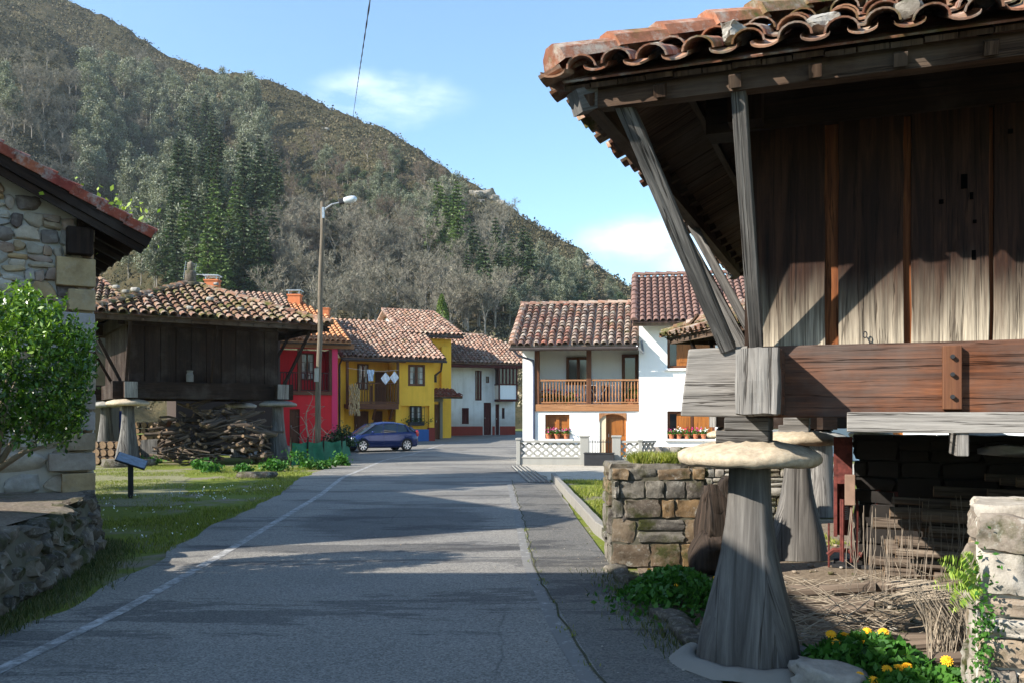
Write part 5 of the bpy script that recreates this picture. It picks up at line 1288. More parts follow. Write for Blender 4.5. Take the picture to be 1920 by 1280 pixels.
# lean-to porch
r3 = RP(Fr(812, 57.5, 25).P0 if False else pt(812, 741, 56.5), 25, 22); mb = MB(); pl = [(0, 0), (2.0, 0), (1.6, 1.2), (.0, 1.2)]
roof(Y, r3, pl, T_RED, cw=.25, rl=.3, th=.14)
f3 = Fr(813, 58., 25); doorleaf(f3, (f3.a(814), f3.a(822), g, f3.z(818, 757)), Y, W_BROWN, y=-.1); 
mb = MB(f3.T); mb.bx(f3.a(823), f3.a(828), -.2, .1, 0, f3.z(825, 752)); mb.bx(f3.a(812), f3.a(829), -.22, .1, f3.z(820, 752), f3.z(820, 746)); mb.build('porch_post', CONC, Y)
f4 = Fr(828, 59.5, 25); house_box(Y, f4, 0, f4.a(843), f4.z(835, 650), 3., P_YELLOW, name='side_wall')
root = thing('wall_lamp', 'small lantern on the yellow wall beside the porch', 'lamp', pt(815, 710, 56)); mb = MB(); c = pt(815, 710, 57.2); mb.box(c, (.25, .25, .4)); mb.box(c+Vector((0, 0, .25)), (.32, .32, .06)); mb.build('lantern', DARK, root)
# corn cobs
rng.seed(3)
co_ = thing('corn_bunch', 'thick bunch of dried corn cobs hanging at the left end of the yellow house balcony', 'corn cobs', f.T @ Vector((f.a(656), -.62, 1.6)), R(25)); mb = MB(T)
for i in range(150):
    a = f.a(648)+(f.a(668)-f.a(648))*rng.random(); zt_ = f.z(656, 718)-(f.z(656, 718)-f.z(656, 772))*rng.random()**.9
    zt_ -= .25*abs((a-f.a(656)))*0
    mb.tube([(a, -.66-rng.uniform(0, .16), zt_), (a+rng.uniform(-.05, .05), -.68-rng.uniform(0, .2), zt_-.24)], [.035, .02], 5)
mb.build('cobs', CORN, co_)
# laundry
mb = MB(T); p0 = Vector((f.a(647), -.62, f.z(647, 690))); p1 = Vector((f.a(741), -.62, f.z(741, 694))); mb.tube([p0.lerp(p1, t)-Vector((0, 0, .12*math.sin(math.pi*t))) for t in np.linspace(0, 1, 9)], .008, 4); mb.build('clothes_line', CLOTH_W, label='thin clothes line across the yellow house balcony', cat='clothes line')
def cloth(name, lab, shape, mt, rc, grp=None):
    x0, y0, x1, y1 = rc; mb = MB(T); c = ((f.a(x0)+f.a(x1))/2, (f.z(x0, y0)+f.z(x0, y1))/2); w_, h_ = (f.a(x1)-f.a(x0))/2, (f.z(x0, y0)-f.z(x0, y1))/2
    n = 12; v = []; F_ = []
    for j in range(n+1):
        for i in range(n+1):
            u_, v_ = i/n*2-1, j/n*2-1
            if shape == 'diamond': X, Z = (u_-v_)/2, (u_+v_)/2
            else: X, Z = u_*(1 if v_ > .3 else .72), v_
            v.append((c[0]+X*w_, -.64+.035*math.sin(X*7+Z*3), c[1]+Z*h_))
    for j in range(n):
        for i in range(n): F_.append((j*(n+1)+i, j*(n+1)+i+1, (j+1)*(n+1)+i+1, (j+1)*(n+1)+i))
    mb.add(v, F_); mb.build(name, mt, label=lab, cat='laundry', smooth=True, group=grp)
cloth('shirt', 'pale blue shirt hanging on the clothes line left of the white cloths', 'shirt', CLOTH_B, (683, 693, 696, 714))
cloth('white_cloth', 'left white cloth pinned by its corner on the clothes line', 'diamond', CLOTH_W, (708, 698, 726, 721), 'white cloths on the line')
cloth('white_cloth', 'right white cloth pinned by its corner on the clothes line', 'diamond', CLOTH_W, (725, 696, 742, 719), 'white cloths on the line')
# ---- red house
Rh = thing('house', 'bright red house with a wooden loggia and orange tiles, left of the yellow house', 'house', (-12.5, 50, .16), R(25))
f = Fr(500, 49.5, 25); T = f.T; g = gz(50); ze = f.z(590, 652); a0, a1 = 0., f.a(632); rc_ = (f.a(525), f.a(622), f.z(580, 733), ze-.05)
dd_ = f.rect(543, 766, 562, 815); dd_ = (dd_[0], dd_[1], g, dd_[3])
house_box(Rh, f, a0, a1, ze, 8., P_RED, [rc_, dd_])
mb = MB(T); mb.add([(rc_[0], 1.5, rc_[2]), (rc_[1], 1.5, rc_[2]), (rc_[1], 1.5, rc_[3]), (rc_[0], 1.5, rc_[3])], [(0, 1, 2, 3)]); mb.add([(rc_[1], .25, rc_[2]), (rc_[1], 1.5, rc_[2]), (rc_[1], 1.5, rc_[3]), (rc_[1], .25, rc_[3])], [(0, 1, 2, 3)]); mb.build('recess_wall', P_RED, Rh)
mb = MB(T); mb.bx(f.a(622), a1+.03, -.03, -.001, -.1, ze); mb.build('corner_pilaster', P_PINK, Rh)
mb = MB(T); mb.bx(rc_[0], rc_[1], -.1, 1.5, rc_[2]-.2, rc_[2]); mb.build('balcony_floor', W_BROWN, Rh)
railing(f, rc_[0], rc_[1], rc_[2]+.02, f.z(580, 697), Rh, W_MAROON, y=.05)
for px in (561, 620): mb = MB(T); c = f.a(px); mb.bx(c-.08, c+.08, -.03, .13, rc_[2], ze-.05); mb.build('balcony_post', W_BROWN, Rh)
mb = MB(T); mb.bx(rc_[0]-.3, a1+.9, -.35, -.05, ze-.02, ze+.25); mb.build('eave_beam', W_RAIL, Rh)
r_ = f.rect(563, 662, 588, 697, 1.5); window(f, (r_[0], r_[1], rc_[2]+.7, r_[3]), Rh, W_BROWN, 2, 3, dep=1.44, curtain=True)
doorleaf(f, dd_, Rh, W_BROWN, y=.15, panels=2)
rp = RP(T @ Vector((0, -.8, ze+.28)), 25, 24); s0, s1 = rp.st(rp.hit(430, 640))[0], rp.st(rp.hit(664, 650))[0]
tt = rp.st(rp.hit(470, 562))[1]; po = [(s0, 0), (s1, 0), (s1, 3.6), (s1-1.5, tt), (s0, tt)]
roof(Rh, rp, po, T_ORANGE, cw=.3, rl=.38, jit=.4, hf=.7, ridges=[((s0, tt), (s1-1.5, tt))])
chimney(541, 565, 545, 590, 55.5, Rh); chimney(600, 618, 578, 600, 57, Rh, None, False)
# plate on red wall
mb = MB(T); mb.tube([(f.a(533), 1.44, f.z(533, 657, 1.4)), (f.a(533), 1.40, f.z(533, 657, 1.4))], .1, 14); mb.build('wall_plate_ornament', CLOTH_W, Rh)
# ---- brick-chimney house behind the far granary, and granary roof at far left
B2 = thing('house', 'low tiled house with a brick chimney just behind the far granary roof', 'house', (-20, 46, .1), R(25))
f = Fr(330, 46, 25); house_box(B2, f, 0, 5.2, f.z(400, 575), 6, m_plaster('old_dark_wall', (.05, .035, .028), .3, (.03, .02, .02))); rp = RP(f.T @ Vector((0, -.5, f.z(400, 572))), 25, 24); roof(B2, rp, [(-.5, 0), (5.7, 0), (5.7, 2.2), (-.5, 2.2)], T_VILLAGE, cw=.3, rl=.38, jit=1.5, hf=.7); chimney(386, 411, 517, 572, 47.5, B2)
mb = MB(f.T); mb.add([(0, 0, f.z(400, 575)), (5.2, 0, f.z(400, 575)), (5.2, 6, f.z(400, 575)), (0, 6, f.z(400, 575))], [(0, 1, 2, 3)]); mb.build('ceiling', P_WHITE, B2)
rng.seed(12)
B3 = thing('house', 'house with weathered hipped tile roof between the left stone wall and the far granary', 'house', (-20.5, 40, 0), R(20))
f = Fr(60, 38, 20); z_ = f.z(150, 592); house_box(B3, f, 0, f.a(236)-.6, z_, 6, MORTAR_D)
rp = RP(f.T @ Vector((0, -.6, z_)), 20, 27); q = [rp.st(rp.hit(*c)) for c in ((60, 592), (262, 592), (182, 518), (60, 518))]; q = [(q[0][0], 0), (q[1][0], 0), (q[2][0], q[2][1]), (q[3][0], q[2][1])]
roof(B3, rp, q, T_OLD, cw=.28, rl=.36, jit=2, hf=.7, ridges=[(q[1], q[2]), (q[2], q[3])])
# ---- blue-white house
Bw = thing('house', 'stained white house with dark red joinery and glazed corner balcony, farthest down the street', 'house', (-4, 64, .45), R(20))
f = Fr(836, 63.5, 20); T = f.T; g = gz(65); ze = f.z(900, 686); aR = f.a(966)
hs = [f.rect(866, 764, 879, 794), f.rect(891, 694, 903, 750), f.rect(911, 705, 917, 717), (f.a(907), f.a(921), g, f.z(914, 754)), (f.a(929), f.a(936), g, f.z(932, 757)), f.rect(941, 764, 946, 784)]
house_box(Bw, f, 0, aR, ze+.15, 8, P_WHITE_S, hs)
window(f, hs[0], Bw, W_MAROON, 2, 1, dep=.06, fw=.09, pm=W_MAROON); window(f, hs[1], Bw, W_MAROON, 2, 4, dep=.06, fw=.09, name='tall_window'); window(f, hs[2], Bw, W_MAROON, 1, 1, dep=.06, fw=.06)
doorleaf(f, hs[3], Bw, W_MAROON, y=.1, panels=2); doorleaf(f, hs[4], Bw, W_MAROON, y=.1, panels=2); window(f, hs[5], Bw, W_MAROON, 1, 1, dep=.05, fw=.06)
mb = MB(T)
for (x0, x1) in ((0, hs[3][0]-.08), (hs[3][1]+.08, hs[4][0]-.05), (hs[4][1]+.05, aR)): mb.bx(x0, x1, -.025, -.001, -.1, g+.62)
mb.build('plinth', P_DRED, Bw)
b0, b1 = f.a(927), f.a(962); zb0, zb1, zb2 = f.z(945, 748), f.z(945, 722), f.z(945, 689)
mb = MB(T); mb.bx(b0, b1, -.95, -.002, zb0-.16, zb0); mb.build('balcony_floor', W_MAROON, Bw)
mb = MB(T); mb.bx(b0+.05, b1-.05, -.9, -.86, zb0, zb1); mb.bx(b0+.05, b0+.09, -.86, -.002, zb0, zb1); mb.bx(b1-.09, b1-.05, -.86, -.002, zb0, zb1); mb.build('balcony_panel', P_WHITE, Bw)
mb = MB(T)
for a in np.linspace(b0+.05, b1-.05, 6): mb.bx(a-.05, a+.05, -.95, -.87, zb0 if a < b0+.1 or a > b1-.1 else zb1, zb2)
for z in (zb1, zb2-.1): mb.bx(b0, b1, -.93, -.85, z, z+.09); mb.bx(b0+.0, b0+.08, -.85, -.002, z, z+.09)
for y_ in (-.6, -.3): mb.bx(b0+.02, b0+.08, y_, y_+.07, zb1, zb2)
o = mb.build('balcony_glazing', W_MAROON, Bw); mb = MB(T); mb.bx(b0+.08, b1-.08, -.89, -.88, zb1+.09, zb2-.1); mb.bx(b0+.045, b0+.055, -.85, -.01, zb1+.09, zb2-.1); mb.build('pane', GLASS, o)
rp = RP(T @ Vector((0, -1.2, f.z(900, 684)+.05)), 20, 26); q = [rp.st(rp.hit(*c)) for c in ((842, 684), (966, 684), (962, 664), (881, 629), (845, 631))]
po = [(q[0][0]-.9, 0), (aR+.8, 0), (aR+.8, 3.2), (q[3][0]+1.0, q[3][1]), (q[0][0]-.9, q[3][1])]
roof(Bw, rp, po, T_VILLAGE, cw=.3, rl=.38, jit=2.2, hf=.75, ridges=[(po[3], po[4])]); mb = MB(); mb.beam(rp.at(po[0][0], .05)-Vector((0, 0, .22)), rp.at(po[1][0], .05)-Vector((0, 0, .22)), .12, .2); mb.build('eave_board', W_MAROON, Bw)
chimney(922, 931, 641, 665, 70, Bw, CONC, False)
# ---- cypress
rng.seed(8); r = np.random.RandomState(8); cy = thing('conical_cypress', 'light green cone-shaped cypress behind the yellow house roof', 'cypress', (PX(828, 76), 76, .6))
hz_ = PZ(552, 76)-.6; n = 5200; tt_ = r.uniform(.0, 1, n)**.8; rad = 1.0*np.minimum(1, (1-tt_)*2.6)**.7*r.uniform(.75, 1.06, n); an = r.uniform(0, 6.28, n)
rad *= 1+.12*np.sin(an*5+tt_*30)
C = np.stack([rad*np.cos(an), rad*np.sin(an), hz_*(.02+.98*tt_)], 1); V_, Q_ = leaves(C, r.uniform(.12, .3, n), .5, up=1.2, nr=r); fastmesh('foliage', V_, Q_, r.uniform(0, 1, n), L_CYP, parent=cy)
mb = MB(PM[cy.name].copy()); mb.tube([(0, 0, 0), (0, 0, hz_*.9)], [.16, .04], 6); mb.build('trunk', TRUNK_D, cy)
# ================================================================ stone house on the left
rng.seed(77)
E = Vector((-4.96, 12.5, 0)); al = R(34); u_ = Vector((math.cos(al), math.sin(al), 0)); n_ = Vector((-math.sin(al), math.cos(al), 0))
Cn = E-u_*.7+n_*.3     # wall corner
Hs = thing('house', 'rubble stone house with dark red tiled verge and timber eave at the left edge', 'house', (Cn.x, Cn.y, 0), 34*math.pi/180); T = PM[Hs.name].copy(); Ti = T.inverted()
zE = 4.22; slope = math.tan(R(26)); Wd = 7.2; Dp = 8.6
def roofz(a): return zE+(.7-a)*slope if a > -Wd/2 else zE+(.7+a+Wd+0)*slope   # underside of the roof at local a (a<=0 leftwards)
mb = MB(T); zr_ = zE+(.7+Wd/2)*slope-.25; zc_ = zE+.7*slope-.25
P_ = [(-Wd, .06, 0), (0, .06, 0), (0, .06, zc_), (-Wd/2, .06, zr_), (-Wd, .06, zc_)]
mb.add(P_, [(0, 1, 2, 3, 4)]); mb.add([(0, .06, 0), (0, Dp, 0), (0, Dp, zc_), (0, .06, zc_)], [(0, 1, 2, 3)]); mb.add([(-Wd, Dp, 0), (-Wd, .06, 0), (-Wd, .06, zc_), (-Wd, Dp, zc_)], [(0, 1, 2, 3)])
mb.add([(p[0], Dp, p[2]) for p in P_][::-1], [(0, 1, 2, 3, 4)]); mb.build('wall_core', MORTAR, Hs)
mb = MB(T); topf = lambda a: zc_+(-a)*slope-.06
quo = [(-.46, 0, 3.45, 3.85), (-.32, 0, 3.13, 3.43), (-.88, 0, 2.58, 3.11), (-.28, 0, 2.36, 2.56), (-.42, 0, 2.05, 2.34), (-.30, 0, 1.8, 2.03), (-.5, 0, 1.52, 1.78), (-.34, 0, 1.25, 1.5), (-.55, 0, .98, 1.23), (-.4, 0, .65, .96)]
skip = lambda a, z: any(q[0]-.08 < a and q[2]-.04 < z < q[3]+.04 for q in quo)
masonry(mb, -3.6, 0, .5, 1.5, lambda a, z: (a, .05, z+rng.uniform(-.02, .02)), .16, .34, .3, .85, depth=.06, k=.35, amp=.14, n=4, gap=.012)
masonry(mb, -3.6, 0, 1.5, 6.5, lambda a, z: (a, .045, z+rng.uniform(-.025, .025)), .09, .21, .11, .33, depth=.05, k=.4, amp=.17, n=5, top=topf, gap=.004)
mb.build('stone_facing', S_HOUSE, Hs, smooth=True, auto=32)
mb = MB(T)
for i, (a, b_, z0, z1) in enumerate(quo): mb.rock(((a+b_)/2+.012, .085, (z0+z1)/2), (b_-a+.02, .32, z1-z0-.015), k=.06, amp=.02, n=4, r=[.33, .3, .66, .9, .05, .95, .8, .1, .9, .3][i])
mb.build('quoin', S_BLOCK, Hs, smooth=False, bevel=.01)
mb = MB(T); masonry(mb, 0, Dp, .3, zc_, lambda a, z: (.0, a+.2, z), .18, .32, .3, .7, depth=.05, rotz=math.pi/2); mb.build('side_facing', S_HOUSE, Hs, smooth=True)
# roof: right slope (eave along depth), left slope
cp, sp = math.cos(R(26)), math.sin(R(26))
o_ = T @ Vector((.7, -.3, zE)); Tr = T.to_3x3()
class Q_: pass
def slab_local(pts, off): return [T @ Vector(p) for p in pts], off
L_ = (Wd/2+.7)/cp
rs = RP(o_, 34+90, 26); rs.U = Tr @ Vector((0, 1, 0)); rs.S = Tr @ Vector((-cp, 0, sp)); rs.N = rs.U.cross(rs.S)
roof(Hs, rs, [(0, 0), (Dp+.6, 0), (Dp+.6, L_), (0, L_)], T_RED, cw=.24, rl=.34, th=.0001, jit=.8)
rl_ = RP(T @ Vector((-Wd-.7, -.3, zE)), 0, 26); rl_.U = Tr @ Vector((0, -1, 0)); rl_.S = Tr @ Vector((cp, 0, sp)); rl_.N = rl_.U.cross(rl_.S); rl_.P = T @ Vector((-Wd-.7, Dp+.3, zE))
mb = MB(); P3 = [rl_.at(*q) for q in ((0, 0), (Dp+.6, 0), (Dp+.6, L_), (0, L_))]; mb.slab(P3, (0, 0, -.1)); mb.build('roof', T_RED, Hs)
# flat verge tiles: overlapping red tiles along the rake with edge face
mb = MB(); N = rs.N; n = int(L_/.36)
for i in range(n):
    t0 = L_*i/n; p = rs.at(.10, t0+.19)+N*.045+Vector((0, 0, 0))
    M_ = Matrix((rs.U, rs.S, N)).transposed().to_4x4()
    mb.box(p, (.26, .40, .022), rot=M_ @ Matrix.Rotation(R(-3), 4, 'X'), la=1); p2 = rs.at(-.035, t0+.19)+N*-.01; mb.box(p2, (.022, .40, .13), rot=M_ @ Matrix.Rotation(R(-3), 4, 'X'), la=1)
mb.build('verge_tile', T_RED, Hs, bevel=.004)
mb = MB(); mb.beam(rs.at(.03, -.02)-N*.13, rs.at(.03, L_)-N*.13, .10, .15, up=N); mb.beam(rs.at(.035, .0)-N*.26, rs.at(.035, L_)-N*.26, .04, .1, up=N); mb.build('barge_board', W_DARK, Hs)
mb = MB()
n = int((Dp+.6)/.16)
for i in range(int(L_/.2)):
    t = .1+i*.2; mb.beam(rs.at(.02, t)-N*.07, rs.at(Dp+.5, t)-N*.07, .18, .03, up=N)
mb.build('roof_deck', W_SOFFIT, Hs)
mb = MB()
for i in range(15): y = .35+i*.6; mb.beam(rs.at(y, .04)-N*.15, rs.at(y, 2.)-N*.15, .09, .12, up=N)
mb.build('rafter', W_DARK, Hs)
mb = MB(T); mb.bx(-.34, -.02, -.18, 1.2, 3.88, 4.24); mb.beam((-.1, -.1, 4.36), (-.1, Dp, 4.36), .2, .2); mb.build('purlin', W_DARK, Hs, bevel=.01)
# plants growing at the roof edge
C = NR.normal(size=(260, 3))*np.array([.22, .5, .16])+np.array(rs.at(1.1, .35)+Vector((0, 0, .22))); V_, Qd = leaves(C, NR.uniform(.05, .12, 260), .6, up=.5); fastmesh('roof_weed', V_, Qd, NR.uniform(0, 1, 260), LEAF_YEL, label='yellow-green weeds growing on the eave of the left stone house roof', cat='plant')
# ---- raised bed in front of it
base = [(-3.2, 2.), (-3.9, 5.), (-4.25, 7.0), (-4.45, 8.3), (-4.72, 9.6), (-5.02, 10.7), (-5.25, 11.5), (-5.6, 12.15), (-6.0, 12.6)]
def along(pts, s):
    for i in range(len(pts)-1):
        l = math.dist(pts[i], pts[i+1])
        if s <= l or i == len(pts)-2: t = s/l; return (pts[i][0]+(pts[i+1][0]-pts[i][0])*t, pts[i][1]+(pts[i+1][1]-pts[i][1])*t, math.atan2(pts[i+1][1]-pts[i][1], pts[i+1][0]-pts[i][0]))
        s -= l
tot = sum(math.dist(base[i], base[i+1]) for i in range(len(base)-1))
PW = thing('retaining_wall', 'low mossy dry-stone wall of the raised bed on the left', 'stone wall', (-4.4, 8, 0)); mb = MB()
z = 0.
for row, h in enumerate((.2, .18, .17, .15)):
    s = 0
    while s < tot-.1:
        w_ = rng.uniform(.16, .46)*(1 if row < 3 else 1.2); x, y, an = along(base, min(s+w_/2, tot)); hh = h*rng.uniform(.85, 1.15)
        mb.rock((x-.08-.03*row, y, z+h/2+rng.uniform(-.015, .015)), (w_*1.02, .34, hh*1.1), n=5, k=.55, amp=.24, rot=(rng.uniform(-.15, .15), rng.uniform(-.2, .2), an+rng.uniform(-.15, .15))); s += w_
    z += h
mb.build('stones', S_DARKW, PW, smooth=True, auto=30)
mb = MB(); V = []
for (x, y) in base: V += [(x+.05, y, 0), (x-.06, y, .66), (x-3.5, y+1.2, .69)]
n = len(base); mb.add(V, [(3*i+q, 3*i+3+q, 3*i+4+q, 3*i+1+q) for i in range(n-1) for q in (0,)]); mb.build('mortar_core', MORTAR_D, PW)
mb = MB(); V = []
for i, (x, y) in enumerate(base):
    for k in range(9): V.append((x-.16-k*.45, y+k*.12, .695+.05*noise.noise(Vector((x-k*.45, y, 0)))+.02*k*.5))
mb.add(V, [(9*i+k, 9*(i+1)+k, 9*(i+1)+k+1, 9*i+k+1) for i in range(n-1) for k in range(8)]); mb.build('raised_bed_soil', SOIL, kind='structure', origin=(0, 0, 0))
# ---- laurel in the bed
lt = thing('laurel_tree', 'small bright green laurel tree with bare trunk in the raised bed', 'small tree', (PX(-18, 9.3), 9.3, .7)); Tl = PM[lt.name].copy()
mb = MB(Tl); mb.tube([(0, 0, 0), (.02, 0, .3), (.05, .0, .55)], [.07, .055, .05], 8)
for (a, b_, c) in ((.55, .1, 1.1), (-.4, .1, 1.1), (.3, -.2, 1.3), (.1, .3, 1.4), (.75, -.1, .75), (-.2, -.3, 1.2), (.2, .1, 1.7)):
    mb.tube([(.04, 0, .45), (a*.5, b_*.5, .5+(c-.5)*.6), (a, b_, c)], [.035, .025, .01], 6)
mb.build('trunk', m_plain('laurel_bark', (.3, .24, .17), .9, .1, 0, .3, 12, .3), lt, smooth=True)
r = np.random.RandomState(3); Cs = []; Ds = []
nt_ = 1500
for i in range(nt_):
    th = r.uniform(0, 6.28); ph = np.arccos(r.uniform(-.75, 1)); rad = r.uniform(.55, 1.)**.6
    p = np.array([.86*math.sin(ph)*math.cos(th), .7*math.sin(ph)*math.sin(th), .90*math.cos(ph)])*rad*(1+.16*noise.noise(Vector((th*1.5, ph*2, 3))))
    if p[2] > .3: p[2] *= 1.05; 
    p = p+np.array([.12, 0, 1.30]); d = np.array([math.sin(ph)*math.cos(th)*.5, math.sin(ph)*math.sin(th)*.5, .9]); L = r.uniform(.1, .24)*(1.6 if r.rand() < .06 and math.cos(ph) > .3 else 1)
    m = int(L*75); tt_ = r.uniform(0, 1, m)
    Cs.append(p+d*(tt_*L)[:, None]+r.normal(size=(m, 3))*.022); Ds.append(np.tile(d*.6, (m, 1))+r.normal(size=(m, 3))*.6)
for k in range(9):   # a few long leading shoots on top
    p = np.array([r.uniform(-.5, .75), r.uniform(-.3, .3), 1.75+r.uniform(-.15, .05)]); L = r.uniform(.25, .45); m = 26; tt_ = r.uniform(0, 1, m); Cs.append(p+np.array([r.uniform(-.1, .1), 0, 1])*(tt_*L)[:, None]+r.normal(size=(m, 3))*.02); Ds.append(np.tile([0, 0, .5], (m, 1))+r.normal(size=(m, 3))*.6)
C = np.concatenate(Cs); D = np.concatenate(Ds); V_, Qd = leaves(C, r.uniform(.045, .085, len(C)), .42, nr=r, dirs=D)
fastmesh('foliage', V_, Qd, np.clip(r.uniform(0, 1, len(C))*.8+.2*(C[:, 2] > 1.6), 0, 1), LEAF_LAUREL, parent=lt)
# ---- info sign
p = gp(245, 932); sg = thing('information_sign', 'small tilted dark information board on a single post in the grass', 'sign', tuple(p), R(20)); Tg = PM[sg.name].copy()
mb = MB(Tg); mb.bx(-.055, .055, -.03, .03, -.1, .72); mb.build('post', DARK, sg, bevel=.006)
mb = MB(Tg); mb.box((.02, -.02, .78), (.62, .42, .03), rot=(R(24), R(20), 0), la=0); mb.build('board', DARK, sg, bevel=.005)
mb = MB(Tg); mb.box((.02+.006, -.026, .798), (.58, .38, .006), rot=(R(24), R(20), 0), la=0); mb.build('panel', m_plain('grey_blue_panel', (.13, .17, .22), .35, .5, 0, .5, 9, 0), sg)

# ================================================================ lamp pole, cables
p = gp(594, 868); pd = p.y
lp = thing('street_lamp', 'tall wooden pole with a grey lamp head on a curved arm, by the green netting', 'street lamp', tuple(p)); 
mb = MB(); top = Vector((PX(605, pd), pd, PZ(379, pd))); pts = [p.lerp(top, k/8)+Vector((.02*math.sin(k*2), 0, 0)) for k in range(9)]; mb.tube(pts, [.115-.005*k for k in range(9)], 10); mb.build('pole', W_POLE, lp, smooth=True)
mb = MB(); zz = PZ(715, pd); mb.tube([Vector((p.x+.02, pd, zz)), Vector((p.x+.03, pd, zz+.5))], .118, 12); mb.build('reflective_band', CONC_W, lp)
mb = MB(); a = Vector((PX(608, pd), pd-.1, PZ(398, pd))); mb.tube([a, a+Vector((.08, 0, .12)), a+Vector((.3, 0, .26)), a+Vector((.6, 0, .33))], .03, 8); mb.box(a+Vector((-.02, 0, -.05)), (.08, .1, .4)); mb.build('arm', METAL, lp)
mb = MB(); c = a+Vector((.72, 0, .37)); mb.box(c-Vector((.06, 0, 0)), (.2, .2, .18), rot=(0, R(-12), 0)); mb.build('lamp_gear', DARK, lp, bevel=.02)
mb = MB(); mb.rock(c+Vector((.24, 0, .06)), (.5, .26, .24), k=.75, amp=.0, n=4, rot=(0, R(-12), 0)); mb.build('lamp_head', m_plain('lamp_shell', (.6, .62, .65), .3, .5, .2), lp, smooth=True)
mb = MB(); q0 = pt(712, -120, 12); q1 = hill_at(655, 262); n = 60
mb.tube([q0.lerp(q1, t)-Vector((0, 0, 1.2*math.sin(math.pi*t)*t)) for t in np.linspace(0, 1, n)], [.012+.0*t for t in range(n)], 5, cap=False)
for k in range(2):
    pts = []; N_ = 500
    for i in range(N_):
        t = i/N_; c = q0.lerp(q1, t)-Vector((0, 0, 1.2*math.sin(math.pi*t)*t)); ph = t*63/.55*3.14+k*3.14; pts.append(c+Vector((math.cos(ph)*.011, 0, math.sin(ph)*.011)))
    mb.tube(pts, .008, 4, cap=False)
mb.build('overhead_cable', CABLE, label='thick twisted black cable crossing the sky', cat='cable')
mb = MB(); q0 = a+Vector((0, 0, -.1)); q1 = pt(930, 640, 66); mb.tube([q0.lerp(q1, t)-Vector((0, 0, 1.2*math.sin(math.pi*t))) for t in np.linspace(0, 1, 30)], .011, 4, cap=False); mb.build('lamp_cable', CABLE, label='thin dark cable running from the lamp pole over the village roofs', cat='cable')
mb = MB(); mb.tube([pt(1262, 380, 60), pt(1190, 545, 60)], .006, 4) if False else None

# ================================================================ car
cr_ = gp(720, 845); cy0 = cr_.y; CZ = gz(cy0)
car = thing('parked_car', 'dark blue hatchback parked by the yellow house, facing left', 'car', (PX(711, 44.6), 44.6, CZ), R(180+31)); Tc = PM[car.name].copy() @ Matrix.Scale(.87, 4) @ Matrix.Scale(1.09, 4, (0, 0, 1))
PAINT = m_plain('car_paint_blue', (.014, .028, .11), .16, .6, .35, .05, 3, 0); TYRE = m_plain('tyre', (.015, .015, .016), .9); ALU = m_plain('alloy', (.55, .55, .57), .3, .5, .7, .05)
st = [  # x, half width, bottom, sill, belt z, shoulder
    (-2.12, .55, .42, .62, .80), (-2.08, .72, .30, .62, .88), (-1.95, .82, .24, .62, .97), (-1.6, .87, .22, .62, 1.02), (-1.1, .885, .20, .6, 1.0), (-.5, .89, .19, .6, .97), (.2, .89, .19, .6, .955), (.8, .885, .20, .6, .94), (1.1, .88, .20, .6, .92), (1.5, .86, .22, .58, .84), (1.85, .78, .25, .55, .74), (2.05, .62, .30, .5, .66), (2.12, .45, .36, .48, .60)]
mb = MB(Tc); V = []; Fc = []
for (x, hw, zb, zs, zt_) in st:
    ring = [(-hw*.88, zb), (-hw, zb+.12), (-hw*1.0, zs), (-hw*.985, zt_-.10), (-hw*.93, zt_), (-hw*.5, zt_+.035), (0, zt_+.045)]
    ring = ring+[(-a_, b_) for a_, b_ in ring[-2::-1]]; V += [(x, a_, b_) for a_, b_ in ring]
m_ = 13
for i in range(len(st)-1):
    for j in range(m_): Fc.append((i*m_+j, (i+1)*m_+j, (i+1)*m_+(j+1) % m_, i*m_+(j+1) % m_))
Fc.append(tuple(range(m_))); Fc.append(tuple(range((len(st)-1)*m_, len(st)*m_))[::-1]); mb.add(V, Fc, r=.5)
body = mb.build('body', PAINT, car, smooth=True)
cab = [(-1.98, .60, .97, .99), (-1.62, .66, 1.0, 1.26), (-1.2, .68, 1.0, 1.42), (-.6, .70, .98, 1.50), (0., .70, .96, 1.50), (.5, .68, .94, 1.42), (.95, .65, .93, 1.20), (1.42, .60, .86, .90)]
def cabin(off, lo=0., hi=1., x0=-9, x1=9, up=False):
    V = []; Fc = []; rs_ = [c for c in cab if x0 <= c[0] <= x1]
    for (x, rw, zb, zt_) in rs_:
        bw = .83 if -1.7 < x < 1.2 else .76
        ring = [(-(bw+off), zb-.03), (-(rw+.06+off), zb+(zt_-zb)*.6), (-(rw+off), zb+(zt_-zb)*.88), (-(rw-.12), zt_+off), (0, zt_+.02+off)]; ring += [(-a_, b_) for a_, b_ in ring[-2::-1]]; V += [(x, a_, b_) for a_, b_ in ring]
    for i in range(len(rs_)-1):
        for j in range(8): Fc.append((i*9+j, (i+1)*9+j, (i+1)*9+j+1, i*9+j+1))
    return V, Fc
mb = MB(Tc); V, Fc = cabin(0); mb.add(V, Fc, r=.5); mb.build('windows', m_plain('car_glass', (.02, .03, .035), .05, .8, 0, .1, 2, 0), car, smooth=True)
mb = MB(Tc); V, Fc = cabin(.012); Fk = [f_ for k_, f_ in enumerate(Fc) if (k_ % 8) in (2, 3, 4, 5) and 0 < k_//8 < 5]; mb.add(V, Fk, r=.5); mb.build('roof', PAINT, car, smooth=True)
mb = MB(Tc)
for s in (-1, 1):
    for (x0_, z0_, x1_, z1_) in ((1.42, .88, .5, 1.41), (.12, .95, .02, 1.46), (-.72, .97, -.80, 1.46), (-1.5, 1.0, -1.28, 1.38), (-1.96, .98, -1.6, 1.27)):
        w0 = .835 if -1.7 < x0_ < 1.2 else .77; mb.beam((x0_, s*(w0+.0), z0_), (x1_, s*.70, z1_), .07, .035, up=(1, 0, 0))
mb.build('pillar', PAINT, car)
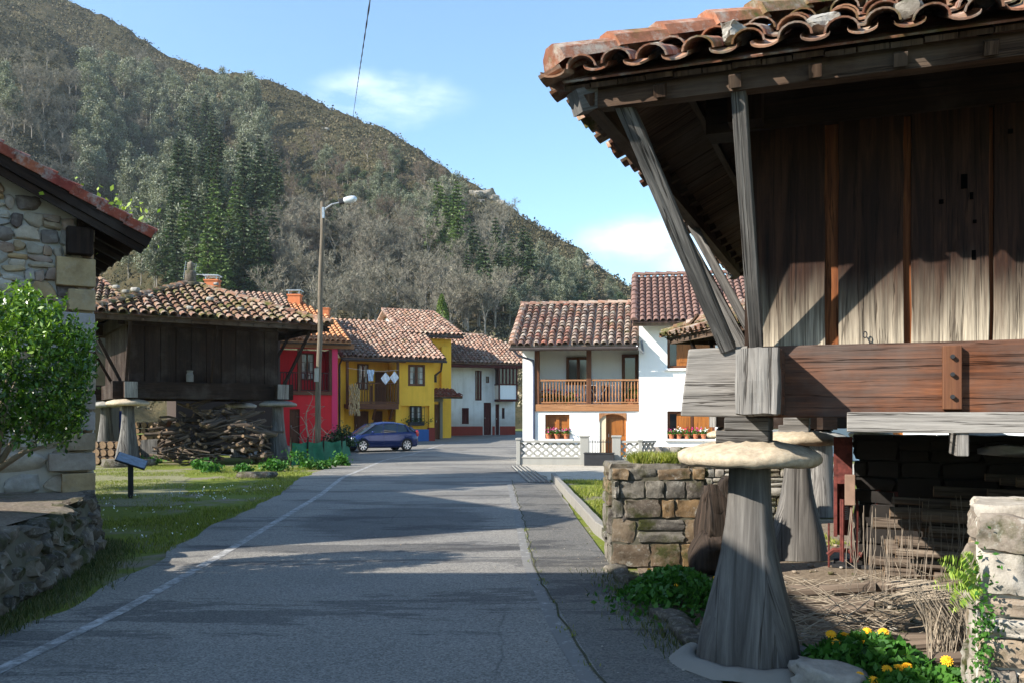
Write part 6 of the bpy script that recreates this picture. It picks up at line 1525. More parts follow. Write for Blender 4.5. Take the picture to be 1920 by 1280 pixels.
for x in (1.32, -1.32):
    for s in (-1, 1):
        mb = MB(Tc); pr = [(.20, -.1), (.30, -.1), (.325, -.07), (.325, .07), (.30, .1), (.20, .1)]; V = []; n = 24
        for (rr, yy) in pr:
            for j in range(n): t = 6.283*j/n; V.append((x+rr*math.cos(t), s*.80+yy, .325+rr*math.sin(t)))
        mb.add(V, [(i*n+j, i*n+(j+1) % n, (i+1)*n+(j+1) % n, (i+1)*n+j) for i in range(5) for j in range(n)]); wh = mb.build('wheel', TYRE, car, smooth=True)
        mb = MB(Tc); mb.tube([(x, s*.80-.05, .325), (x, s*.80+.05, .325)], .21, 20, m=1)
        for k_ in range(7): t = 6.283*k_/7; mb.beam((x+.04*math.cos(t), s*.885, .325+.04*math.sin(t)), (x+.215*math.cos(t), s*.895, .325+.215*math.sin(t)), .055, .03, up=(0, 1, 0))
        V = []
        for (rr, yy) in ((.195, .06), (.235, .075), (.235, .1), (.20, .1)):
            for j in range(n): t = 6.283*j/n; V.append((x+rr*math.cos(t), s*(.80+yy), .325+rr*math.sin(t)))
        mb.add(V, [(i*n+j, i*n+(j+1) % n, (i+1)*n+(j+1) % n, (i+1)*n+j) for i in range(3) for j in range(n)]); mb.build('rim', [ALU, DARK], wh)
        mb = MB(Tc); V = []; 
        for q, (rr, yy) in enumerate(((.34, .888), (.40, .90), (.41, .87))):
            for j in range(13): t = math.pi*j/12; V.append((x+rr*math.cos(t), s*yy, .325+rr*math.sin(t)))
        mb.add(V, [(i*13+j, i*13+j+1, (i+1)*13+j+1, (i+1)*13+j) for i in range(2) for j in range(12)]); V = [(x, s*.891, .325)]+[(x+.35*math.cos(math.pi*j/12), s*.891, .325+.35*math.sin(math.pi*j/12)) for j in range(13)]
        mb.build('wheel_arch', PAINT, car); mb = MB(Tc); mb.add(V, [(0, j, j+1) for j in range(1, 13)]); mb.build('arch_liner', TYRE, car)
for s in (-1, 1):
    mb = MB(Tc); mb.rock((1.86, s*.64, .66), (.34, .26, .15), k=.6, amp=0, rot=(0, R(15), s*-.5)); mb.build('headlight', m_plain('lamp_lens', (.6, .65, .7), .1, .8), car, smooth=True)
    mb = MB(Tc); mb.rock((-2.0, s*.70, .92), (.2, .26, .32), k=.6, amp=0); mb.build('tail_light', m_plain('tail_lens', (.4, .02, .02), .2, .6), car, smooth=True)
    mb = MB(Tc); mb.rock((.78, s*.98, 1.0), (.14, .2, .13), k=.6, amp=0); mb.build('mirror', PAINT, car, smooth=True)
    for (x, z_) in ((-.02, .86), (-.85, .88)): mb = MB(Tc); mb.box((x, s*.893, z_), (.16, .03, .025)); mb.build('door_handle', PAINT, car)
mb = MB(Tc)
for s in (-1, 1):
    for x in (.95, .07, -.9): mb.box((x, s*.8935, .6), (.008, .004, .6))
mb.build('door_seam', DARK, car)
mb = MB(Tc); mb.box((2.10, 0, .42), (.06, .9, .14)); mb.build('grille', DARK, car)

# ================================================================ under and around the far granary
rng.seed(21)
def log_obj(name, a, b, r0, mat, lab, grp, r1=None, n=8, kink=0., cutend=True, ct='log'):
    a, b = Vector(a), Vector(b); mb = MB(); L = (b-a).length; m = max(2, int(L/.3)); m = min(m, 7)
    pts = [a.lerp(b, k/m)+(Vector((rng.uniform(-1, 1), rng.uniform(-1, 1), rng.uniform(-1, 1)))*kink if 0 < k < m else Vector((0, 0, 0))) for k in range(m+1)]
    rr = [r0+((r1 or r0*.85)-r0)*k/m for k in range(m+1)]; mb.tube(pts, rr, n, cap=False)
    for (p, q, s) in ((pts[0], pts[1], rr[0]), (pts[-1], pts[-2], rr[-1])):
        d = (p-q).normalized(); M_ = Matrix.Translation(p+d*.001) @ align(d); v = [(s*math.cos(6.283*j/n), s*math.sin(6.283*j/n), 0) for j in range(n)]; mb.add(v, [tuple(range(n))], M_, m=1 if cutend else 0)
    return mb.build(name, [mat, LOGCUT], label=lab, cat=ct, group=grp, smooth=False)
def heap(px0, px1, dm, hfun, cnt, grp, lab, rs=(.03, .08), ls=(.5, 1.3), dd=.9):
    for i in range(cnt):
        px = rng.uniform(px0, px1); t = (px-px0)/(px1-px0); h = hfun(t); d = dm+rng.uniform(-dd, dd); z = rng.uniform(.05, 1)**.8*h*(1-abs(d-dm)/dd*.35)
        an = rng.uniform(-.5, .5)+rng.choice((0, 1.2, 1.9)); L = rng.uniform(*ls); c = Vector((PX(px, d), d, z+.05)); v = Vector((math.cos(an), math.sin(an), rng.uniform(-.35, .35)))*L/2
        log_obj('firewood_log', c-v, c+v, rng.uniform(*rs), BARK, lab, grp, n=6, kink=.04)
heap(300, 505, 34.0, lambda t: .8+1.5*math.sin(math.pi*min(1, .12+t*.8))**.6, 285, 'firewood heap under the far granary', 'weathered log in the messy firewood heap under the far granary')
heap(300, 395, 32.6, lambda t: .7, 26, 'twiggy branches at the front of the firewood heap', 'thin pale branch in the brush at the front of the firewood heap', rs=(.015, .035), ls=(.6, 1.4), dd=.3)
for i in range(14):
    row = i//5; c = gp(178+(i % 5)*14+row*6, 868); c.z = .15+row*.27; c.y += .3*row
    log_obj('round_log', c-Vector((.1, .9, 0)), c+Vector((.05, .3, 0)), rng.uniform(.12, .16), BARK, 'thick dark round log in the stack left of the far granary post', 'round log stack left of the far granary', n=10)
for i in range(54):   # cordwood stack at the back
    rw = i//9; x = PX(243+(i % 9)*12, 38)+rng.uniform(-.05, .05); c = Vector((x, 38., .14+rw*.25)); log_obj('cordwood', c-Vector((0, .5, 0)), c+Vector((.05, .1, 0)), rng.uniform(.10, .14), BARK, 'dark cordwood log in the neat stack at the back under the far granary', 'cordwood stack under the far granary', n=7)
mb = MB(); mb.beam(gp(300, 862)+Vector((0, 0, 0)), pt(318, 788, 33.2), .14, .04); mb.build('leaning_board', W_BROWN, label='reddish-brown board leaning beside the firewood heap', cat='board')
mb = MB(); c = gp(284, 866); mb.rock(c+Vector((0, 0, .42)), (.65, .5, .9), k=.15, amp=.05); mb.build('wood_block', W_GREY2, label='grey squared block of wood standing behind the far granary post', cat='block')
mb = MB(); c = gp(262, 856); mb.bx(c.x-.6, c.x+.6, c.y, c.y+.4, .5, .8); mb.build('crate', LOGCUT, label='orange-brown wooden crate behind the far granary left post', cat='crate')
c = gp(178, 850); mb = MB(); 
n = 10; V = [(c.x-.5+.1*i, c.y+2+.05*math.sin(i*2), .9+1.1*j/6+.02*math.sin(i)) for j in range(7) for i in range(n+1)]
mb.add(V, [(j*(n+1)+i, j*(n+1)+i+1, (j+1)*(n+1)+i+1, (j+1)*(n+1)+i) for j in range(6) for i in range(n)]); mb.build('blue_tarp', m_plain('blue_tarp', (.05, .12, .5), .5, .4), label='blue tarpaulin hanging behind the log stack at the left wall', cat='tarpaulin', smooth=True)
# netting fence, shrub, stalks
nf = thing('netting_fence', 'low sagging green garden netting between the far granary and the car', 'fence', tuple(gp(600, 866))); mb = MB(); A, B, C_ = gp(545, 872), gp(640, 866), gp(656, 852); V = []; n = 24
pts = [A.lerp(B, i/16) for i in range(17)]+[B.lerp(C_, i/8) for i in range(1, 9)]
for j in range(6):
    for i, p in enumerate(pts): V.append((p.x+.04*math.sin(i*1.9+j), p.y+.08*math.sin(i*.9+j*.7), .0+.17*j-.08*(j/5)*abs(math.sin(i*.6))))
mb.add(V, [(j*25+i, j*25+i+1, (j+1)*25+i+1, (j+1)*25+i) for j in range(5) for i in range(24)]); mb.build('netting', NETTING, nf, smooth=True)
for i in (0, 5, 10, 16, 24): mb = MB(); p = pts[i]; mb.tube([p, p+Vector((.03, 0, 1.0))], .03, 5); mb.build('stake', W_DARK, nf)
def bush(name, lab, c, sz, mat, n, ls, ct='shrub', seed=0, up=.3, group=None, yel=None):
    r = np.random.RandomState(seed); k = max(4, n//60); cs = r.normal(size=(k, 3)); cs /= np.linalg.norm(cs, axis=1)[:, None]; cs *= r.uniform(.2, .85, (k, 1)); cs[:, 2] = np.abs(cs[:, 2])
    C = cs[r.randint(0, k, n)]+r.normal(size=(n, 3))*.17; C[:, 2] = np.abs(C[:, 2]); V_, Q_ = leaves(C*np.array(sz), r.uniform(ls*.6, ls*1.3, n), .55, up=up, nr=r)
    if group or yel:
        pass
    o = fastmesh(name, V_, Q_, r.uniform(0, 1, n), mat, label=lab, cat=ct, group=group); o.location = c; return o
bush('garden_shrub', 'dark glossy shrub behind the green netting, left of the car', gp(634, 858)+Vector((0, 0, .5)), (.85, .7, .95), LEAF_DARK, 1600, .12, seed=4)
for i, (px, y0, h) in enumerate(((566, 862, 1.7), (576, 864, 2.4), (588, 862, 2.), (608, 860, 1.7))):
    mb = MB(); p = gp(px, y0); tips = []
    pts = [p+Vector((rng.uniform(-.06, .06)*k, 0, h*k/5)) for k in range(6)]; mb.tube(pts, [.035, .033, .03, .025, .02, .01], 5)
    for k in range(5): q = pts[2+k % 4]; mb.tube([q, q+Vector((rng.uniform(-.35, .35), rng.uniform(-.2, .2), rng.uniform(.1, .3))), q+Vector((rng.uniform(-.5, .5), rng.uniform(-.2, .2), rng.uniform(.1, .5)))], [.014, .012, .006], 4)
    mb.build('dry_stalk', TWIG, label=['shortest pale dry cabbage stalk right of the granary post', 'tallest pale branching dry stalk right of the granary post', 'pale dry stalk just left of the lamp pole', 'pale dry stalk just right of the lamp pole'][i], cat='dry stalk')
for i, (px, y, s) in enumerate(((275, 872, .5), (405, 884, .55), (372, 878, .35), (520, 882, .5), (560, 878, .6), (600, 878, .5), (640, 872, .5), (455, 886, .3))): bush('weed_clump', 'low leafy weed clump along the foot of the far granary', gp(px, y), (s*1.3, s*.8, s), LEAF_GREEN, 420, .12, 'weeds', i+30, group='weeds at the far granary')
mb = MB(); c = gp(482, 894); mb.rock(c+Vector((0, 0, .06)), (1.1, .5, .2), k=.4, amp=.12); mb.build('flat_stone', S_DARKW, label='flat mossy stone lying in the lawn in front of the far granary', cat='stone', smooth=True)
# ================================================================ right side: walls, logs, plants
rng.seed(55)
def stone_block(name, lab, x0, x1, d0, d1, h, mat, mort, hmin, hmax, wmin, wmax, k=.3, amp=.08, sides=('f', 'l'), n=4, depth=.12, gap=.01, ct='stone wall', rz=0., cap=True, core=.06):
    root = thing(name, lab, ct, ((x0+x1)/2, d0, 0), rz); T = PM[root.name].copy(); w2 = (x1-x0)/2; D = d1-d0
    mb = MB(T); mb.bx(-w2+core, w2-core, core, D-.04, 0, h-.05); mb.build('mortar_core', mort, root)
    mb = MB(T)
    if 'f' in sides: masonry(mb, -w2, w2, 0, h, lambda a, z: (a, .10, z), hmin, hmax, wmin, wmax, depth=depth, k=k, amp=amp, n=n, gap=gap)
    if 'l' in sides: masonry(mb, 0, D, 0, h, lambda a, z: (-w2+.10, a, z), hmin, hmax, wmin, wmax, depth=depth, k=k, amp=amp, n=n, gap=gap, rotz=math.pi/2)
    if 'r' in sides: masonry(mb, 0, D, 0, h, lambda a, z: (w2-.10, a, z), hmin, hmax, wmin, wmax, depth=depth, k=k, amp=amp, n=n, gap=gap, rotz=math.pi/2)
    if cap:
        a = -w2
        while a < w2-.05:
            q = min(rng.uniform(.3, .6), w2-a); b_ = 0
            while b_ < D-.05: e = min(rng.uniform(.3, .5), D-b_); mb.rock((a+q/2, b_+e/2+.02, h-.03), (q*1.03, e*1.03, .15), k=k*.7, amp=amp, n=n); b_ += e
            a += q
    mb.build('stones', mat, root, smooth=True, auto=30); return root
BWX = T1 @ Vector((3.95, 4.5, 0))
stone_block('stone_wall', 'dark lichened stone wall end with mossy top, right of the kerb', 1.13, 2.2, 10.3, 11.1, 1.13, S_PILLAR, MORTAR_D, .12, .33, .18, .62, k=.16, amp=.095, sides=('f', 'l', 'r'), n=6, depth=.12, gap=.02, core=.005)
stone_block('stone_wall', 'low sunlit rubble wall seen under the round cap stone of the near post', 3.0, 4.6, 14.4, 14.9, .98, S_LIGHT, MORTAR, .09, .18, .15, .35, sides=('f',), n=4, k=.4)
stone_block('stone_pier', 'pale rounded stone wall end with moss and ferns at the right edge', 2.38, 3.88, 4.47, 5.0, 1.20, S_LIGHT, MORTAR, .15, .27, .3, .6, k=.24, amp=.095, sides=('f', 'l'), n=9, depth=.14, gap=.012, rz=R(-26), core=.0)
stone_block('back_wall', 'added stone wall closing the back under the near granary, near-black to stand for shade', BWX.x-3.3, BWX.x+3.3, BWX.y, BWX.y+.4, 1.46, m_plain('stone_back_shade', (.016, .013, .011), .95), m_plain('back_wall_core_shade', (.02, .018, .015), .95), .15, .3, .25, .6, sides=('f',), n=3, rz=R(-21))  # near-black colour stands in for the deep shade under the granary
# grass on the wall top
def blades(name, pts, h, w, mat, kind='stuff', lab=None, ct='grass', seed=0, lean=.35):
    r = np.random.RandomState(seed); P = np.asarray(pts); n = len(P); h = h*r.uniform(.5, 1.3, n); an = r.uniform(0, 6.28, n); dx = np.stack([np.cos(an), np.sin(an), 0*an], 1)
    tip = P+np.stack([r.normal(0, lean, n)*h, r.normal(0, lean, n)*h, h], 1); ww = (w*r.uniform(.6, 1.3, n))[:, None]
    mid = P*.5+tip*.5+np.array([0, 0, .08])*h[:, None]
    V = np.stack([P-dx*ww*.5, P+dx*ww*.5, mid+dx*ww*.4, mid-dx*ww*.4, tip], 1).reshape(-1, 3); b = np.arange(n)*5
    Q = np.concatenate([np.stack([b, b+1, b+2, b+3], 1), np.stack([b+3, b+2, b+4, b+4], 1)])
    # second set as triangles encoded with own mesh
    me_v = V; Q1 = np.stack([b, b+1, b+2, b+3], 1); T1_ = np.stack([b+3, b+2, b+4], 1)
    rn = r.uniform(0, 1, n)
    Tt = np.concatenate([Q1[:, [0, 1, 2]], Q1[:, [0, 2, 3]], T1_]); return fastmesh(name, me_v, Tt, np.concatenate([rn, rn, rn]), mat, kind=kind, label=lab, cat=ct)
r = np.random.RandomState(2)
P = np.stack([r.uniform(1.4, 2.15, 2600), r.uniform(10.35, 11.1, 2600), np.full(2600, 1.15)], 1); blades('wall_top_grass', P, .13, .012, GRASS, lab='mossy grass growing on top of the dark stone wall end', seed=3)
def rp_pts(n, fn, seed=0):
    r = np.random.RandomState(seed); out = []
    while len(out) < n:
        q = fn(r)
        if q is not None: out.append(q)
    return np.array(out)
ROADL = lambda d: float(np.interp(d, [a for a, b, c in rd], [b for a, b, c in rd]))
def f1(r):
    d = r.uniform(11.5, 33)**1.0; x = r.uniform(-14, ROADL(d)-.02)
    if r.rand() > (14./d)**1.1: return None
    if x < -.5647*d-.5: return None
    if d < 13 and x < -6: return None
    v = noise.noise(Vector((x*.6, d*.6, 0)))+(.25 if x > ROADL(d)-1. else 0)
    if v < -.12+r.rand()*.3: return None
    return (x, d, -.02)
P = rp_pts(52000, f1, 5); blades('lawn_grass', P, .055, .009, GRASS, lab='short sunlit grass of the lawn left of the road', seed=6)
def f2(r):
    d = r.uniform(3, 12.5); 
    bx_ = float(np.interp(d, [b for a, b in base], [a for a, b in base])); x = bx_+abs(r.normal(0, .22))
    return (x, d, 0) if x < ROADL(d)+.12 else None
P = rp_pts(9000, f2, 8); blades('verge_grass', P, .07, .008, GRASS_D, lab='shaded grass along the foot of the raised bed wall', seed=9)
def f3_(r):
    d = r.uniform(12, 24.5); x = r.uniform(1.3, 4.5)
    return (x, d, -.02) if x/d < .14+.4*(d < 16) and noise.noise(Vector((x*.9, d*.9, 4))) > -.25+r.rand()*.2 else None
P = rp_pts(16000, f3_, 10); blades('kerbside_grass', P, .08, .012, GRASS, lab='bright grass patch behind the kerb on the right', seed=11)
def f4_(r):
    t = r.uniform(0, 1); p = gp(1128+160*t, 1068+160*t); x = p.x+r.normal(.02, .14); return (x, p.y+r.normal(0, .1), 0)
P = rp_pts(1000, f4_, 12); blades('edging_grass', P, .06, .008, GRASS_D, lab='tufts of grass along the stone edging', seed=13)
def f5_(r):
    d = r.uniform(5.5, 14); x = float(np.interp(d, [4, 5.8, 7.26, 10.4, 14.2, 24.5], [.70, .58, .45, .25, .21, .0]))+r.normal(0, .03); return (x, d, 0) if noise.noise(Vector((d*2.3, 0, 0))) > .05 else None
P = rp_pts(140, f5_, 14); blades('seam_weeds', P, .035, .008, GRASS, lab='tiny weeds in the seam along the right of the road', seed=15)
# daisies
r = np.random.RandomState(20); n = 170; P = []
while len(P) < n:
    d = r.uniform(12, 22); x = r.uniform(-9, ROADL(d)-.1)
    if noise.noise(Vector((x*.5, d*.5, 9))) > .0 and x > -.56*d: P.append((x, d, .06))
V_, Q_ = leaves(np.array(P), .035, 1., nr=r); fastmesh('daisies', V_, Q_, r.uniform(0, 1, n), PETAL_W, kind='stuff', label='scattered tiny white daisies in the lawn by the information sign', cat='daisies')
# green plants by the near post (celandine) and marigolds
def leafy(name, lab, c, sx, sy, h, n, ls, mat, flowers, fmat, fs, seed, group=None, ct='plant'):
    r = np.random.RandomState(seed); root = thing(name, lab, ct, c, 0, group); mb = MB(PM[root.name].copy())
    C = r.normal(size=(n, 3))*np.array([sx, sy, 0])*.42; q = np.minimum(1, np.hypot(C[:, 0]/sx, C[:, 1]/sy)); C[:, 2] = h*(1-q**2)*r.uniform(.25, 1.05, n)+.02
    V_, Q_ = leaves(C, r.uniform(ls*.6, ls*1.3, n), .55, up=.25, nr=r); fastmesh('leaves', V_, Q_, r.uniform(0, 1, n), mat, parent=root)
    for i in range(26): x, y = r.normal(0, sx*.35), r.normal(0, sy*.35); mb.tube([(x*.5, y*.5, 0), (x, y, h*.7)], .004, 4)
    mb.build('stems', LEAF_GREEN, root)
    for (x, y, z) in flowers:
        fm = MB(PM[root.name].copy()); tilt = (r.uniform(-.5, .5)+.5, r.uniform(-.4, .4), 0)
        M_ = Matrix.Translation((x, y, z)) @ rotm(tilt); v = []; f_ = []; k_ = 13
        for ring, (rr, zz) in enumerate(((fs*1., 0), (fs*.7, fs*.28))):
            for j in range(k_):
                a = 6.283*(j+.5*ring)/k_; b_ = len(v); w_ = rr*.24; ca, sa = math.cos(a), math.sin(a)
                v += [(0, 0, zz+.1*fs), (ca*rr*.6-sa*w_, sa*rr*.6+ca*w_, zz+.15*fs), (ca*rr, sa*rr, zz), (ca*rr*.6+sa*w_, sa*rr*.6-ca*w_, zz+.15*fs)]; f_.append((b_, b_+1, b_+2, b_+3))
        fm.add(v, f_, M_); fm.rock(M_ @ Vector((0, 0, fs*.25)), (fs*.6, fs*.6, fs*.35), k=1, amp=.05, n=2); fm.build('flower', fmat, root)
    return root
def at_gd(px, y, d): return ((px-960)/F*d, d, PZ(y, d))
leafy('celandine_patch', 'leafy green celandine patch with tiny yellow flowers left of the big post', tuple(Vector((1.5, 8.3, 0))), .55, .75, .30, 2600, .07, LEAF_GREEN, [(.2, .1, .24), (.35, -.1, .2), (.28, .0, .22), (-.2, .3, .26), (.4, .2, .2), (-.05, -.3, .22)], PETAL_Y, .022, 31)
fl = []; mc = Vector((3.55-.55, 5.75, 0))
for (px, y, d) in ((1558, 1188, 6.1), (1585, 1190, 6.1), (1626, 1184, 6.2), (1656, 1184, 6.2), (1650, 1192, 6.1), (1622, 1202, 6.0), (1690, 1226, 5.9), (1605, 1213, 6.), (1570, 1205, 6.05), (1672, 1204, 6.05), (1640, 1222, 5.9)): p = at_gd(px, y, d); fl.append((p[0]-2.35, p[1]-6.0, p[2]))
leafy('marigold_plant', 'low marigold plant with orange-yellow flowers, left of the two by the bottom edge', (2.35, 6.0, 0), .5, .45, .24, 1500, .085, LEAF_GREEN, fl, PETAL_Y, .04, 41)
fl = []
for (px, y, d) in ((1720, 1262, 5.55), (1612, 1266, 5.6), (1664, 1255, 5.6), (1686, 1252, 5.6), (1701, 1248, 5.6), (1775, 1238, 5.5), (1640, 1276, 5.5)): p = at_gd(px, y, d); fl.append((p[0]-2.55, p[1]-5.45, p[2]))
leafy('marigold_plant', 'marigold plant with yellow flowers at the foot of the pale stone wall end', (2.55, 5.45, 0), .55, .3, .16, 1500, .085, LEAF_GREEN, fl, PETAL_Y, .04, 42)
# fern and ivy on the pier
fn = thing('fern', 'yellow-green fern fronds sprouting from the left side of the pale stone wall end', 'fern', (2.44, 4.74, .82)); r = np.random.RandomState(9); C = []; D = []; S_ = []
for (ex, ey, ez, L) in ((-.25, -.08, .16, 1), (-.27, -.05, .02, 1), (-.14, -.10, .20, 1), (-.2, -.1, -.10, 1)):
    for k in range(22):
        t = k/21; p = np.array([ex*t, ey*t, ez*t+.03*math.sin(t*2.6)-.03*t*t]); dr = np.array([ex, ey, ez])
        for s in (-1, 1):
            side = np.cross(dr/np.linalg.norm(dr), [0, -.9, .4])*s; l = .06*math.sin(math.pi*min(1, .15+t*.85))**.7+.008; C.append(p+side*l*.5); D.append(side*5+dr*3); S_.append(l)
D = np.array(D); V = []; 
V_, Q_ = leaves(np.array(C), np.array(S_), .26, nr=r, dirs=D*1.5); fastmesh('fronds', V_, Q_, r.uniform(0, 1, len(C)), LEAF_YEL, parent=fn)
C = r.normal(size=(420, 3))*np.array([.03, .05, .2])+np.array([.0, -.05, -.3]); V_, Q_ = leaves(C, r.uniform(.02, .04, 420), .6, nr=r); fastmesh('ivy_leaves', V_, Q_, r.uniform(0, 1, 420), LEAF_GREEN, parent=fn)
# logs on the ground
LG = [((1478, 1108, 8.2), (1640, 1100, 8.0), .06, 'weathered grey log lying behind the big post, left half of the long row'), ((1625, 1098, 8.1), (1790, 1100, 7.7), .05, 'pale peeled log lying end to end with the weathered grey one'),
      ((1560, 1126, 7.6), (1640, 1136, 7.4), .05, 'short pale log on the brushwood'), ((1480, 1146, 7.5), (1625, 1140, 7.3), .05, 'long dark log across the brushwood'), ((1690, 1196, 6.5), (1850, 1188, 6.2), .04, 'pale pole above the marigolds, topmost of the front three'),
      ((1700, 1210, 6.4), (1850, 1206, 6.2), .035, 'thin pale pole above the marigolds, middle of the front three'), ((1680, 1236, 6.2), (1850, 1230, 6.0), .05, 'dark log just above the marigolds, lowest of the front three'), ((1480, 1132, 7.9), (1560, 1128, 7.9), .035, 'thin pole left among the brushwood beside the post')]
for (a, b_, r0, lab) in LG: log_obj('log', at_gd(*a), at_gd(*b_), r0, BARK, lab, None, n=10, kink=.012)
# pole stack in the shade
k = 0
for row in range(9):
    for q in range(3):
        z = .10+row*.115+rng.uniform(-.02, .02); x0 = 3.75+.04*row+rng.uniform(-.25, .35); d = 8.75+q*.25+rng.uniform(-.05, .05)
        if row > 6: x0 += .5
        log_obj('pole', (x0, d, z+.06), (x0+2.8, d-1.0+rng.uniform(-.1, .1), z+rng.uniform(-.06, .04)), rng.uniform(.035, .062), BARK, 'long barked pole in the shaded stack under the near granary', 'poles stacked under the near granary', n=8, kink=.012)
# brushwood
mb = MB(); r = random.Random(4)
for i in range(260):
    d = r.uniform(6.3, 8.6); px = r.uniform(1465, 1760); x = PX(px, d); a = r.uniform(-.6, .6)+r.choice((0, 3.14)); L = r.uniform(.2, .7); z = r.uniform(.01, .2); pts = [Vector((x, d, z))]; dr = Vector((math.cos(a), math.sin(a), r.uniform(-.1, .45)))
    for k in range(4): pts.append(pts[-1]+dr*L/4); dr = (dr+Vector((r.gauss(0, .25), r.gauss(0, .25), r.gauss(-.06, .2)))).normalized()
    for p in pts: p.z = max(.01, p.z)
    mb.tube(pts, [.0045, .004, .003, .0025, .0018], 4, cap=False, r=r.random())
mb.build('brushwood', TWIG, kind='stuff', label='tangle of dry pale twigs on the ground behind the big post', cat='brushwood')
mb = MB()
for i in range(420):
    px = r.uniform(1735, 1835); t = (px-1735)/100; d = r.uniform(6.1, 6.9); x = PX(px, d); z0 = PZ(1095+25*t+r.uniform(-10, 25), d); x0 = x-.18*r.random()
    mb.tube([Vector((x0-.1, d, z0)), Vector((x0, d-.03, z0+.02)), Vector((x0+.08+.04*r.random(), d-.05, z0-.15)), Vector((x+.02*r.random(), d-.05+r.uniform(-.05, .05), max(.01, z0-r.uniform(.3, .5))))], .0032, 3, cap=False)
mb.build('dry_grass_tuft', TWIG, kind='stuff', label='drooping tuft of bleached dry stems beside the stone wall end', cat='dry grass')
mb = MB()
for i in range(70):
    d = r.uniform(7.6, 8.3); px = r.uniform(1590, 1830); x = PX(px, d); z0 = r.uniform(.5, 1.05); mb.tube([Vector((x, d, z0)), Vector((x+r.uniform(-.04, .04), d, z0-r.uniform(.2, .4))), Vector((x+r.uniform(-.08, .08), d, max(0, z0-r.uniform(.4, .8))))], .0028, 3, cap=False)
mb.build('hanging_stems', TWIG_D, kind='stuff', label='thin grey stems hanging in front of the shaded pole stack', cat='dry stems')
# scattered pebbles and rubble
mb = MB(); r = random.Random(6)
for i in range(260): d = r.uniform(6, 12.5); x = r.uniform(.26*d, .62*d); s = r.uniform(.02, .07); mb.rock((x, d, s*.2), (s, s, s*.6), n=2, k=.7, amp=.15, seed=r.random()*99)
mb.build('rubble', S_LIGHT, kind='stuff', label='small pebbles and rubble strewn on the earth under the near granary', cat='pebbles', smooth=True)
mb = MB()
for i in range(110): d = r.uniform(5.5, 14); x = r.uniform(.5, 1.2) if r.random() < .8 else r.uniform(-3, .5); s = r.uniform(.006, .02); mb.rock((x, d, .003), (s, s, s*.6), n=2, k=.7, amp=.15, seed=r.random()*99)
mb.build('road_grit', S_LIGHT, kind='stuff', label='loose grit and pebbles on the right side of the road', cat='grit')
# fallen leaves / bark scrap by the edging
# tree stump behind the wall end
st_ = thing('tree_stump', 'gnarled dark tree stump between the dark wall end and the big post', 'tree stump', (2.28, 10.0, 0)); mb = MB(PM[st_.name].copy())
mb.rock((0, 0, .45), (.5, .45, .95), k=.6, amp=.35, n=8, seed=5); mb.rock((-.12, -.1, .25), (.5, .4, .5), k=.7, amp=.3, n=7, seed=8); mb.rock((.08, .0, .85), (.22, .2, .35), k=.7, amp=.35, n=6, seed=9); mb.build('stump', m_wood('stump_wood', [(.012, .009, .007), (.04, .028, .02), (.09, .06, .045)], bmp=1.), st_, smooth=True)
# red implement
im = thing('farm_implement', 'tall rusty red iron farm implement standing at the edge of the shade', 'farm machine', (3.78, 10.35, 0), R(-21)); Tm = PM[im.name].copy(); M_ = lambda: MB(Tm)
mb = M_(); mb.bx(-.10, -.06, -.1, .1, .35, 1.48); mb.bx(-.06, .10, .06, .09, .35, 1.48); mb.bx(-.06, .10, -.10, -.075, .95, 1.48); mb.build('frame', RUST, im, bevel=.004)
mb = M_(); mb.bx(.02, .13, -.22, -.12, .72, 1.06); mb.build('box_section', m_plain('implement_box', (.22, .14, .1), .8), im, bevel=.006)
for (x, y) in ((.0, -.16), (.09, -.18), (.15, -.13), (-.02, -.12)):
    mb = M_(); mb.tube([(x, y, .08), (x, y, .78)], .016, 6); mb.build('rod', RUST, im)
mb = M_(); mb.tube([(.05+.028*math.cos(t), -.17+.028*math.sin(t), .55+t*.0035) for t in np.linspace(0, 50, 200)], .005, 4); mb.build('spring', DARK, im)
mb = M_(); mb.tube([(-.16, -.1, .14), (-.1, -.1, .2), (.05, -.1, .2), (.2, -.12, .16)], .03, 6); mb.tube([(-.15, -.1, 0), (-.15, -.1, .5)], .012, 5); mb.bx(.25, .75, -.03, .03, .82, .87); mb.tube([(.35, 0, .7), (.38, 0, .98)], .03, 8); mb.build('linkage', RUST, im)
mb = M_(); mb.tube([(-.1, 0, .05), (.12, 0, .05)], .05, 8); mb.bx(-.12, .3, -.1, .1, 0, .04); mb.build('foot', DARK, im)
mb = MB(); c = at_gd(1890, 845, 9.5); mb.rock(c, (.5, .4, .14), k=.6, amp=.2, n=6); mb.build('plastic_sheet', m_plain('grey_plastic', (.3, .3, .3), .3, .6), label='crumpled grey plastic sheet on top of the dark back pile', cat='plastic sheet', smooth=True)
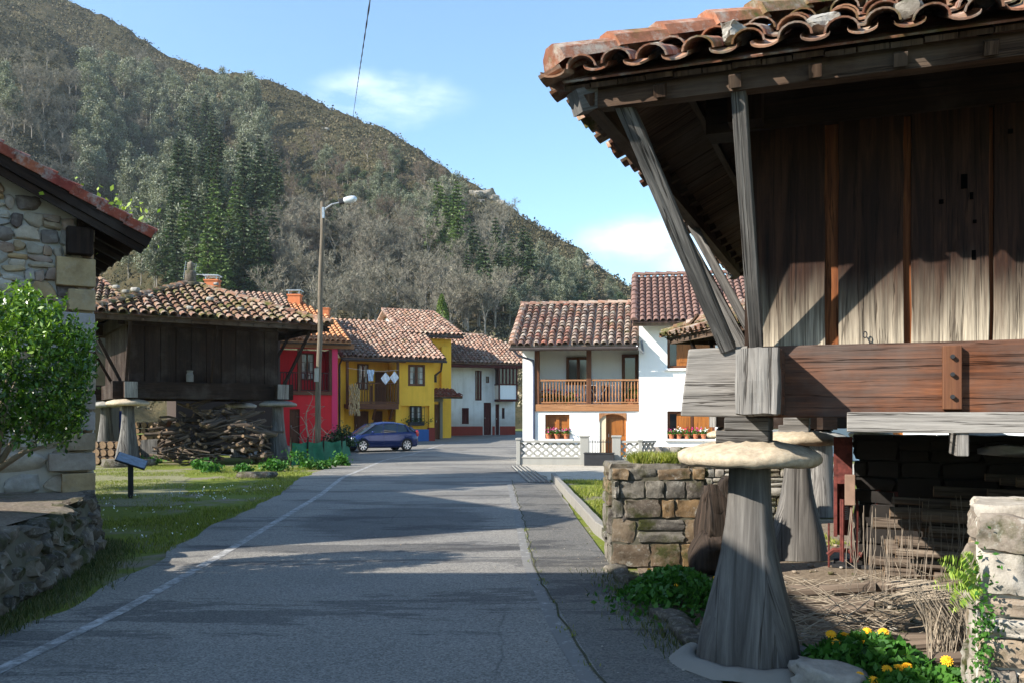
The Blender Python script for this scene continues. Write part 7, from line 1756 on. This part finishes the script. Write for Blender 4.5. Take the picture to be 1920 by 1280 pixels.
# ================================================================ houses and added trees outside the frame on the left (they shade the street)
def plain_house(loc, rz, w, dp, eave, pitch, lab):
    Hh = thing('house', lab, 'house', loc, R(rz)); T = PM[Hh.name].copy(); tp = math.tan(R(pitch)); rz_ = eave+w/2*tp
    mb = MB(T); wallh(mb, -w/2, w/2, 0, eave, [(-1.5, -.5, 1, 2.1), (1, 2, 1, 2.1), (-1.5, -.5, 3.4, 4.5), (1, 2, 3.4, 4.5)], y=0); shell(mb, -w/2, w/2, 0, eave, dp)
    mb.build('wall', P_BEIGE, Hh); mb = MB(T)
    e = eave-.5*tp; hw = w/2+.5; A = [(-hw, -.5, e), (hw, -.5, e), (hw, dp+.5, e), (-hw, dp+.5, e), (0, hw-.5, rz_), (0, dp-hw+.5, rz_)]
    for q in ((0, 1, 4), (1, 2, 5, 4), (2, 3, 5), (3, 0, 4, 5)): mb.slab([A[i] for i in q], (0, 0, .12))
    mb.build('roof', T_VILLAGE, Hh)
    for rc in ((-1.5, -.5, 1, 2.1), (1, 2, 1, 2.1), (-1.5, -.5, 3.4, 4.5), (1, 2, 3.4, 4.5)):
        mb = MB(T); mb.bx(rc[0], rc[1], .12, .16, rc[2], rc[3]); mb.build('window', GLASS, Hh)
    return Hh
plain_house((-10.7, -9.5, 0), 0, 9.0, 15.2, 6.1, 27, 'beige house beside the road behind the viewpoint on the left')
for (x, y, h, sd) in ((-16.3, 18.8, 8, 51), (-18.6, 17.4, 8.4, 52)):  # unseen trees with raised crowns, added to cast the far road shadow
    t_ = broad(h, sd, LEAF_DARK, 'shadow_caster_tree', 5.5); t_.location = (x, y, 0); t_['label'] = 'unseen tall evergreen tree added left of the stone house to shade the road' if sd == 51 else 'unseen tallest evergreen tree added farther left to shade the road'; t_['category'] = 'evergreen tree'
# thin valley air
mb = MB(); mb.bx(-950, 1250, -60, 620, -1.2, 420); hz = mb.build('haze', None or bpy.data.materials.new('haze_air'), kind='stuff', label='thin pale air in the valley', cat='haze', origin=(0, 0, -1.2))
hm = hz.data.materials[0]; hm.use_nodes = True; n_t = hm.node_tree; n_t.nodes.clear(); o_ = n_t.nodes.new('ShaderNodeOutputMaterial'); pv = n_t.nodes.new('ShaderNodeVolumePrincipled'); pv.inputs['Color'].default_value = (.82, .88, .95, 1); pv.inputs['Density'].default_value = .00018; pv.inputs['Anisotropy'].default_value = .3; n_t.links.new(pv.outputs[0], o_.inputs['Volume'])
